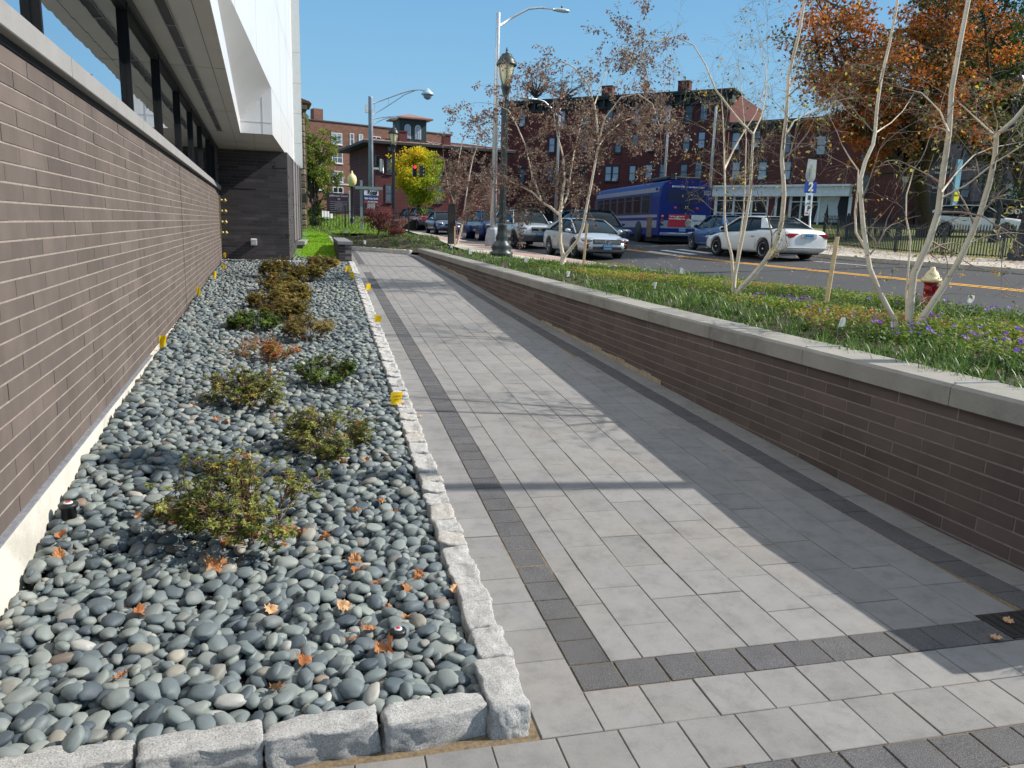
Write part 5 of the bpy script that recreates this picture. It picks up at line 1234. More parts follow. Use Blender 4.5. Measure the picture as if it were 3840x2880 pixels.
# hospital banner sign and glass blade sign in front of the grey building
t = empty('hospital_sign', at_depth(*z6(1215, 700), 50), 'tall dark hospital entrance sign with urgent care band, partly behind a birch stem', 'sign', B3.rz)
m = MB(); m.box((0, 0, 1.75), (1.0, .12, 3.3)); m.build('panel', simple('dark_sign_panel', lin((40, 42, 48)), .5), t)
m = MB(); m.box((0, -.065, 2.0), (1.0, .02, .34)); m.build('red_band', simple('dark_red_band', lin((120, 34, 38)), .5), t)
for tx, z_, c_ in (('Hartford', 2.8, LW), ('Hospital', 2.48, LW), ('URGENT', 2.0, LR), ('Entrance', 1.55, LW)): text(tx, .25, t, (0, -.09, z_), FR, c_)
t = empty('glass_blade_sign', at_depth(*z6(1350, 740), 44), 'tall narrow pale blue glass blade sign', 'sign', .25)
m = MB(); m.box((0, 0, 1.65), (.5, .1, 3.0)); m.build('panel', simple('pale_blue_glass', lin((120, 170, 190)), .2, var=.25, vs=.6), t); m = MB(); m.box((0, 0, .08), (.6, .3, .16)); m.build('foot', MT['galv'], t)
t = empty('yellow_banner', at_depth(*z6(1390, 560), 43), 'small yellow banner with black lettering beside the blue glass sign', 'banner', .2)
m = MB(); m.box((0, 0, 0), (.46, .03, .5)); m.build('panel', simple('yellow_cloth', lin((222, 214, 40)), .7), t); text('50/SO.FT', .11, t, (0, -.03, .05), FR, LBk); m = MB(); m.tube([(-.23, .03, .26), (-.23, .03, -1.2)], .02, 6); m.build('pole', MT['galv'], t)
t = empty('arrow_sign', at_depth(*z6(1062, 660), 46), 'tall narrow white sign with a black arrow', 'sign', .1)
m = MB(); m.box((0, 0, 0), (.24, .04, .72)); m.build('panel', MT['white_paint'], t); m = MB(); m.box((0, 0, -.7), (.05, .05, .7)); m.build('post', MT['galv'], t)
m = MB(); m.tube([(-.06, -.03, .05), (.06, -.03, .22)], .01, 4, smooth=False); m.tube([(-.02, -.03, .21), (.06, -.03, .22), (.07, -.03, .12)], .01, 4, smooth=False); m.build('arrow', LBk, t)
# ================================================================ street furniture and small things
def base_at(px, py_, dep, z=None):
    p = at_depth(px, py_, dep); return Vector((p.x, p.y, T(p.x, p.y) if z is None else z))
MT['lamp_glass'] = simple('frosted_lamp_glass', lin((214, 208, 170)), .35, var=.04)
def lantern_lamp(loc, H, label, mat, s=1.0, glass_=None):
    t = empty('street_lamp', loc, label, 'street lamp'); m = MB()
    m.lathe([(.33*s, 0), (.33*s, .13*s), (.26*s, .16*s), (.31*s, .26*s), (.22*s, .40*s), (.17*s, .46*s), (.19*s, .52*s), (.14*s, .66*s), (.13*s, .86*s), (.15*s, .90*s), (.11*s, .95*s)], 20); m.build('base', mat, t)
    m = MB(); m.lathe([(.105*s, .94*s), (.08*s, H-1.35*s)], 24, flute=.14, smooth=False); m.build('pole', mat, t)
    h = H-1.35*s; m = MB(); m.lathe([(.09*s, h), (.095*s, h+.03), (.075*s, h+.06*s), (.12*s, h+.30*s), (.155*s, h+.36*s), (.155*s, h+.40*s), (.12*s, h+.42*s)], 16); m.build('collar', mat, t)
    g0 = h+.42*s; m = MB(); m.lathe([(.115*s, g0), (.17*s, g0+.2*s), (.235*s, g0+.5*s), (.24*s, g0+.53*s)], 12, smooth=True); gl = m.build('lamp_glass', glass_ or MT['lamp_glass'], t)
    m = MB()
    for k in range(6):
        a = k*PI/3+.3; m.tube([(r_*1.03*s*math.cos(a), r_*1.03*s*math.sin(a), g0+z*s) for r_, z in ((.12, 0), (.175, .2), (.24, .5))], .010*s, 5)
    m.build('rib', mat, gl)
    m = MB(); m.lathe([(.28*s, g0+.50*s), (.29*s, g0+.55*s), (.26*s, g0+.58*s), (.25*s, g0+.63*s), (.19*s, g0+.72*s), (.15*s, g0+.76*s), (.145*s, g0+.80*s), (.05*s, g0+.83*s), (.025*s, g0+.88*s), (.035*s, g0+.91*s), (.012*s, g0+.98*s)], 16); m.build('cap', mat, t)
    return t
p = hit(1880, 962, planz); lantern_lamp(p, 5.95*(p.y/22.8), 'nearest dark green cast street lamp standing in the planting strip', MT['green_metal'], 1.05*(p.y/22.8))
m = MB(); m.box((0, 0, -.05), (.72, .72, .14), bev=.02); pd = m.build('lamp_footing', MT['sidewalk']); pd.location = (p.x, p.y, p.z-.02); tag(pd, 'square concrete pad under the nearest dark green lamp', 'footing')
q = at_depth(1476, 892, 39); lantern_lamp(q, 5.45, 'black street lamp in the far planting bed left of the yellow tree', MT['black_metal'], .95)
q = base_at(3372, 860, 37); lantern_lamp(q, 2+(905-645)/FPX*37-q.z+.0, 'black lamp with a white lantern in the park left of the tree trunk', MT['black_metal'], .75, MT['white_paint'])
q = base_at(3735, 870, 34); lantern_lamp(q, 7.2, 'black lamp post rising in front of the white car at right', MT['black_metal'], .95)
q = base_at(3822, 975, 22.5); lantern_lamp(q, 7.4, 'black lamp post behind the park fence at the right edge of view', MT['black_metal'], 1.1)
# globe lamp
q = at_depth(1322, 845, 43); t = empty('globe_lamp', q, 'short black post lamp with a cream acorn globe behind the iron fence', 'street lamp')
m = MB(); m.lathe([(.17, 0), (.17, .08), (.12, .14), (.15, .3), (.08, .42), (.06, .5), (.05, 2.0), (.11, 2.05), (.12, 2.12)], 14); m.build('post', MT['black_metal'], t)
m = MB(); m.lathe([(.13, 2.12), (.24, 2.3), (.26, 2.5), (.22, 2.66), (.10, 2.78), (.06, 2.82), (.03, 2.95)], 18); m.build('globe', simple('cream_globe', lin((232, 218, 160)), .35, var=.03), t)
# tall steel light pole with cobra head
q = at_depth(1847, 920, 33.6); q.z = T(q.x, q.y)+.12
def cobra(q, H, r, arm, label, mat, armz=0, base=True, side_=1, head=True):
    t = empty('light_pole', q, label, 'light pole'); m = MB()
    if base: m.lathe([(.34, 0), (.34, .35), (.27, .72), (.20, .80)], 8, smooth=False); m.build('base_shroud', simple('dull_steel_base', (.34, .36, .38), .6, .3), t); m = MB()
    m.lathe([(r, .78 if base else 0), (r*.62, H), (r*.5, H+.05)], 16); m.build('pole', mat, t)
    if arm:
        m = MB(); s_ = side_; pts = [(s_*r*.5, 0, H-.45), (s_*arm*.3, -.02, H-.05), (s_*arm*.6, -.04, H+.32), (s_*arm*.85, -.05, H+.42), (s_*arm*1.1, -.06, H+.42)]; m.tube(pts, [.06, .05, .045, .04, .035], 10); m.build('arm', mat, t)
        m = MB(); Mx = Matrix.Translation((s_*arm*1.1, -.06, H+.40)); 
        vs = []; n = 10; st_ = [(0, .05, .05), (.15, .13, .08), (.45, .17, .10), (.68, .13, .08), (.76, .03, .03)]
        for (d, w, h_) in st_:
            for k in range(n):
                a = 2*PI*k/n; vs.append((s_*d, w*math.cos(a), h_*math.sin(a)*(1 if math.sin(a) > 0 else .7)))
        fs = [(i*n+k, i*n+(k+1) % n, (i+1)*n+(k+1) % n, (i+1)*n+k) for i in range(4) for k in range(n)]+[tuple(range(n)), tuple(range(4*n, 5*n))]
        m.add(vs, fs, 0, 0, True, Mx); hd = m.build('lamp_head', simple('pale_grey_housing', lin((176, 196, 200)), .4, .2), t); m = MB(); m.lathe([(.04, 0), (.04, .1)], 8, (s_*(arm*1.1+.4), -.06, H+.48)); m.build('photocell', MT['black_metal'], hd)
    return t
cobra(q, 9.45, .135, 2.15, 'tall galvanised light pole with curved arm beside the dark green lamp', MT['galv'])
q = base_at(2080, 880, 46); cobra(q, (880-425)/FPX*46, .10, 1.6, 'galvanised light pole with its lamp arm pointing left behind the brown birch', MT['galv'], base=False, side_=-1)
q = base_at(2478, 880, 47); cobra(q, (880-438)/FPX*47, .10, .0, 'silver pole with a bent top rising behind the bus, left of the pair', MT['galv'], base=False)
t = bpy.context.scene.objects[-1] if False else None
m = MB(); qq = at_depth(2514, 436, 47); o = None
q = base_at(2648, 880, 42); cobra(q, (880-412)/FPX*42, .10, .0, 'silver pole at the right rear corner of the bus, right of the pair', MT['galv'], base=False)
# thick grey signal mast with truss arms
q = base_at(1392, 830, 60); H_ = at_depth(1383, 382, 60).z-q.z
t = empty('signal_mast', q, 'thick grey signal mast with two truss light arms and a green street name sign', 'signal mast'); kz = 60/FPX
m = MB(); m.lathe([(.21, 0), (.165, H_), (.17, H_+.12)], 16); m.build('pole', simple('slate_grey_mast', lin((150, 156, 172)), .6, var=.2, vs=2), t)
def lp(px, py): d = at_depth(px, py, 60)-q; return (d.x, d.y, d.z)
def zb(x, y): return (1100+x*.4219, 300+y*.4219)
m = MB(); m.tube([lp(*zb(690, 215)), lp(*zb(830, 165)), lp(*zb(960, 118)), lp(*zb(1050, 92)), lp(*zb(1120, 86)), lp(*zb(1192, 98))], .045, 8); m.tube([lp(*zb(690, 315)), lp(*zb(800, 255)), lp(*zb(900, 190)), lp(*zb(990, 130)), lp(*zb(1085, 92))], .035, 8)
for x, a, b in ((722, 205, 297), (845, 160, 228), (968, 115, 145)): m.tube([lp(*zb(x, a)), lp(*zb(x, b))], .012, 5)
m.build('upper_arm', MT['galv'], t)
m = MB(); c = lp(*zb(1193, 128)); m.lathe([(.05, .45), (.16, .38), (.42, .12), (.50, -.02), (.46, -.05)], 16, c); d_ = m.build('dome_lamp', simple('pale_dome', lin((180, 200, 215)), .4, .2), t); m = MB(); m.lathe([(.36, -.05), (.30, -.25), (.12, -.38), (.02, -.40)], 14, c); m.build('lens', MT['galv_blue'], d_)
m = MB(); m.tube([lp(*zb(690, 350)), lp(*zb(780, 335)), lp(*zb(860, 325)), lp(*zb(885, 330))], .035, 8); m.tube([lp(*zb(695, 405)), lp(*zb(770, 362)), lp(*zb(855, 332))], .028, 8); m.build('lower_arm', MT['galv'], t)
m = MB(); c = lp(*zb(893, 340)); m.lathe([(.08, .2), (.28, .1), (.33, 0), (.2, -.12), (.05, -.16)], 12, c); m.build('lower_lamp', simple('white_lamp_head', lin((215, 220, 222)), .4), t)
m = MB(); c = lp(*zb(742, 788)); m.box(c, (.86, .05, .22)); sg = m.build('street_name_sign', LG, t); text('MAIN', .2, sg, (c[0]-.1, c[1]-.04, c[2]), FR, LW, bold=.01); text('ST', .1, sg, (c[0]+.32, c[1]-.04, c[2]+.03), FR, LW)
m = MB(); c = lp(*zb(655, 255)); m.box(c, (.28, .25, .6)); m.build('junction_box', MT['win_white'], t)
# traffic signals
def signal(px, py, dep, label, lit=None, facing=1):
    c = at_depth(px, py, dep); t = empty('traffic_signal', c, label, 'traffic light'); t.scale = (.6,)*3; m = MB(); m.box((0, 0, 0), (.42, .34, 1.25), bev=.03); m.build('housing', MT['black_metal'], t)
    for i in range(3):
        z = .4-.4*i; v = MB(); Mx = Matrix.Translation((0, -.17, z))@Matrix.Rotation(PI/2, 4, 'X'); v.lathe([(.15, 0), (.15, .12)], 14, M=Mx)
        if lit == i:
            em = NM('lit_red_lamp'); em.col((.9, .02, .02)); em.b.inputs['Emission Color'].default_value = (1, .03, .02, 1); em.b.inputs['Emission Strength'].default_value = 2.2; mt_ = em.m
        else: mt_ = simple('unlit_lens', (.04, .04, .035), .3)
        v.build('lens', mt_, t); w = MB(); w.add([(.17*math.cos(a), -.17-.0, z+.17*math.sin(a)) for a in frange(0, PI, 8)]+[(.17*math.cos(a), -.42, z+.17*math.sin(a)) for a in frange(0, PI, 8)], [(i_, i_+1, i_+9, i_+8) for i_ in range(7)]); w.build('visor', MT['black_metal'], t)
    return t, c
t, c1 = signal(*zb(1078, 808), 50, 'traffic signal showing red in front of the yellow tree', 0)
m = MB(); m.box((.75, .3, 0), (.36, .42, 1.25), bev=.03)
for i in range(3): m.tube([(.93, .3, .4-.4*i), (1.18, .3, .36-.4*i)], [.15, .12], 10)
m.build('side_head', MT['black_metal'], t); m = MB(); m.tube([(.4, .1, .62), (.4, .1, 1.3)], .02, 6); m.build('hanger', MT['black_metal'], t)
signal(*zb(748, 715), 60, 'dark traffic signal hung on the thick mast, left of the white backed one')
t = empty('traffic_signal', at_depth(*zb(778, 760), 59), 'traffic signal seen from behind with pale edges beside the green street sign', 'traffic light')
m = MB(); m.box((0, 0, 0), (.16, .2, .95), bev=.03); m.build('housing', simple('pale_signal_back', lin((170, 178, 176)), .5), t); m = MB(); m.tube([(.16, 0, .45), (.17, 0, -.55)], .04, 8); m.build('bracket', MT['galv'], t)
# bus stop sign
dp = 27.5; b_ = base_at(3036, 935, dp); t = empty('bus_stop_sign', b_, 'post with blue number 2 sign, round white sign above and parking signs below', 'sign'); kk = dp/FPX
def bs(px, py): d = at_depth(px, py, dp)-b_; return (d.x, d.y-.04, d.z)
m = MB(); m.tube([(0, 0, 0), bs(3040, 600)], .035, 8); m.build('post', MT['galv'], t)
c = bs(3041, 640); m = MB(); pts = [(c[0]+.21*math.cos(a), c[2]-.17+.24*math.sin(a)) for a in frange(PI, 2*PI, 11)]+[(c[0]+.19, c[2]+.38), (c[0]-.17, c[2]+.40)]
n = len(pts); m.add([(x, c[1]+.02, z) for x, z in pts]+[(x, c[1]+.035, z) for x, z in pts], [tuple(range(n))]+[(i, i+n, (i+1) % n+n, (i+1) % n) for i in range(n)]); m.build('round_sign', simple('weathered_white_sign', lin((172, 178, 172)), .6), t)
c = bs(3037, 703); m = MB(); m.box(c, (.50, .02, .39)); sg = m.build('number_sign', simple('blue_sign', lin((24, 60, 160)), .5, var=.03), t); text('2', .42, sg, (c[0], c[1]-.014, c[2]+.01), FR, simple('cream_numeral', lin((226, 226, 170)), .6), bold=.015)
c = bs(3031, 748); m = MB(); m.box(c, (.30, .018, .44)); sg = m.build('parking_sign', simple('sign_white', lin((200, 212, 214)), .6), t)
m = MB(); m.box((c[0], c[1]-.012, c[2]+.06), (.12, .004, .16)); m.tube([(c[0]-.06, c[1]-.012, c[2]-.13), (c[0]+.06, c[1]-.012, c[2]-.13)], .025, 6); m.build('bus_symbol', LBk, sg)
c = bs(3028, 789); m = MB(); m.box(c, (.29, .018, .36)); sg = m.build('parking_sign', simple('sign_white2', lin((206, 212, 210)), .6), t); text('P', .24, sg, (c[0]+.01, c[1]-.012, c[2]+.05), FR, LBk, bold=.01); m = MB(); m.box((c[0]-.06, c[1]-.012, c[2]-.10), (.12, .004, .05)); m.build('red_stroke', LR, sg)
# ---------------------------------------------------------------- iron fences
def picket_bay(a, b, H, n, parent, ox_, oy_, oz_, zf, top=True, pr=.0125, ext=.10):
    m = MB()
    for i in range(1, n):
        f = i/n; x, y = a[0]+(b[0]-a[0])*f, a[1]+(b[1]-a[1])*f; z = zf(x, y)
        m.box((x-ox_, y-oy_, z-oz_+H/2+.03), (pr*2, pr*2, H-.04))
        m.add([(x-ox_-pr*1.3, y-oy_, z-oz_+H), (x-ox_, y-oy_-pr*1.3, z-oz_+H), (x-ox_+pr*1.3, y-oy_, z-oz_+H), (x-ox_, y-oy_+pr*1.3, z-oz_+H), (x-ox_, y-oy_, z-oz_+H+.07)], [(0, 1, 4), (1, 2, 4), (2, 3, 4), (3, 0, 4)])
    for h in (.10, H-ext-.05, ): m.tube([(a[0]-ox_, a[1]-oy_, zf(*a)-oz_+h), (b[0]-ox_, b[1]-oy_, zf(*b)-oz_+h)], .016, 4, smooth=False)
    return m.build('fence_panel', MT['black_metal'], parent)
def fence(name, label, pts, H, sp, zf, postw, ball):
    t = empty(name, (pts[0][0], pts[0][1], zf(*pts[0])), label, 'fence'); o3 = t.location
    for i, p_ in enumerate(pts):
        m = MB(); z = zf(*p_)-o3.z; m.box((p_[0]-o3.x, p_[1]-o3.y, z+H/2+.03), (postw, postw, H+.14)); m.box((p_[0]-o3.x, p_[1]-o3.y, z+H+.11), (postw*1.4, postw*1.4, .03))
        if ball: m.lathe([(.02, 0), (.045, .04), (.03, .09), (.005, .12)], 8, (p_[0]-o3.x, p_[1]-o3.y, z+H+.12))
        m.build('post', MT['black_metal'], t)
        if i: a, b = pts[i-1], p_; picket_bay(a, b, H, max(2, int(math.hypot(b[0]-a[0], b[1]-a[1])/sp)), t, o3.x, o3.y, o3.z, zf)
    return t
fence('iron_fence', 'low black iron picket fence along the park side of the street', [(road_r(y)+2.95, y) for y in (11, 13.3, 15.6, 17.9, 20.2, 22.5, 24.8, 27.1)], .98, .115, lambda x, y: T(x, y)+.11, .06, False)
fe = [at_depth(x, y, 40) for x, y in ((1172, 858), (1295, 873), (1415, 876), (1532, 880))]
zfe = lambda x, y: float(np.interp(x, [p_.x for p_ in fe], [p_.z for p_ in fe]))
fence('iron_fence', 'black iron fence with ball finials across the lawn left of the red maple', [(p_.x, p_.y) for p_ in fe], 1.22, .155, zfe, .065, True)
fe2 = [Vector((fe[3].x, fe[3].y, fe[3].z)), Vector((fe[3].x-.6, 50, 2.0))]
# dark mesh fence running back behind
# ---------------------------------------------------------------- signs on the lawn
dp = 45; c = at_depth(1271, 838, dp); t = empty('court_sign', c, 'dark purple board sign reading Jefferson Court 10 behind the iron fence', 'sign'); kk = dp/FPX
m = MB(); m.box((0, 0, (838-765)*kk), (76*kk, .1, 74*kk)); pn_ = m.build('board', simple('dark_purple_board', lin((58, 40, 62)), .6, var=.1), t)
m = MB(); m.box((-40*kk, .0, .95), (.09, .12, 1.9)); m.build('post', simple('dark_timber', lin((50, 40, 50)), .7), t)
m = MB(); m.box((40*kk, .0, .85), (.09, .12, 2.1)); m.build('post', simple('pale_timber', lin((180, 180, 178)), .7), t)
zc_ = (838-765)*kk; GL = simple('pale_lettering', lin((190, 180, 196)), .6, var=.02)
text('Jefferson Court', .165, pn_, (0, -.06, zc_+.43), FR, GL, bold=.004); text('10', .16, pn_, (0, -.06, zc_+.24), FR, GL, bold=.004)
m = MB()
for i in range(6): m.box((0, -.055, zc_+.10-i*.115), (1.0, .008, .012))
m.build('ruled_lines', GL, pn_)
for i in range(5): text(['Professional', 'Residential Units', 'Dental Offices', 'Physical Therapy', 'Law Office'][i], .07, pn_, (0, -.058, zc_+.045-i*.115), FR, GL)
for (px, py, w, h, lb) in ((1221, 806, 27, 29, 'larger white placard leaning on the grass behind the iron fence'), (1243, 810, 13, 17, 'smaller white placard leaning on the grass behind the iron fence')):
    o = MB().box((0, 0, 0), (w*.0152, .02, h*.0152)).build('placard', MT['white_paint']); o.location = at_depth(px, py, 43.8); o.rotation_euler = (-.25, .06, .1); tag(o, lb, 'placard')
dp = 39; c = at_depth(1356, 866, dp); kk = dp/FPX; t = empty('estate_agent_sign', c, 'estate agent sign hanging from a pale wooden arm post at the iron fence', 'sign')
GW = simple('grey_weathered_wood', lin((128, 140, 142)), .8, var=.15)
m = MB(); m.box((0, 0, 92*kk), (.12, .12, 184*kk)); m.build('post', GW, t); m = MB(); m.box((27*kk, -.09, 157*kk), (101*kk, .07, .14)); m.build('arm', GW, t)
SWt = simple('sign_white_face', (.78, .8, .82), .5, var=.02); SBl = simple('sign_blue_face', lin((30, 60, 120)), .5, var=.02); SRd = simple('sign_red_face', lin((170, 50, 60)), .5, var=.02)
X_ = 36*kk
for nm_, z0, z1, mt_ in (('white_panel', 149, 131, SWt), ('blue_panel', 131, 111, SBl), ('red_panel', 111, 103, SRd)):
    m = MB(); m.box((X_, -.09, (z0+z1)/2*kk), (53*kk, .03, abs(z0-z1)*kk)); m.build(nm_, mt_, t)
text('Roggi', .22, t, (X_+.06, -.11, 142*kk), FR, LBk, bold=.012); text('PROPERTIES LLC', .05, t, (X_+.1, -.11, 134*kk), FR, LBk); text('860-538-3645', .12, t, (X_, -.11, 119*kk), FR, LW, bold=.003); text('860-559-9792', .085, t, (X_+.06, -.11, 107*kk), FR, LW, bold=.002)
m = MB(); m.box((X_-.02, -.09, 92*kk), (27*kk, .02, 20*kk)); m.build('lower_panel', simple('grey_rider', lin((150, 150, 150)), .6), t)
m = MB(); m.box((0, 0, .75), (.06, .04, 1.5)); o = m.build('white_post', MT['white_paint']); o.location = at_depth(1404, 856, 41); tag(o, 'short white post on the grass beside the estate agent sign', 'post')
# ---------------------------------------------------------------- bollard, stakes, hydrant
c = hit(1692, 915, T, .12); kk = c.y*1.03/FPX; t = empty('square_bollard', c, 'dark square timber bollard beside the small brown birch', 'bollard'); m = MB(); m.box((0, 0, 70*kk), (22*kk, .28, 142*kk), bev=.015); m.build('shaft', simple('charred_timber', lin((44, 42, 42)), .85, var=.25, vs=14), t)
m = MB(); m.box((0, 0, 141.5*kk), (24*kk, .30, .03)); m.build('cap', MT['black_metal'], t)
WD = simple('raw_timber_stake', lin((196, 172, 134)), .85, var=.15, vs=20)
def stake(b, tpx, w, label):
    d0 = -(RM.T@(np.array(b)-np.array([0, 0, CAMZ])))[2]; tp = at_depth(*tpx, d0); m = MB(); v = tp-b; L = v.length
    Mx = v.to_track_quat('Z', 'Y').to_matrix().to_4x4(); m.add([(-w, -w*.5, -.15), (w, -w*.5, -.15), (w, w*.5, -.15), (-w, w*.5, -.15), (-w, -w*.5, L), (w, -w*.5, L), (w, w*.5, L), (-w, w*.5, L)], [(4, 5, 6, 7), (0, 1, 5, 4), (1, 2, 6, 5), (2, 3, 7, 6), (3, 0, 4, 7)], M=Mx)
    o = m.build('timber_stake', WD); o.location = b; tag(o, label, 'stake')
stake(hit(2186, 1012, planz), (2202, 838), .028, 'thin timber stake in front of the silver sedan')
stake(hit(3092, 1178, planz), (3140, 888), .026, 'timber stake leaning beside the nearest birch')
stake(hit(1705, 935, planz), (1706, 848), .03, 'short timber stake between the dark bollard and the small birch')
c = hit(3478, 1158, planz); c.z -= .02; dph = -(RM.T@(np.array(c)-np.array([0, 0, CAMZ])))[2]; s = 160*dph/FPX/.76
t = empty('fire_hydrant', c, 'red fire hydrant with cream bonnet at the kerb behind the nearest birch', 'fire hydrant'); HR = simple('red_hydrant_paint', lin((168, 36, 44)), .5, var=.15, vs=20); HC = simple('cream_hydrant_paint', lin((226, 208, 164)), .6, var=.15, vs=30)
m = MB(); m.lathe([(.15*s, 0), (.15*s, .05*s), (.105*s, .06*s), (.10*s, .46*s), (.12*s, .47*s), (.12*s, .50*s)], 16); m.build('barrel', HR, t)
m = MB(); m.lathe([(.165*s, .50*s), (.17*s, .55*s), (.13*s, .57*s), (.12*s, .61*s), (.085*s, .68*s), (.045*s, .71*s), (.04*s, .76*s), (.01*s, .765*s)], 16)
for k in range(8): m.box((.148*s*math.cos(k*PI/4), .148*s*math.sin(k*PI/4), .57*s), (.02*s, .02*s, .03*s))
m.build('bonnet', HC, t)
for nm_, rz, rr, z in (('pumper_nozzle', -PI/2+.5, .07, .36), ('hose_nozzle', .5, .05, .38), ('hose_nozzle', PI+.5, .05, .38)):
    m = MB(); Mx = Matrix.Rotation(rz, 4, 'Z')@Matrix.Translation((.09*s, 0, z*s))@Matrix.Rotation(PI/2, 4, 'Y'); m.lathe([(rr*s, 0), (rr*s, .05*s), (rr*1.25*s, .052*s), (rr*1.25*s, .09*s), (rr*.4*s, .095*s), (rr*.4*s, .12*s)], 12, M=Mx); m.build(nm_, HR, t)
# ---------------------------------------------------------------- marker flags
YF = leafmat('yellow_plastic_flag', [(0, lin((240, 196, 10))), (1, lin((250, 214, 30)))], .35, .4); WF = leafmat('white_plastic_flag', [(0, lin((225, 228, 225))), (1, lin((240, 240, 238)))], .35, .4)
WR = simple('flag_wire', (.35, .35, .35), .5, .5)
def flag(px, py, F, w, h, label, mat, seed, txt=False, lean=(0, 0), wire=.28):
    r_ = random.Random(seed); p = hit(*D(px, py), F) if not isinstance(F, Vector) else F
    t = empty('marker_flag', p, label, 'marker flag', r_.uniform(-.5, .5)); m = MB(); lx, ly = lean; top = (lx, ly, wire); m.tube([(0, 0, -.04), (lx*.4, ly*.4, wire*.5), top], .0016, 5); m.build('wire', WR, t)
    m = MB(); n = 6; vs = []; 
    for i in range(n+1):
        f = i/n
        for j in range(4):
            g_ = j/3; vs.append((lx+w*f*(.9-.1*g_), ly+.018*math.sin(f*5+seed+g_*2)+.01*g_, wire-.004-h*g_*(1-.25*f*(seed % 3 == 0))-.25*h*f*(seed % 2)))
    m.add(vs, [(i*4+j, i*4+j+1, (i+1)*4+j+1, (i+1)*4+j) for i in range(n) for j in range(3)], 0, .5, True); fl = m.build('flag_sheet', mat, t)
    if txt:
        text('UNDERGROUND', h*.16, fl, (lx+w*.45, ly-.016, wire-h*.35), FR, LBk, depth=.0005); text('SPRINKLERS', h*.16, fl, (lx+w*.45, ly-.016, wire-h*.6), FR, LBk, depth=.0005)
    return t
for i, (px, py, lb) in enumerate(((341, 760, 'yellow marker flag at the brown wall, nearest of those along it'), (424, 640, 'yellow marker flag at the brown wall, second nearest'), (459, 607, 'yellow marker flag at the brown wall, third nearest'), (480, 588, 'yellow marker flag at the brown wall, fourth nearest'), (483, 562, 'yellow marker flag in the far corner of the brown and dark walls'))):
    p = hit(*D(px, py), bedz); p.x = max(p.x, XW+.03); flag(0, 0, p, .085, .16, lb, YF, i, lean=(.02, -.03), wire=.20+.012*i)
for i, (px, py, w, h, lb) in enumerate(((838, 884, .125, .10, 'yellow marker flag with black print beside the granite edging, nearest'), (806, 702, .10, .10, 'yellow marker flag over the granite edging, second nearest'), (787, 632, .12, .11, 'yellow marker flag leaning over the grey paving'), (753, 604, .11, .12, 'yellow marker flag in the pebbles near the far end of the edging'), (744, 592, .13, .13, 'yellow marker flag in the pebbles just beyond another'), (721, 576, .13, .13, 'yellow marker flag beside the dark brick stub wall'))):
    p = hit(*D(px, py), bedz); flag(0, 0, p, w*1.25, h*1.25, lb, YF, 20+i, txt=(i == 0), lean=(.03, -.02), wire=.17+.012*i)
for i, (px, py, sz, lb) in enumerate(((1222, 612, .10, 'white marker flag behind the coping below the brown birch'), (1466, 602, .11, 'white marker flag near the kerb, left of the bare birch'), (1806, 742, .10, 'white marker flag behind the coping near the timber stake'), (2084, 676, .10, 'crumpled white marker flag at the kerb right of the nearest birch'), (1131, 580, .11, 'white marker flag right of the nearest green lamp'), (1012, 560, .12, 'white marker flag behind the far part of the coping'), (1410, 655, .08, 'small white marker flag behind the coping between two birches'), (972, 545, .12, 'white marker flag near the dark square bollard'), (988, 528, .12, 'white marker flag at the sidewalk edge beyond the small birch'), (785, 535, .14, 'white marker flag in the far planting bed'), (745, 512, .14, 'white marker flag at the end of the dark brick stub wall'))):
    flag(px, py, planz if px > 800 else (lambda x, y: planz(max(x, 3), y)), sz*.9, sz*1.1, lb, WF, 40+i, lean=(.01, 0), wire=.24+.01*i)
t = empty('pink_ribbon', hit(*D(985, 533), planz), 'pink plastic ribbon tied round the small brown birch', 'ribbon'); kk = (t.location.y)*1.736/FPX
m = MB(); m.tube([(-.12, -.05, 62*kk), (-.02, -.06, 45*kk), (.05, -.05, 30*kk), (-.05, -.05, 26*kk), (.22, -.05, 20*kk), (.22, -.04, 16*kk), (-.02, -.05, 18*kk)], .022, 6); m.build('ribbon_band', simple('pink_plastic', lin((240, 150, 160)), .5), t)
# ---------------------------------------------------------------- irrigation heads, drain, leaves, small litter
for (px, py, s, lb, up) in ((150, 1122, 1.35, 'black irrigation head with red and white top near the foundation', .045), (860, 1388, 1.0, 'small black irrigation head sunk in pebbles near the granite edging', .012)):
    p = hit(*D(px, py), bedz); p.x = max(p.x, XW+.10); t = empty('irrigation_head', p, lb, 'irrigation head'); m = MB(); m.lathe([(.03*s, -.06), (.03*s, .03+up), (.038*s, .032+up), (.04*s, .05+up), (.036*s, .056+up)], 20); m.build('body', MT['black_metal'], t)
    m = MB(); m.lathe([(.019*s, .056+up), (.019*s, .061+up), (.012*s, .064+up)], 16); m.build('ring', MT['plastic_white'], t); m = MB(); m.lathe([(.0115*s, .064+up), (.008*s, .067+up)], 12); m.build('button', LR, t)
p = hit(*D(2185, 1352), lambda x, y: zr(y)); t = empty('drain_grate', (p.x+.1, p.y, zr(p.y)), 'dark cast iron drain grate set in the charcoal paver band at right', 'drain grate', -.07)
m = MB(); m.box((0, 0, .003), (.42, .24, .006)); m.build('frame', simple('cast_iron', lin((52, 48, 44)), .7, .3, var=.3, vs=30), t); m = MB()
for i in range(7): m.box((-.17+i*.057, 0, .0075), (.022, .2, .003))
m.build('slots', MT['black_void'], t)
LS = [(.0, -.45), (.10, -.30), (.30, -.34), (.32, -.22), (.52, -.18), (.42, .0), (.50, .2), (.34, .22), (.26, .42), (.14, .36), (0, .58)]
lobes = LS+[(-x, y) for x, y in LS[-2:0:-1]]
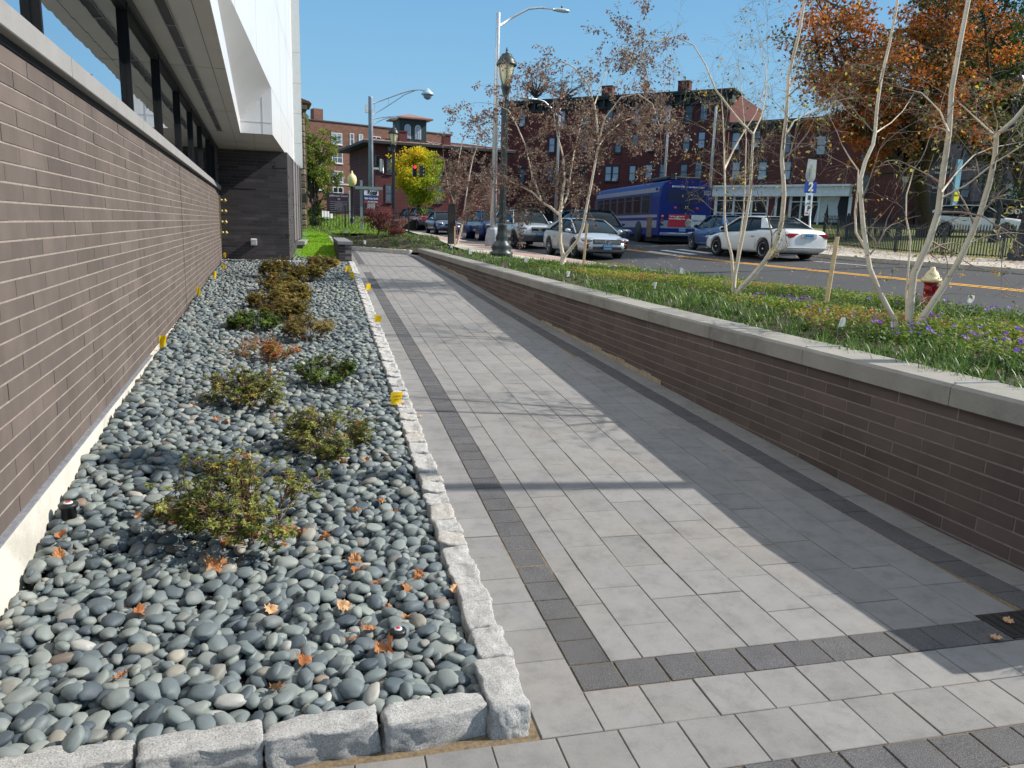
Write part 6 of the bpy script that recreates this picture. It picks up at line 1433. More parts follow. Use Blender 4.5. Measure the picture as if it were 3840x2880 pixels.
def leaf_mesh(seed, mat):
    r_ = random.Random(seed); n = len(lobes); cu1, cu2, ph = r_.uniform(.5, 1.3), r_.uniform(.3, .9), r_.uniform(0, 6)
    def zc(x, y): return cu1*x*x*1.1+cu2*(y*y)*.6*math.sin(ph)+.09*math.sin(x*9+ph)+.07*math.sin(y*11+ph*2)
    vs = [(0, 0, zc(0, 0))]+[(x*.55, y*.55, zc(x*.55, y*.55)) for x, y in lobes]+[(x, y, zc(x, y)) for x, y in lobes]
    fs = [(0, 1+i, 1+(i+1) % n) for i in range(n)]+[(1+i, 1+n+i, 1+n+(i+1) % n, 1+(i+1) % n) for i in range(n)]
    m = MB(); m.add(vs, fs, 0, r_.random()); m.tube([(0, -.5, zc(0, -.5)), (.05, -.8, .05), (.1, -1.0, .1)], .012, 4); me = m.mesh('maple_leaf'); me.materials.append(mat); return me
OL = leafmat('dry_maple_leaf', [(0, lin((166, 102, 62))), (.4, lin((190, 142, 98))), (.7, lin((220, 182, 140))), (1, lin((164, 92, 58)))], .2)
lm = [leaf_mesh(i, OL) for i in range(8)]
spots = [(468, 1235, 1.7), (490, 1228, 1.4), (300, 1335, 1), (585, 1330, 1), (262, 1475, 1), (632, 1160, 1.7), (650, 1165, 1.5), (700, 1170, 1.2), (768, 1112, 1), (822, 1090, .8), (852, 1115, .7), (742, 1320, 1), (795, 1370, 1), (835, 1410, 1.3), (820, 1412, 1), (655, 1435, 1), (600, 1500, .9), (875, 1280, 1), (900, 1265, .9), (985, 1285, 1.1), (905, 1250, .8), (815, 1270, .8), (765, 1220, 1.1), (775, 1240, 1), (130, 1210, 1), (305, 1125, 1), (135, 1165, .8), (415, 885, 1), (345, 995, .8), (470, 915, .9), (490, 918, .8), (700, 995, 1), (740, 1005, 1), (790, 1000, .9), (520, 870, .9), (530, 1020, .9), (430, 960, .7), (525, 760, 1), (640, 755, .9), (840, 1330, .8), (880, 1345, .8), (430, 1370, .6), (760, 1395, .7), (480, 760, .9), (545, 1165, 1.3), (490, 1185, 1.2), (870, 880, .8), (850, 870, .8), (380, 1140, .7)]
for i, (x, y, s) in enumerate(spots):
    p = hit(*D(x, y), bedz, .012); o = bpy.data.objects.new('maple_leaf', lm[i % 8]); COL.objects.link(o); o.location = p+Vector((0, 0, .03)); o.scale = (s*.078,)*3
    o.rotation_euler = (random.uniform(-.6, .6), random.uniform(-.6, .6), random.uniform(0, 6.3)); zn = 'at the foot of the nearest azalea' if 380 < x < 720 and 1100 < y < 1260 else 'in the pebbles on the wall side' if x < 360 else 'in the pebbles near the front granite row' if y > 1400 else 'in the pebbles beside the walkway edging' if x > 730 and y > 1050 else 'in the pebbles among the farther azaleas' if y < 1030 else 'in the middle of the near pebbles'; tag(o, 'curled dry orange maple leaf '+zn, 'leaf', 'dry leaves '+zn)
for x, y, s, lb in ((910, 901, .9, 'single tan leaf on the light paving strip beside the edging'), (2150, 1382, 1.2, 'tan leaf beside the drain grate on the shaded paving'), (2176, 1345, 1.2, 'orange leaf lying on the drain grate'), (1562, 973, .8, 'small dark leaf on the shaded paving mid way'), (1116, 690, .8, 'small dark leaf on the far shaded paving')):
    p = hit(*D(x, y), lambda a, b: zr(b), .004); o = bpy.data.objects.new('maple_leaf', lm[3]); COL.objects.link(o); o.location = p+Vector((0, 0, .012)); o.scale = (s*.05,)*3; o.rotation_euler = (random.uniform(-.3, .3), random.uniform(-.3, .3), random.uniform(0, 6.3)); tag(o, lb, 'leaf')
# scattered street leaves: one uncountable object
r_ = np.random.default_rng(77); P = []
for _ in range(900):
    y = r_.uniform(9, 40); u = r_.random(); x = CURB+.1+(road_r(y)-CURB)*(u**2.2 if r_.random() < .4 else 1-(u**5)*.9)
    P.append((x, y, T(x, y)+.012))
for _ in range(1500):
    y = r_.uniform(9, 32); x = road_r(y)+.25+2.9*(1-r_.random()**1.6); P.append((x, y, T(x, y)+.14))
P = np.array(P); n = len(P); Dd = np.c_[r_.normal(0, 1, (n, 2)), r_.normal(0, .15, n)]; Nn = np.c_[r_.normal(0, .3, (n, 2)), np.ones(n)]
V, F, R = leaves_np(P, Dd, Nn, r_.uniform(.05, .1, n), r_.uniform(.04, .07, n), r_.random(n)); o = link('street_leaves', np_mesh('street_leaves', V, F, R), None, [OL]); tag(o, 'fallen tan leaves scattered over the road and far sidewalk', 'fallen leaves', kind='stuff')
P = []
for _ in range(700):
    x = r_.uniform(-1.2, 1.6); y = r_.uniform(2.9, 24)
    if x < BIN(y): P.append((x, y, bedz(x, y)+.005))
P = np.array(P); n = len(P); Dd = np.c_[r_.normal(0, 1, (n, 2)), r_.normal(0, .5, n)]; Nn = rdir(n, r_)+np.array([0, 0, 1])
V, F, R = leaves_np(P[:160], Dd[:160], Nn[:160], r_.uniform(.012, .03, 160), r_.uniform(.01, .02, 160), r_.random(160)); o = link('leaf_scraps', np_mesh('leaf_scraps', V, F, R), None, [OL]); tag(o, 'tiny scraps of dry leaf caught between the grey pebbles', 'leaf scraps', kind='stuff')
# ================================================================ vehicles
def paint(name, c, metal=.45, rough=.28):
    m = NM(name); m.col(c); m.rough(rough); m.b.inputs['Metallic'].default_value = metal; m.b.inputs['Coat Weight'].default_value = .7; m.b.inputs['Coat Roughness'].default_value = .05
    m.bump(m.noise(1.5, 2), .02, .02); return m.m
P_SIL = paint('silver_paint', lin((190, 194, 198)), .25); P_SIL2 = paint('pale_silver_paint', lin((184, 188, 190)), .25); P_NAVY = paint('navy_paint', lin((16, 26, 52)), .3); P_BLUE = paint('mid_blue_paint', lin((50, 84, 140)), .4)
P_DBL = paint('dark_blue_paint', lin((24, 34, 86)), .4); P_RED = paint('red_paint', lin((160, 26, 40)), .2); P_WHITE = paint('white_car_paint', lin((226, 226, 222)), 0.0, .3); P_GREY = paint('grey_blue_paint', lin((112, 122, 148)), .5)
P_DARK = paint('black_car_paint', lin((20, 22, 26)), .2)
RIM = simple('alloy', (.6, .61, .63), .3, .8, var=.05); TRIM = simple('black_trim', (.025, .025, .027), .5); CHROME = simple('chrome', (.75, .76, .78), .12, 1.0, var=.02)
LENS = glass('clear_lamp_lens', (.28, .30, .32), .08, .8); TAIL = simple('red_lamp_lens', lin((150, 14, 20)), .15, var=.1, spec=.8); PLT = simple('pale_blue_plate', lin((120, 170, 200)), .5, var=.05)
RX = Matrix(((0, 0, 1), (1, 0, 0), (0, 1, 0))).to_euler()      # lettering facing +x
RXb = Matrix(((0, 0, -1), (-1, 0, 0), (0, 1, 0))).to_euler()   # facing -x
def eval_mesh(o):
    dg = bpy.context.evaluated_depsgraph_get(); me = bpy.data.meshes.new_from_object(o.evaluated_get(dg)); return me
def ellipsoid(c, r, n=12):
    m = MB(); prof = [(max(.001, math.cos(a)), math.sin(a)) for a in frange(-PI/2, PI/2, 9)]
    m.lathe(prof, n, M=Matrix.Translation(c)@Matrix.Diagonal((r[0], r[1], r[2], 1))); return m
def wheel(parent, x, y, r, w, spokes=5, two=True):
    s = 1 if y > 0 else -1; Mx = Matrix.Translation((x, y, r))@Matrix.Rotation(-s*PI/2, 4, 'X')
    wh = bpy.data.objects.new('wheel', None); COL.objects.link(wh); wh.parent = parent
    m = MB(); m.lathe([(r*.66, -w), (r*.94, -w), (r, -w*.8), (r, -w*.12), (r*.95, 0), (r*.70, .012), (r*.66, -.01)], 28, M=Mx); m.build('tyre', MT['rubber'], wh)
    m = MB(); m.lathe([(r*.67, -w*.9), (r*.68, -.005), (r*.62, -.006), (r*.60, -.05)], 24, M=Mx)
    for k in range(spokes*(2 if two else 1)):
        a = 2*PI*k/(spokes*(2 if two else 1)); m.box((r*.36*math.cos(a), r*.36*math.sin(a), -.025), (r*.56, r*.10, .03), rz=a, M=Mx)
    m.lathe([(r*.14, -.04), (r*.14, -.004), (.01, .002)], 12, M=Mx); m.build('rim', RIM, wh)
    m = MB(); m.lathe([(r*.61, -.07), (.01, -.07)], 16, M=Mx); m.build('wheel_shade_disc', simple('wheel_shadow', (.03, .03, .03), .7), wh)  # dark disc painted as the shade behind the spokes
def loft(secs, half):
    """secs: list of (x, [(y,z)...]) half rings from bottom centre to top centre"""
    V = []; F = []; n = half*2-2
    for x, hs in secs:
        ring = [(x, y, z) for y, z in hs]+[(x, -y, z) for y, z in hs[-2:0:-1]]; V += ring
    for i in range(len(secs)-1):
        for k in range(n): F.append((i*n+k, (i+1)*n+k, (i+1)*n+(k+1) % n, i*n+(k+1) % n))
    F.append(tuple(range(n))); F.append(tuple(reversed(range((len(secs)-1)*n, len(secs)*n)))); return V, F
def car(name, label, loc, rz, L, Wd, H, wb, r, prof, gh, pmat, front=None, rear=None, suv=False, spokes=5, group=None, fo=None, cat='car', plate=None, twotone=None):
    """prof: [(x, ztop)] front->rear of lower body; gh: windscreen base, roof front, roof rear, rear base as (x,z)"""
    t = empty(name, loc, label, cat, rz, group); hw = Wd/2; xf, xr = L/2, -L/2
    zbt = .19 if not suv else .26; hf = fo if fo else (L-wb)*.47; ax = [xf-hf, xf-hf-wb]
    pts = sorted(prof, key=lambda p: -p[0]); secs = []
    def zt(x): return float(np.interp(-x, [-p[0] for p in pts], [p[1] for p in pts]))
    xs = [xf, xf-.04, xf-.14, xf-.35, xf-.7]+frange(xf-1.05, xr+.9, 9)+[xr+.6, xr+.3, xr+.12, xr+.03, xr]
    def wf(x):
        d = min(xf-x, x-xr); base = 1-.30*max(0, 1-d/.75)**2.2 if xf-x < x-xr else 1-.20*max(0, 1-d/.6)**2.2; return hw*base
    for x in xs:
        w = wf(x); z = zt(x); d = min(xf-x, x-xr); zb = zbt+.10*max(0, 1-d/.5); shr = .0 if 0 < d else .0
        if d < .13: z = z-(.13-d)*.55; zb += (.13-d)*.5
        zs = min(z-.05, zt(0)-.02); sh = z-.07
        secs.append((x, [(0, zb), (w*.72, zb), (w*.93, zb+.03), (w*.99, zb+.13), (w, (zb+z)*.5), (w*.985, sh-.10), (w*.94, sh), (w*.80, z-.015), (w*.42, z+.012), (0, z+.018)]))
    V, F = loft(secs, 10); me = bpy.data.meshes.new('body'); me.from_pydata(V, [], F); bm = bmesh.new(); bm.from_mesh(me); bmesh.ops.recalc_face_normals(bm, faces=bm.faces); bm.to_mesh(me); bm.free()
    tmp = bpy.data.objects.new('tmp', me); COL.objects.link(tmp); md = tmp.modifiers.new('s', 'SUBSURF'); md.levels = 2; md.render_levels = 2
    me2 = eval_mesh(tmp); tmp.modifiers.clear(); tmp.data = me2
    c = MB()
    cutters = []
    for x in ax:
        for s in (1, -1):
            k = MB(); k.lathe([(r+.055, -.34), (r+.055, .2)], 28, M=Matrix.Translation((x, s*hw, r+.01))@Matrix.Rotation(-s*PI/2, 4, 'X')); co_ = k.build('cut', []); bmx = bmesh.new(); bmx.from_mesh(co_.data); bmesh.ops.recalc_face_normals(bmx, faces=bmx.faces); bmx.to_mesh(co_.data); bmx.free(); cutters.append(co_)
            b = tmp.modifiers.new('b', 'BOOLEAN'); b.operation = 'DIFFERENCE'; b.solver = 'EXACT'; b.object = co_
    me3 = eval_mesh(tmp); bpy.data.objects.remove(tmp)
    for co_ in cutters: bpy.data.objects.remove(co_)
    for p_ in me3.polygons: p_.use_smooth = p_.area < .2
    me3.materials.clear(); me3.name = 'body'; body = link('body', me3, t, [pmat])
    # greenhouse
    (x1, z1), (x2, z2), (x3, z3), (x4, z4) = gh; wb_ = hw*.915; wr = hw*.70
    def tw(z): return wb_+(wr-wb_)*min(1, max(0, (z-min(z1, z4))/(z2-min(z1, z4))))
    gs = [(x1+.03, z1-.05), (x1, z1), (x1*.5+x2*.5, z1*.48+z2*.52+.02), (x2, z2), ((x2+x3)/2, max(z2, z3)+.025), (x3, z3), (x3*.5+x4*.5, z3*.5+z4*.5+.025), (x4, z4), (x4-.03, z4-.05)]
    secs = []
    for x, z in gs:
        low = min(z1, z4)-.06; zz = max(z, low+.03); secs.append((x, [(0, low), (wb_, low), (wb_*.995, low+.04 if zz > low+.08 else low+.01), (tw(zz)*1.0, zz-.02 if zz > low+.06 else low+.02), (tw(zz)*.82, zz+.005), (0, zz+.03)]))
    V, F = loft(secs, 6); m = MB(); m.add(V, F, 0, 0, True); gl = m.build('window_glass', MT['car_glass'], t)
    # roof sheet and pillars
    m = MB(); n = 7; rows = []
    for i in range(n):
        f = i/(n-1); x = x2+.02+(x3-x2-.04)*f; z = z2+(z3-z2)*f+.035*math.sin(f*PI)+.022
        rows.append([(x, y*1.0, z+.022*(1-(abs(y)/wr)**2)-(.035 if abs(y) > wr*1.01 else 0)) for y in (-wr*1.04, -wr*.98, -wr*.5, 0, wr*.5, wr*.98, wr*1.04)])
    vs = [p for rr in rows for p in rr]; m.add(vs, [(i*7+j, i*7+j+1, (i+1)*7+j+1, (i+1)*7+j) for i in range(n-1) for j in range(6)], 0, 0, True); m.build('roof', pmat, t)
    for s in (1, -1):
        m = MB(); m.tube([(x1+.05, s*wb_*.985, z1-.03), ((x1+x2)/2, s*tw((z1+z2)/2)*.995, (z1+z2)/2+.02), (x2, s*wr, z2+.01), ((x2+x3)/2, s*wr*1.02, max(z2, z3)+.03), (x3, s*wr, z3+.01)], [.03, .026, .022, .018, .022], 8); m.build('pillar', pmat, t)
        m = MB()
        if suv: q = [(x3+.12, s*(wr+.012), z3-.0), (x3-.05, s*(wr+.012), z3), (x4, s*(wb_+.012), z4-.0), (x4+.18, s*(wb_+.014), z4-.02)]
        else: q = [(x3+.10, s*(wr+.008), z3+.015), (x3-.10, s*(wr+.004), z3-.01), (x4-.05, s*(wb_+.006), z4-.02), (x4+.50, s*(wb_+.012), z4-.03)]
        m.add(q+[(a, b-s*.05, c_) for a, b, c_ in q], [(0, 1, 2, 3), (0, 4, 5, 1), (1, 5, 6, 2), (2, 6, 7, 3), (3, 7, 4, 0)]); m.build('rear_pillar', pmat, t)
        m = MB(); xb = (x2+x3)/2-.05; m.tube([(xb-.05, s*(wb_+.004), min(z1, z4)-.03), (xb, s*(wr+.01), max(z2, z3)-.01)], .03, 4, smooth=False); m.tube([(x1-.05, s*(wb_+.008), min(z1, z4)-.012), (x4+.2, s*(wb_+.008), min(z1, z4)-.012)], .012, 4); m.build('window_trim', TRIM, t)
        m = ellipsoid((x1-.28, s*(hw+.09), z1+.04), (.07, .11, .07), 10); m.tube([(x1-.28, s*(hw-.07), z1-.02), (x1-.28, s*(hw+.06), z1+.01)], .02, 6); mi = m.build('wing_mirror', pmat, t); m = ellipsoid((x1-.33, s*(hw+.09), z1+.04), (.03, .09, .055), 10); m.build('mirror_glass', MT['car_glass'], mi)
        m = MB()
        for xd in ((x2+x3)/2-.0, (x1+.1), x3+.0): m.tube([(xd, s*(hw*.997), zbt+.16), (xd-.02, s*(hw*1.002), (zbt+z1)/2), (xd-.04, s*hw*.975, z1-.14)], .006, 4, caps=False)
        for xd in ((x2+x3)/2+.12, x3+.15): m.box((xd, s*(hw*.985+.008), z1-.20), (.17, .02, .025))
        m.build('door_seam', TRIM, body)
        for x in ax: wheel(t, x, s*(hw-.015), r, .21, spokes)
    m = MB(); m.box(((ax[0]+ax[1])/2, 0, zbt+.06), (L*.86, Wd*.82, .12)); m.build('underbody', MT['black_void'], t)
    if front: front(t, xf, hw, zt, zbt)
    if rear: rear(t, xr, hw, zt, zbt)
    return t
def std_front(emb=None, plate=None, gh_=.11, gz_=.60, gw=.46, lampz=.66, lampw=.20, chrome=False, lower=True, fog=False, bars=2, lh=.075):
    def f(t, xf, hw, zt, zb):
        m = MB(); m.box((xf-.03, 0, gz_), (.06, gw*2, gh_*2), bev=.02); g_ = m.build('grille', TRIM, t)
        m = MB()
        for i in range(bars): m.box((xf+.006, 0, gz_-gh_+.05+(2*gh_-.1)*(i/(max(1, bars-1)))), (.02, gw*1.9, .011))
        m.build('grille_bar', CHROME, g_)
        for s in (1, -1):
            m = ellipsoid((xf-.24, s*hw*.70, lampz), (.20, lampw, lh), 14); hl = m.build('headlight', LENS, t); m = ellipsoid((xf-.095, s*hw*.64, lampz), (.06, .05, .05), 10); m.build('lamp_bulb', CHROME, hl)
        if lower:
            m = MB(); m.box((xf-.02, 0, zb+.20), (.07, hw*1.15, .11), bev=.02); m.build('lower_intake', TRIM, t)
        if fog:
            for s in (1, -1):
                m = MB(); m.box((xf-.13, s*hw*.70, zb+.24), (.12, hw*.30, .13), bev=.02, rz=-s*.25); fp = m.build('fog_lamp_surround', TRIM, t); m = MB(); m.box((xf-.10, s*hw*.72, zb+.335), (.10, hw*.28, .022), rz=-s*.3); m.build('indicator', simple('amber_lens', lin((240, 110, 40)), .3), fp)
        if plate:
            m = MB(); m.box((xf+.025, 0, gz_-gh_-.10), (.02, .34, .17), bev=.004); m.build('plate_frame', TRIM, t); m = MB(); m.box((xf+.037, 0, gz_-gh_-.10), (.006, .30, .14)); p_ = m.build('licence_plate', PLT, t); text(plate, .085, p_, (xf+.044, 0, gz_-gh_-.10), RX, LBl, depth=.001, bold=.002)
        if emb == 'vw':
            m = MB(); k = .085; m.tube([(xf+.03, k*math.cos(a), gz_+k*math.sin(a)) for a in frange(0, 2*PI, 24)], .009, 6, caps=False)
            for pp in ([(-.055, .05), (-.02, -.06), (0, .01), (.02, -.06), (.055, .05)], [(-.03, .07), (0, .018), (.03, .07)]): m.tube([(xf+.03, a, gz_+b) for a, b in pp], .008, 5)
            m.build('emblem', CHROME, t)
        elif emb: 
            m = MB(); m.tube([(xf+.02, .06*math.cos(a), gz_+.04*math.sin(a)) for a in frange(0, 2*PI, 16)], .012, 5, caps=False); m.build('emblem', CHROME, t)
    return f
def std_rear(plate=None, lz=.72, lw=.30, lh=.10, chrome=False, wide=False, lit=False):
    def f(t, xr, hw, zt, zb):
        tm = TAIL
        if lit:
            em = NM('lit_brake_lamp'); em.col((.8, .03, .02)); em.b.inputs['Emission Color'].default_value = (1, .06, .03, 1); em.b.inputs['Emission Strength'].default_value = 1.6; tm = em.m
        for s in (1, -1):
            m = MB(); m.box((xr+.045, s*(hw*.60), lz), (.07, lw*1.35, lh*1.7), bev=.02, rz=s*.10); m.build('tail_light', tm, t)
            m = ellipsoid((xr+.20, s*hw*.80, lz), (.15, .06, lh*.85), 10); m.build('tail_light_side', tm, t)
        if chrome:
            m = MB(); m.box((xr-.01, 0, lz), (.05, hw*.62, lh*1.9), bev=.012); m.build('plate_garnish', simple('pale_garnish', (.55, .55, .54), .3, .3), t)
        if plate:
            m = MB(); m.box((xr-.045, 0, lz), (.012, .31, .15), bev=.003); p_ = m.build('licence_plate', PLT, t); text(plate, .085, p_, (xr-.054, 0, lz), RXb, LBl, depth=.001, bold=.002)
        m = MB(); m.box((xr+.02, 0, zb+.22), (.08, hw*1.72, .035), bev=.008); m.build('bumper_crease', TRIM if not wide else simple('bumper_groove', (.35, .35, .34), .5), t)
    return f
SED = lambda L, h1, h2, h3: [(L/2, h1-.14), (L/2-.1, h1-.06), (L/2-.6, h1), (L/2-1.35, h2), (0, h2+.02), (-L/2+1.1, h3), (-L/2+.25, h3-.02), (-L/2, h3-.10)]
def street_pos(px, py, dep): p_ = at_depth(px, py, dep); return Vector((p_.x, p_.y, T(p_.x, p_.y)))
RS = -PI/2      # facing the camera along the street
q = street_pos(2182, 964, 29.3)
car('parked_car', 'silver coupe styled saloon parked nearest at the kerb, front to camera', q, RS-.03, 4.8, 1.86, 1.42, 2.71, .335, [(2.4, .58), (2.3, .68), (1.85, .79), (1.4, .90), (.6, .96), (-1.0, 1.0), (-2.1, 1.0), (-2.4, .88)], [(1.38, .92), (.42, 1.35), (-.75, 1.37), (-1.95, 1.04)], P_SIL, std_front('vw', 'CAH-N67', .085, .60, .52, .66, .26, fog=True, bars=3, lh=.085), std_rear(), spokes=5)
q = street_pos(2212, 945, 34)
car('dark_suv', 'navy crossover in the traffic lane partly hidden behind the silver saloon', q, RS, 4.75, 1.92, 1.70, 2.75, .37, SED(4.75, .92, 1.06, 1.08), [(1.25, 1.05), (.6, 1.62), (-1.7, 1.60), (-2.2, 1.10)], P_NAVY, std_front(True, None, .12, .74, .4, .82, .24), None, True)
q = street_pos(1958, 930, 36.4)
car('parked_car', 'silver estate style off roader with black lower bumper parked behind the silver saloon', q, RS, 4.8, 1.9, 1.72, 2.86, .37, [(2.4, .86), (2.3, .95), (1.8, 1.02), (1.05, 1.10), (0, 1.10), (-1.8, 1.10), (-2.3, 1.05), (-2.4, .9)], [(1.15, 1.08), (.55, 1.62), (-1.85, 1.60), (-2.22, 1.12)], P_SIL2, std_front(True, '284-CXR', .12, .78, .38, .86, .22), None, True)
tt = bpy.data.objects.get('parked_car.001'); o = tt
m = MB(); m.box((2.28, 0, .42), (.34, 1.80, .34), bev=.05); m.box((0, .955, .36), (3.2, .03, .12)); m.box((0, -.955, .36), (3.2, .03, .12)); m.build('black_bumper', TRIM, o)
m = MB()
for s in (1, -1): m.tube([(.5, s*.62, 1.68), (.35, s*.62, 1.76), (-1.6, s*.62, 1.75), (-1.8, s*.62, 1.66)], .022, 6)
m.build('roof_rails', TRIM, o)
q = street_pos(1835, 893, 43.5)
car('parked_car', 'dark blue estate car with chrome barred grille behind the steel light pole', q, RS, 4.78, 1.82, 1.60, 2.74, .345, [(2.39, .72), (2.3, .85), (1.8, .95), (1.05, 1.05), (0, 1.05), (-1.8, 1.05), (-2.3, 1.0), (-2.39, .85)], [(1.2, 1.02), (.5, 1.52), (-1.75, 1.50), (-2.2, 1.05)], P_DBL, std_front(True, '7R2-815', .10, .70, .36, .76, .24, bars=3), None, True)
q = street_pos(1660, 873, 51.5)
car('parked_car', 'small grey silver saloon parked between the red one and the dark blue one', q, RS, 4.5, 1.72, 1.44, 2.6, .32, SED(4.5, .72, .92, .98), [(1.05, .92), (.35, 1.38), (-.85, 1.38), (-1.6, 1.02)], P_GREY, std_front(True, None, .08, .58, .35, .66, .22), None)
q = street_pos(1592, 861, 59)
car('parked_car', 'red off roader parked farthest up the kerb', q, RS, 4.7, 1.8, 1.66, 2.7, .36, [(2.35, .84), (2.3, .95), (1.8, 1.0), (1.0, 1.05), (0, 1.08), (-1.8, 1.08), (-2.3, 1.05), (-2.35, .9)], [(1.0, 1.05), (.5, 1.60), (-2.0, 1.60), (-2.28, 1.10)], P_RED, std_front(None, None, .08, .72, .30, .74, .26, lh=.10), None, True)
m = MB(); m.box((2.26, 0, .48), (.26, 1.78, .30), bev=.04); m.build('grey_bumper', TRIM, bpy.data.objects['parked_car.004'])
q = street_pos(1548, 858, 66); car('parked_car', 'dark teal car mostly hidden beyond the red one', q, RS, 4.6, 1.8, 1.6, 2.7, .33, SED(4.6, .85, 1.0, 1.02), [(1.1, 1.0), (.5, 1.52), (-1.5, 1.5), (-2.0, 1.05)], P_DARK, std_front(), None, True)
q = street_pos(1872, 850, 60); car('moving_car', 'white topped car with red lower body far behind the two nearest lamp poles', q, RS+2.8, 4.5, 1.75, 1.45, 2.6, .32, SED(4.5, .75, .95, 1.0), [(1.05, .92), (.35, 1.38), (-.85, 1.38), (-1.6, 1.02)], P_RED, std_front(), std_rear())
q = street_pos(2848, 966, 27.6)
car('white_sedan', 'white saloon seen from the rear in the far lane in front of the shop', q, PI/2, 5.08, 1.87, 1.45, 2.85, .33, [(2.54, .58), (2.45, .68), (1.9, .80), (1.1, .93), (0, .97), (-1.2, 1.03), (-2.2, 1.02), (-2.45, .98), (-2.54, .86)], [(1.25, .94), (.45, 1.38), (-.95, 1.38), (-1.65, 1.05)], P_WHITE, std_front(), std_rear('969-ULR', .80, .30, .085, True, True), spokes=5, fo=1.08)
q = street_pos(2722, 905, 31.5)
car('blue_sedan', 'blue saloon with a glowing red tail lamp between the bus and the white saloon', q, PI/2-.12, 4.6, 1.8, 1.45, 2.7, .32, SED(4.6, .72, .96, 1.04), [(1.1, .94), (.4, 1.38), (-.9, 1.37), (-1.75, 1.08)], P_BLUE, std_front(), std_rear(None, .82, .36, .08, lit=True))
q = at_depth(3645, 893, 39.7)
car('white_suv', 'white crossover parked broadside on the rise behind the park fence', q, math.radians(-49), 4.7, 1.88, 1.66, 2.7, .37, [(2.35, .82), (2.28, .92), (1.8, 1.0), (1.0, 1.08), (0, 1.10), (-1.8, 1.16), (-2.25, 1.1), (-2.35, .9)], [(1.25, 1.06), (.45, 1.60), (-1.55, 1.58), (-2.15, 1.16)], P_WHITE, std_front(True, None, .1, .74, .36, .80, .26), std_rear(), True)
# raised paved apron under it
g3 = MB(); qx, qy, qz = q; g3.box((qx+3, qy+1, qz-.5), (26, 7, .96), rz=math.radians(-49)); tag(g3.build('parking_apron', MT['asphalt']), kind='structure')
# ---------------------------------------------------------------- bus
rr_ = at_depth(2560, 930, 36.6); bz = T(rr_.x, rr_.y); BH = math.radians(90-9)
BUS = empty('city_bus', (rr_.x, rr_.y, bz), 'blue and white city bus number 218 seen from the rear with an advert panel', 'bus', BH)
BB = simple('bus_blue', lin((12, 34, 112)), .45, var=.05, spec=.3); BW = simple('bus_silver_white', lin((142, 142, 156)), .5, var=.08); BP = simple('bus_purple_shade', lin((62, 50, 80)), .5, var=.1)
Wb, Hb, Lb = 2.55, 2.98, 12.0; hb = Wb/2
def bus_shell():
    prof = [(0, .34), (hb-.05, .34), (hb, .42), (hb, 1.1), (hb, 2.2), (hb-.06, 2.62), (hb-.18, 2.84), (hb-.45, 2.95), (0, 3.02)]
    V, F = loft([(0, [(y*.97, z if z > .5 else z+.06) for y, z in prof]), (.06, prof), (6, prof), (Lb-.25, prof), (Lb, [(y*.95, z*.985+.01) for y, z in prof])], 9); m = MB(); m.add(V, F); return m.build('body', BB, BUS)
bus_shell()
m = MB()
for s in (1, -1):
    m.box((6.1, s*(hb+.004), .92), (11.6, .012, .34)); m.box((6.0, s*(hb+.004), 1.30), (11.4, .012, .13)); m.box((6.0, s*(hb-.045), 2.52), (11.4, .05, .22))
m.box((-.004, 0, .92), (.012, hb*1.86, .36)); m.build('white_band', BW, BUS)
m = MB()
for s in (1, -1): m.box((6.6, s*(hb+.003), 1.85), (10.6, .008, .96))
m.build('purple_band', BP, BUS)
for s in (1, -1):
    x = 1.5
    for i in range(7):
        m = MB(); m.box((x+.55, s*(hb+.008), 1.87), (1.1, .02, .92), bev=.008); w_ = m.build('window', TRIM, BUS); m = MB(); m.box((x+.55, s*(hb+.018), 1.78), (.98, .012, .60)); m.box((x+.55, s*(hb+.018), 2.21), (.98, .012, .16)); m.build('pane', MT['car_glass'], w_); x += 1.42
m = MB()
for i in range(6): m.box((-.008, -.0, 2.02+i*.085), (.02, 1.75, .05))
m.box((-.003, 0, 2.22), (.015, 1.85, .62)); m.build('louvres', simple('dark_blue_louvre', lin((14, 24, 72)), .5), BUS)
m = MB(); m.box((-.012, -.02, 1.72), (.03, .58, .28)); dsp = m.build('route_display', MT['black_void'], BUS); text('37', .17, dsp, (-.03, -.02, 1.72), RXb, simple('pale_dots', lin((190, 200, 190)), .5))
m = MB(); m.box((-.018, .0+.18, 1.10), (.02, 1.05, .58)); adp = m.build('advert_red', simple('advert_red_print', lin((176, 30, 48)), .5, var=.03), BUS); adp.location.y = .12
m = MB(); m.box((-.018, -.66, 1.10), (.021, .70, .58)); adw = m.build('advert_white', simple('advert_white_print', lin((196, 204, 206)), .5, var=.03), BUS)
text('Pay less, wait less for', .088, adp, (-.03, .27, 1.30), RXb, LW, depth=.001, bold=.003); text('better ER-quality care.', .088, adp, (-.03, .27, 1.19), RXb, LW, depth=.001, bold=.003)
text('Urgent Care', .13, adw, (-.03, -.66, 1.13), RXb, simple('dark_red_print', lin((110, 30, 60)), .5), depth=.001, bold=.003)
m = ellipsoid((-.03, -.18, 1.0), (.01, .17, .2), 14); m.build('advert_photo', simple('advert_picture', lin((150, 160, 150)), .5, var=.6, vs=12), BUS)
text('860-525-9181  www.cttransit.com', .115, BUS, (-.015, -.05, 2.66), RXb, LW, depth=.002, bold=.002)
m = MB(); m.box((-.012, -1.02, 2.42), (.015, .34, .20)); nb = m.build('number_patch', BW, BUS); text('218', .17, nb, (-.022, -1.02, 2.42), RXb, LBl, depth=.001, bold=.004)
RX2 = Matrix(((-1, 0, 0), (0, 0, 1), (0, 1, 0))).to_euler(); text('218', .16, BUS, (.55, hb+.004, 2.54), RX2, LBl, depth=.02, bold=.003)
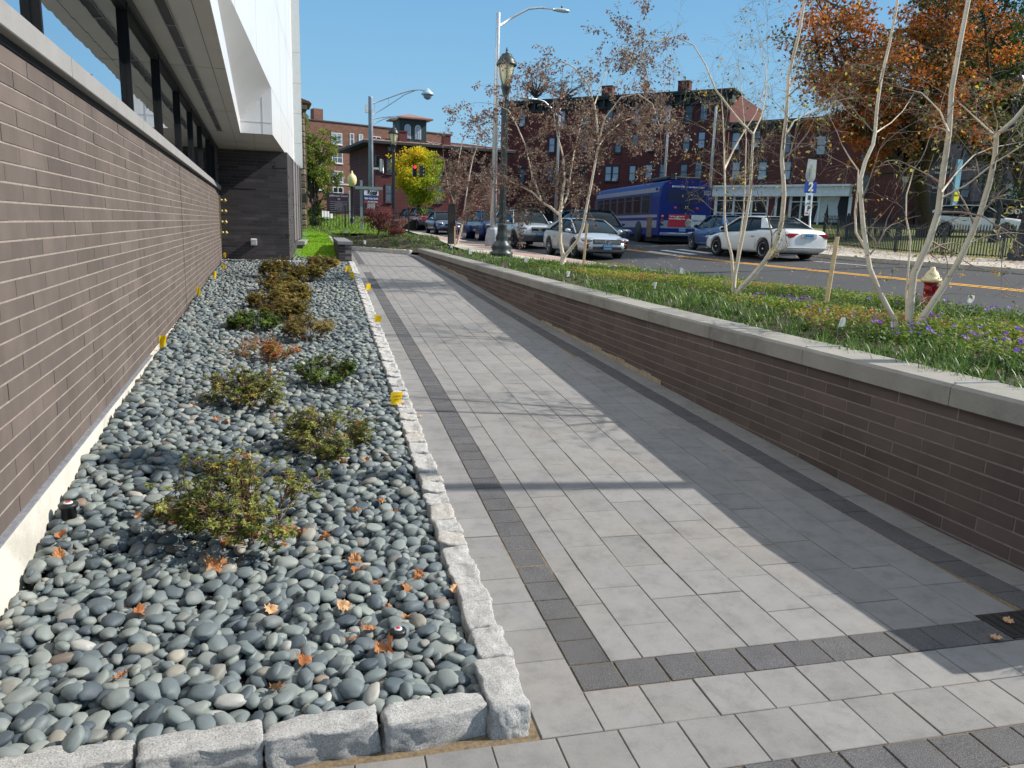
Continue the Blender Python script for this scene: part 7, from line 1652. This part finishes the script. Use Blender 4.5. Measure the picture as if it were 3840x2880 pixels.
for (y, z, r_0, mt_) in [(.85, 2.80, .04, TAIL), (.25, 2.86, .035, TAIL), (0, 2.87, .035, TAIL), (-.25, 2.86, .035, TAIL), (-.9, 2.80, .04, TAIL), (.52, 1.68, .075, TAIL), (-.55, 1.68, .075, TAIL), (1.12, 1.28, .06, simple('amber_lamp', lin((220, 110, 50)), .3)), (1.12, 1.10, .065, TAIL), (-1.12, 1.28, .06, TAIL), (-1.12, 1.10, .065, TAIL), (1.12, .92, .075, TRIM), (-1.12, .92, .075, TRIM)]:
    m = MB(); m.lathe([(r_0, 0), (r_0, .02), (r_0*.6, .035)], 14, M=Matrix.Translation((-.01, y, z))@Matrix.Rotation(-PI/2, 4, 'Y')); m.build('rear_lamp', mt_, BUS)
m = MB(); m.box((-.02, .10, .70), (.015, .32, .17)); p_ = m.build('licence_plate', PLT, BUS); text('QT-409', .09, p_, (-.03, .10, .70), RXb, LBl, depth=.001)
m = MB(); m.box((-.012, -.72, .66), (.012, .36, .20)); m.build('notice', MT['white_paint'], BUS)
m = MB(); m.box((-.06, 0, .47), (.14, 2.42, .14), bev=.03); m.build('bumper', simple('grey_bumper_bar', lin((110, 124, 140)), .5), BUS)
m = MB(); m.box((1.3, hb+.012, .78), (.75, .02, .95)); m.build('rusty_grille', simple('rusty_grille_mesh', lin((120, 96, 78)), .9, var=.6, vs=9, bump=.6, bs=40, bd=.02), BUS)
for x in (3.0, 9.4):
    for s in (1, -1):
        m = MB(); m.lathe([(.56, 0), (.56, .02)], 24, M=Matrix.Translation((x, s*(hb+.002), .52))@Matrix.Rotation(-s*PI/2, 4, 'X')); m.build('wheel_arch', MT['black_void'], BUS); wheel(BUS, x, s*(hb-.0), .48, .3, 5)
m = MB(); m.box((6, 0, .26), (11.4, 2.2, .3)); m.build('underbody', MT['black_void'], BUS)
m = MB(); m.box((1.6, 0, 3.08), (2.2, 1.7, .16), bev=.04); m.lathe([(.16, 0), (.16, .02), (.1, .2), (.16, .28)], 12, (.4, .55, 3.0)); m.build('roof_unit', TRIM, BUS)
# off-frame lamp that throws the long shadow across the walkway
lantern_lamp(Vector((9.0, 4.07, T(9, 4)+.1)), 7.1, 'street lamp outside the right edge of view that casts the straight shadow across the paving', MT['green_metal'], .92)
pa = at_depth(3085, 905, 36); pb = at_depth(3330, 893, 40); zf2 = lambda x, y: float(np.interp(x, [pa.x, pb.x], [pa.z, pb.z]))
fence('iron_fence', 'second black iron fence farther back in the park in front of the brick building', [(pa.x+(pb.x-pa.x)*i/3, pa.y+(pb.y-pa.y)*i/3) for i in range(4)], 1.15, .13, zf2, .07, False)
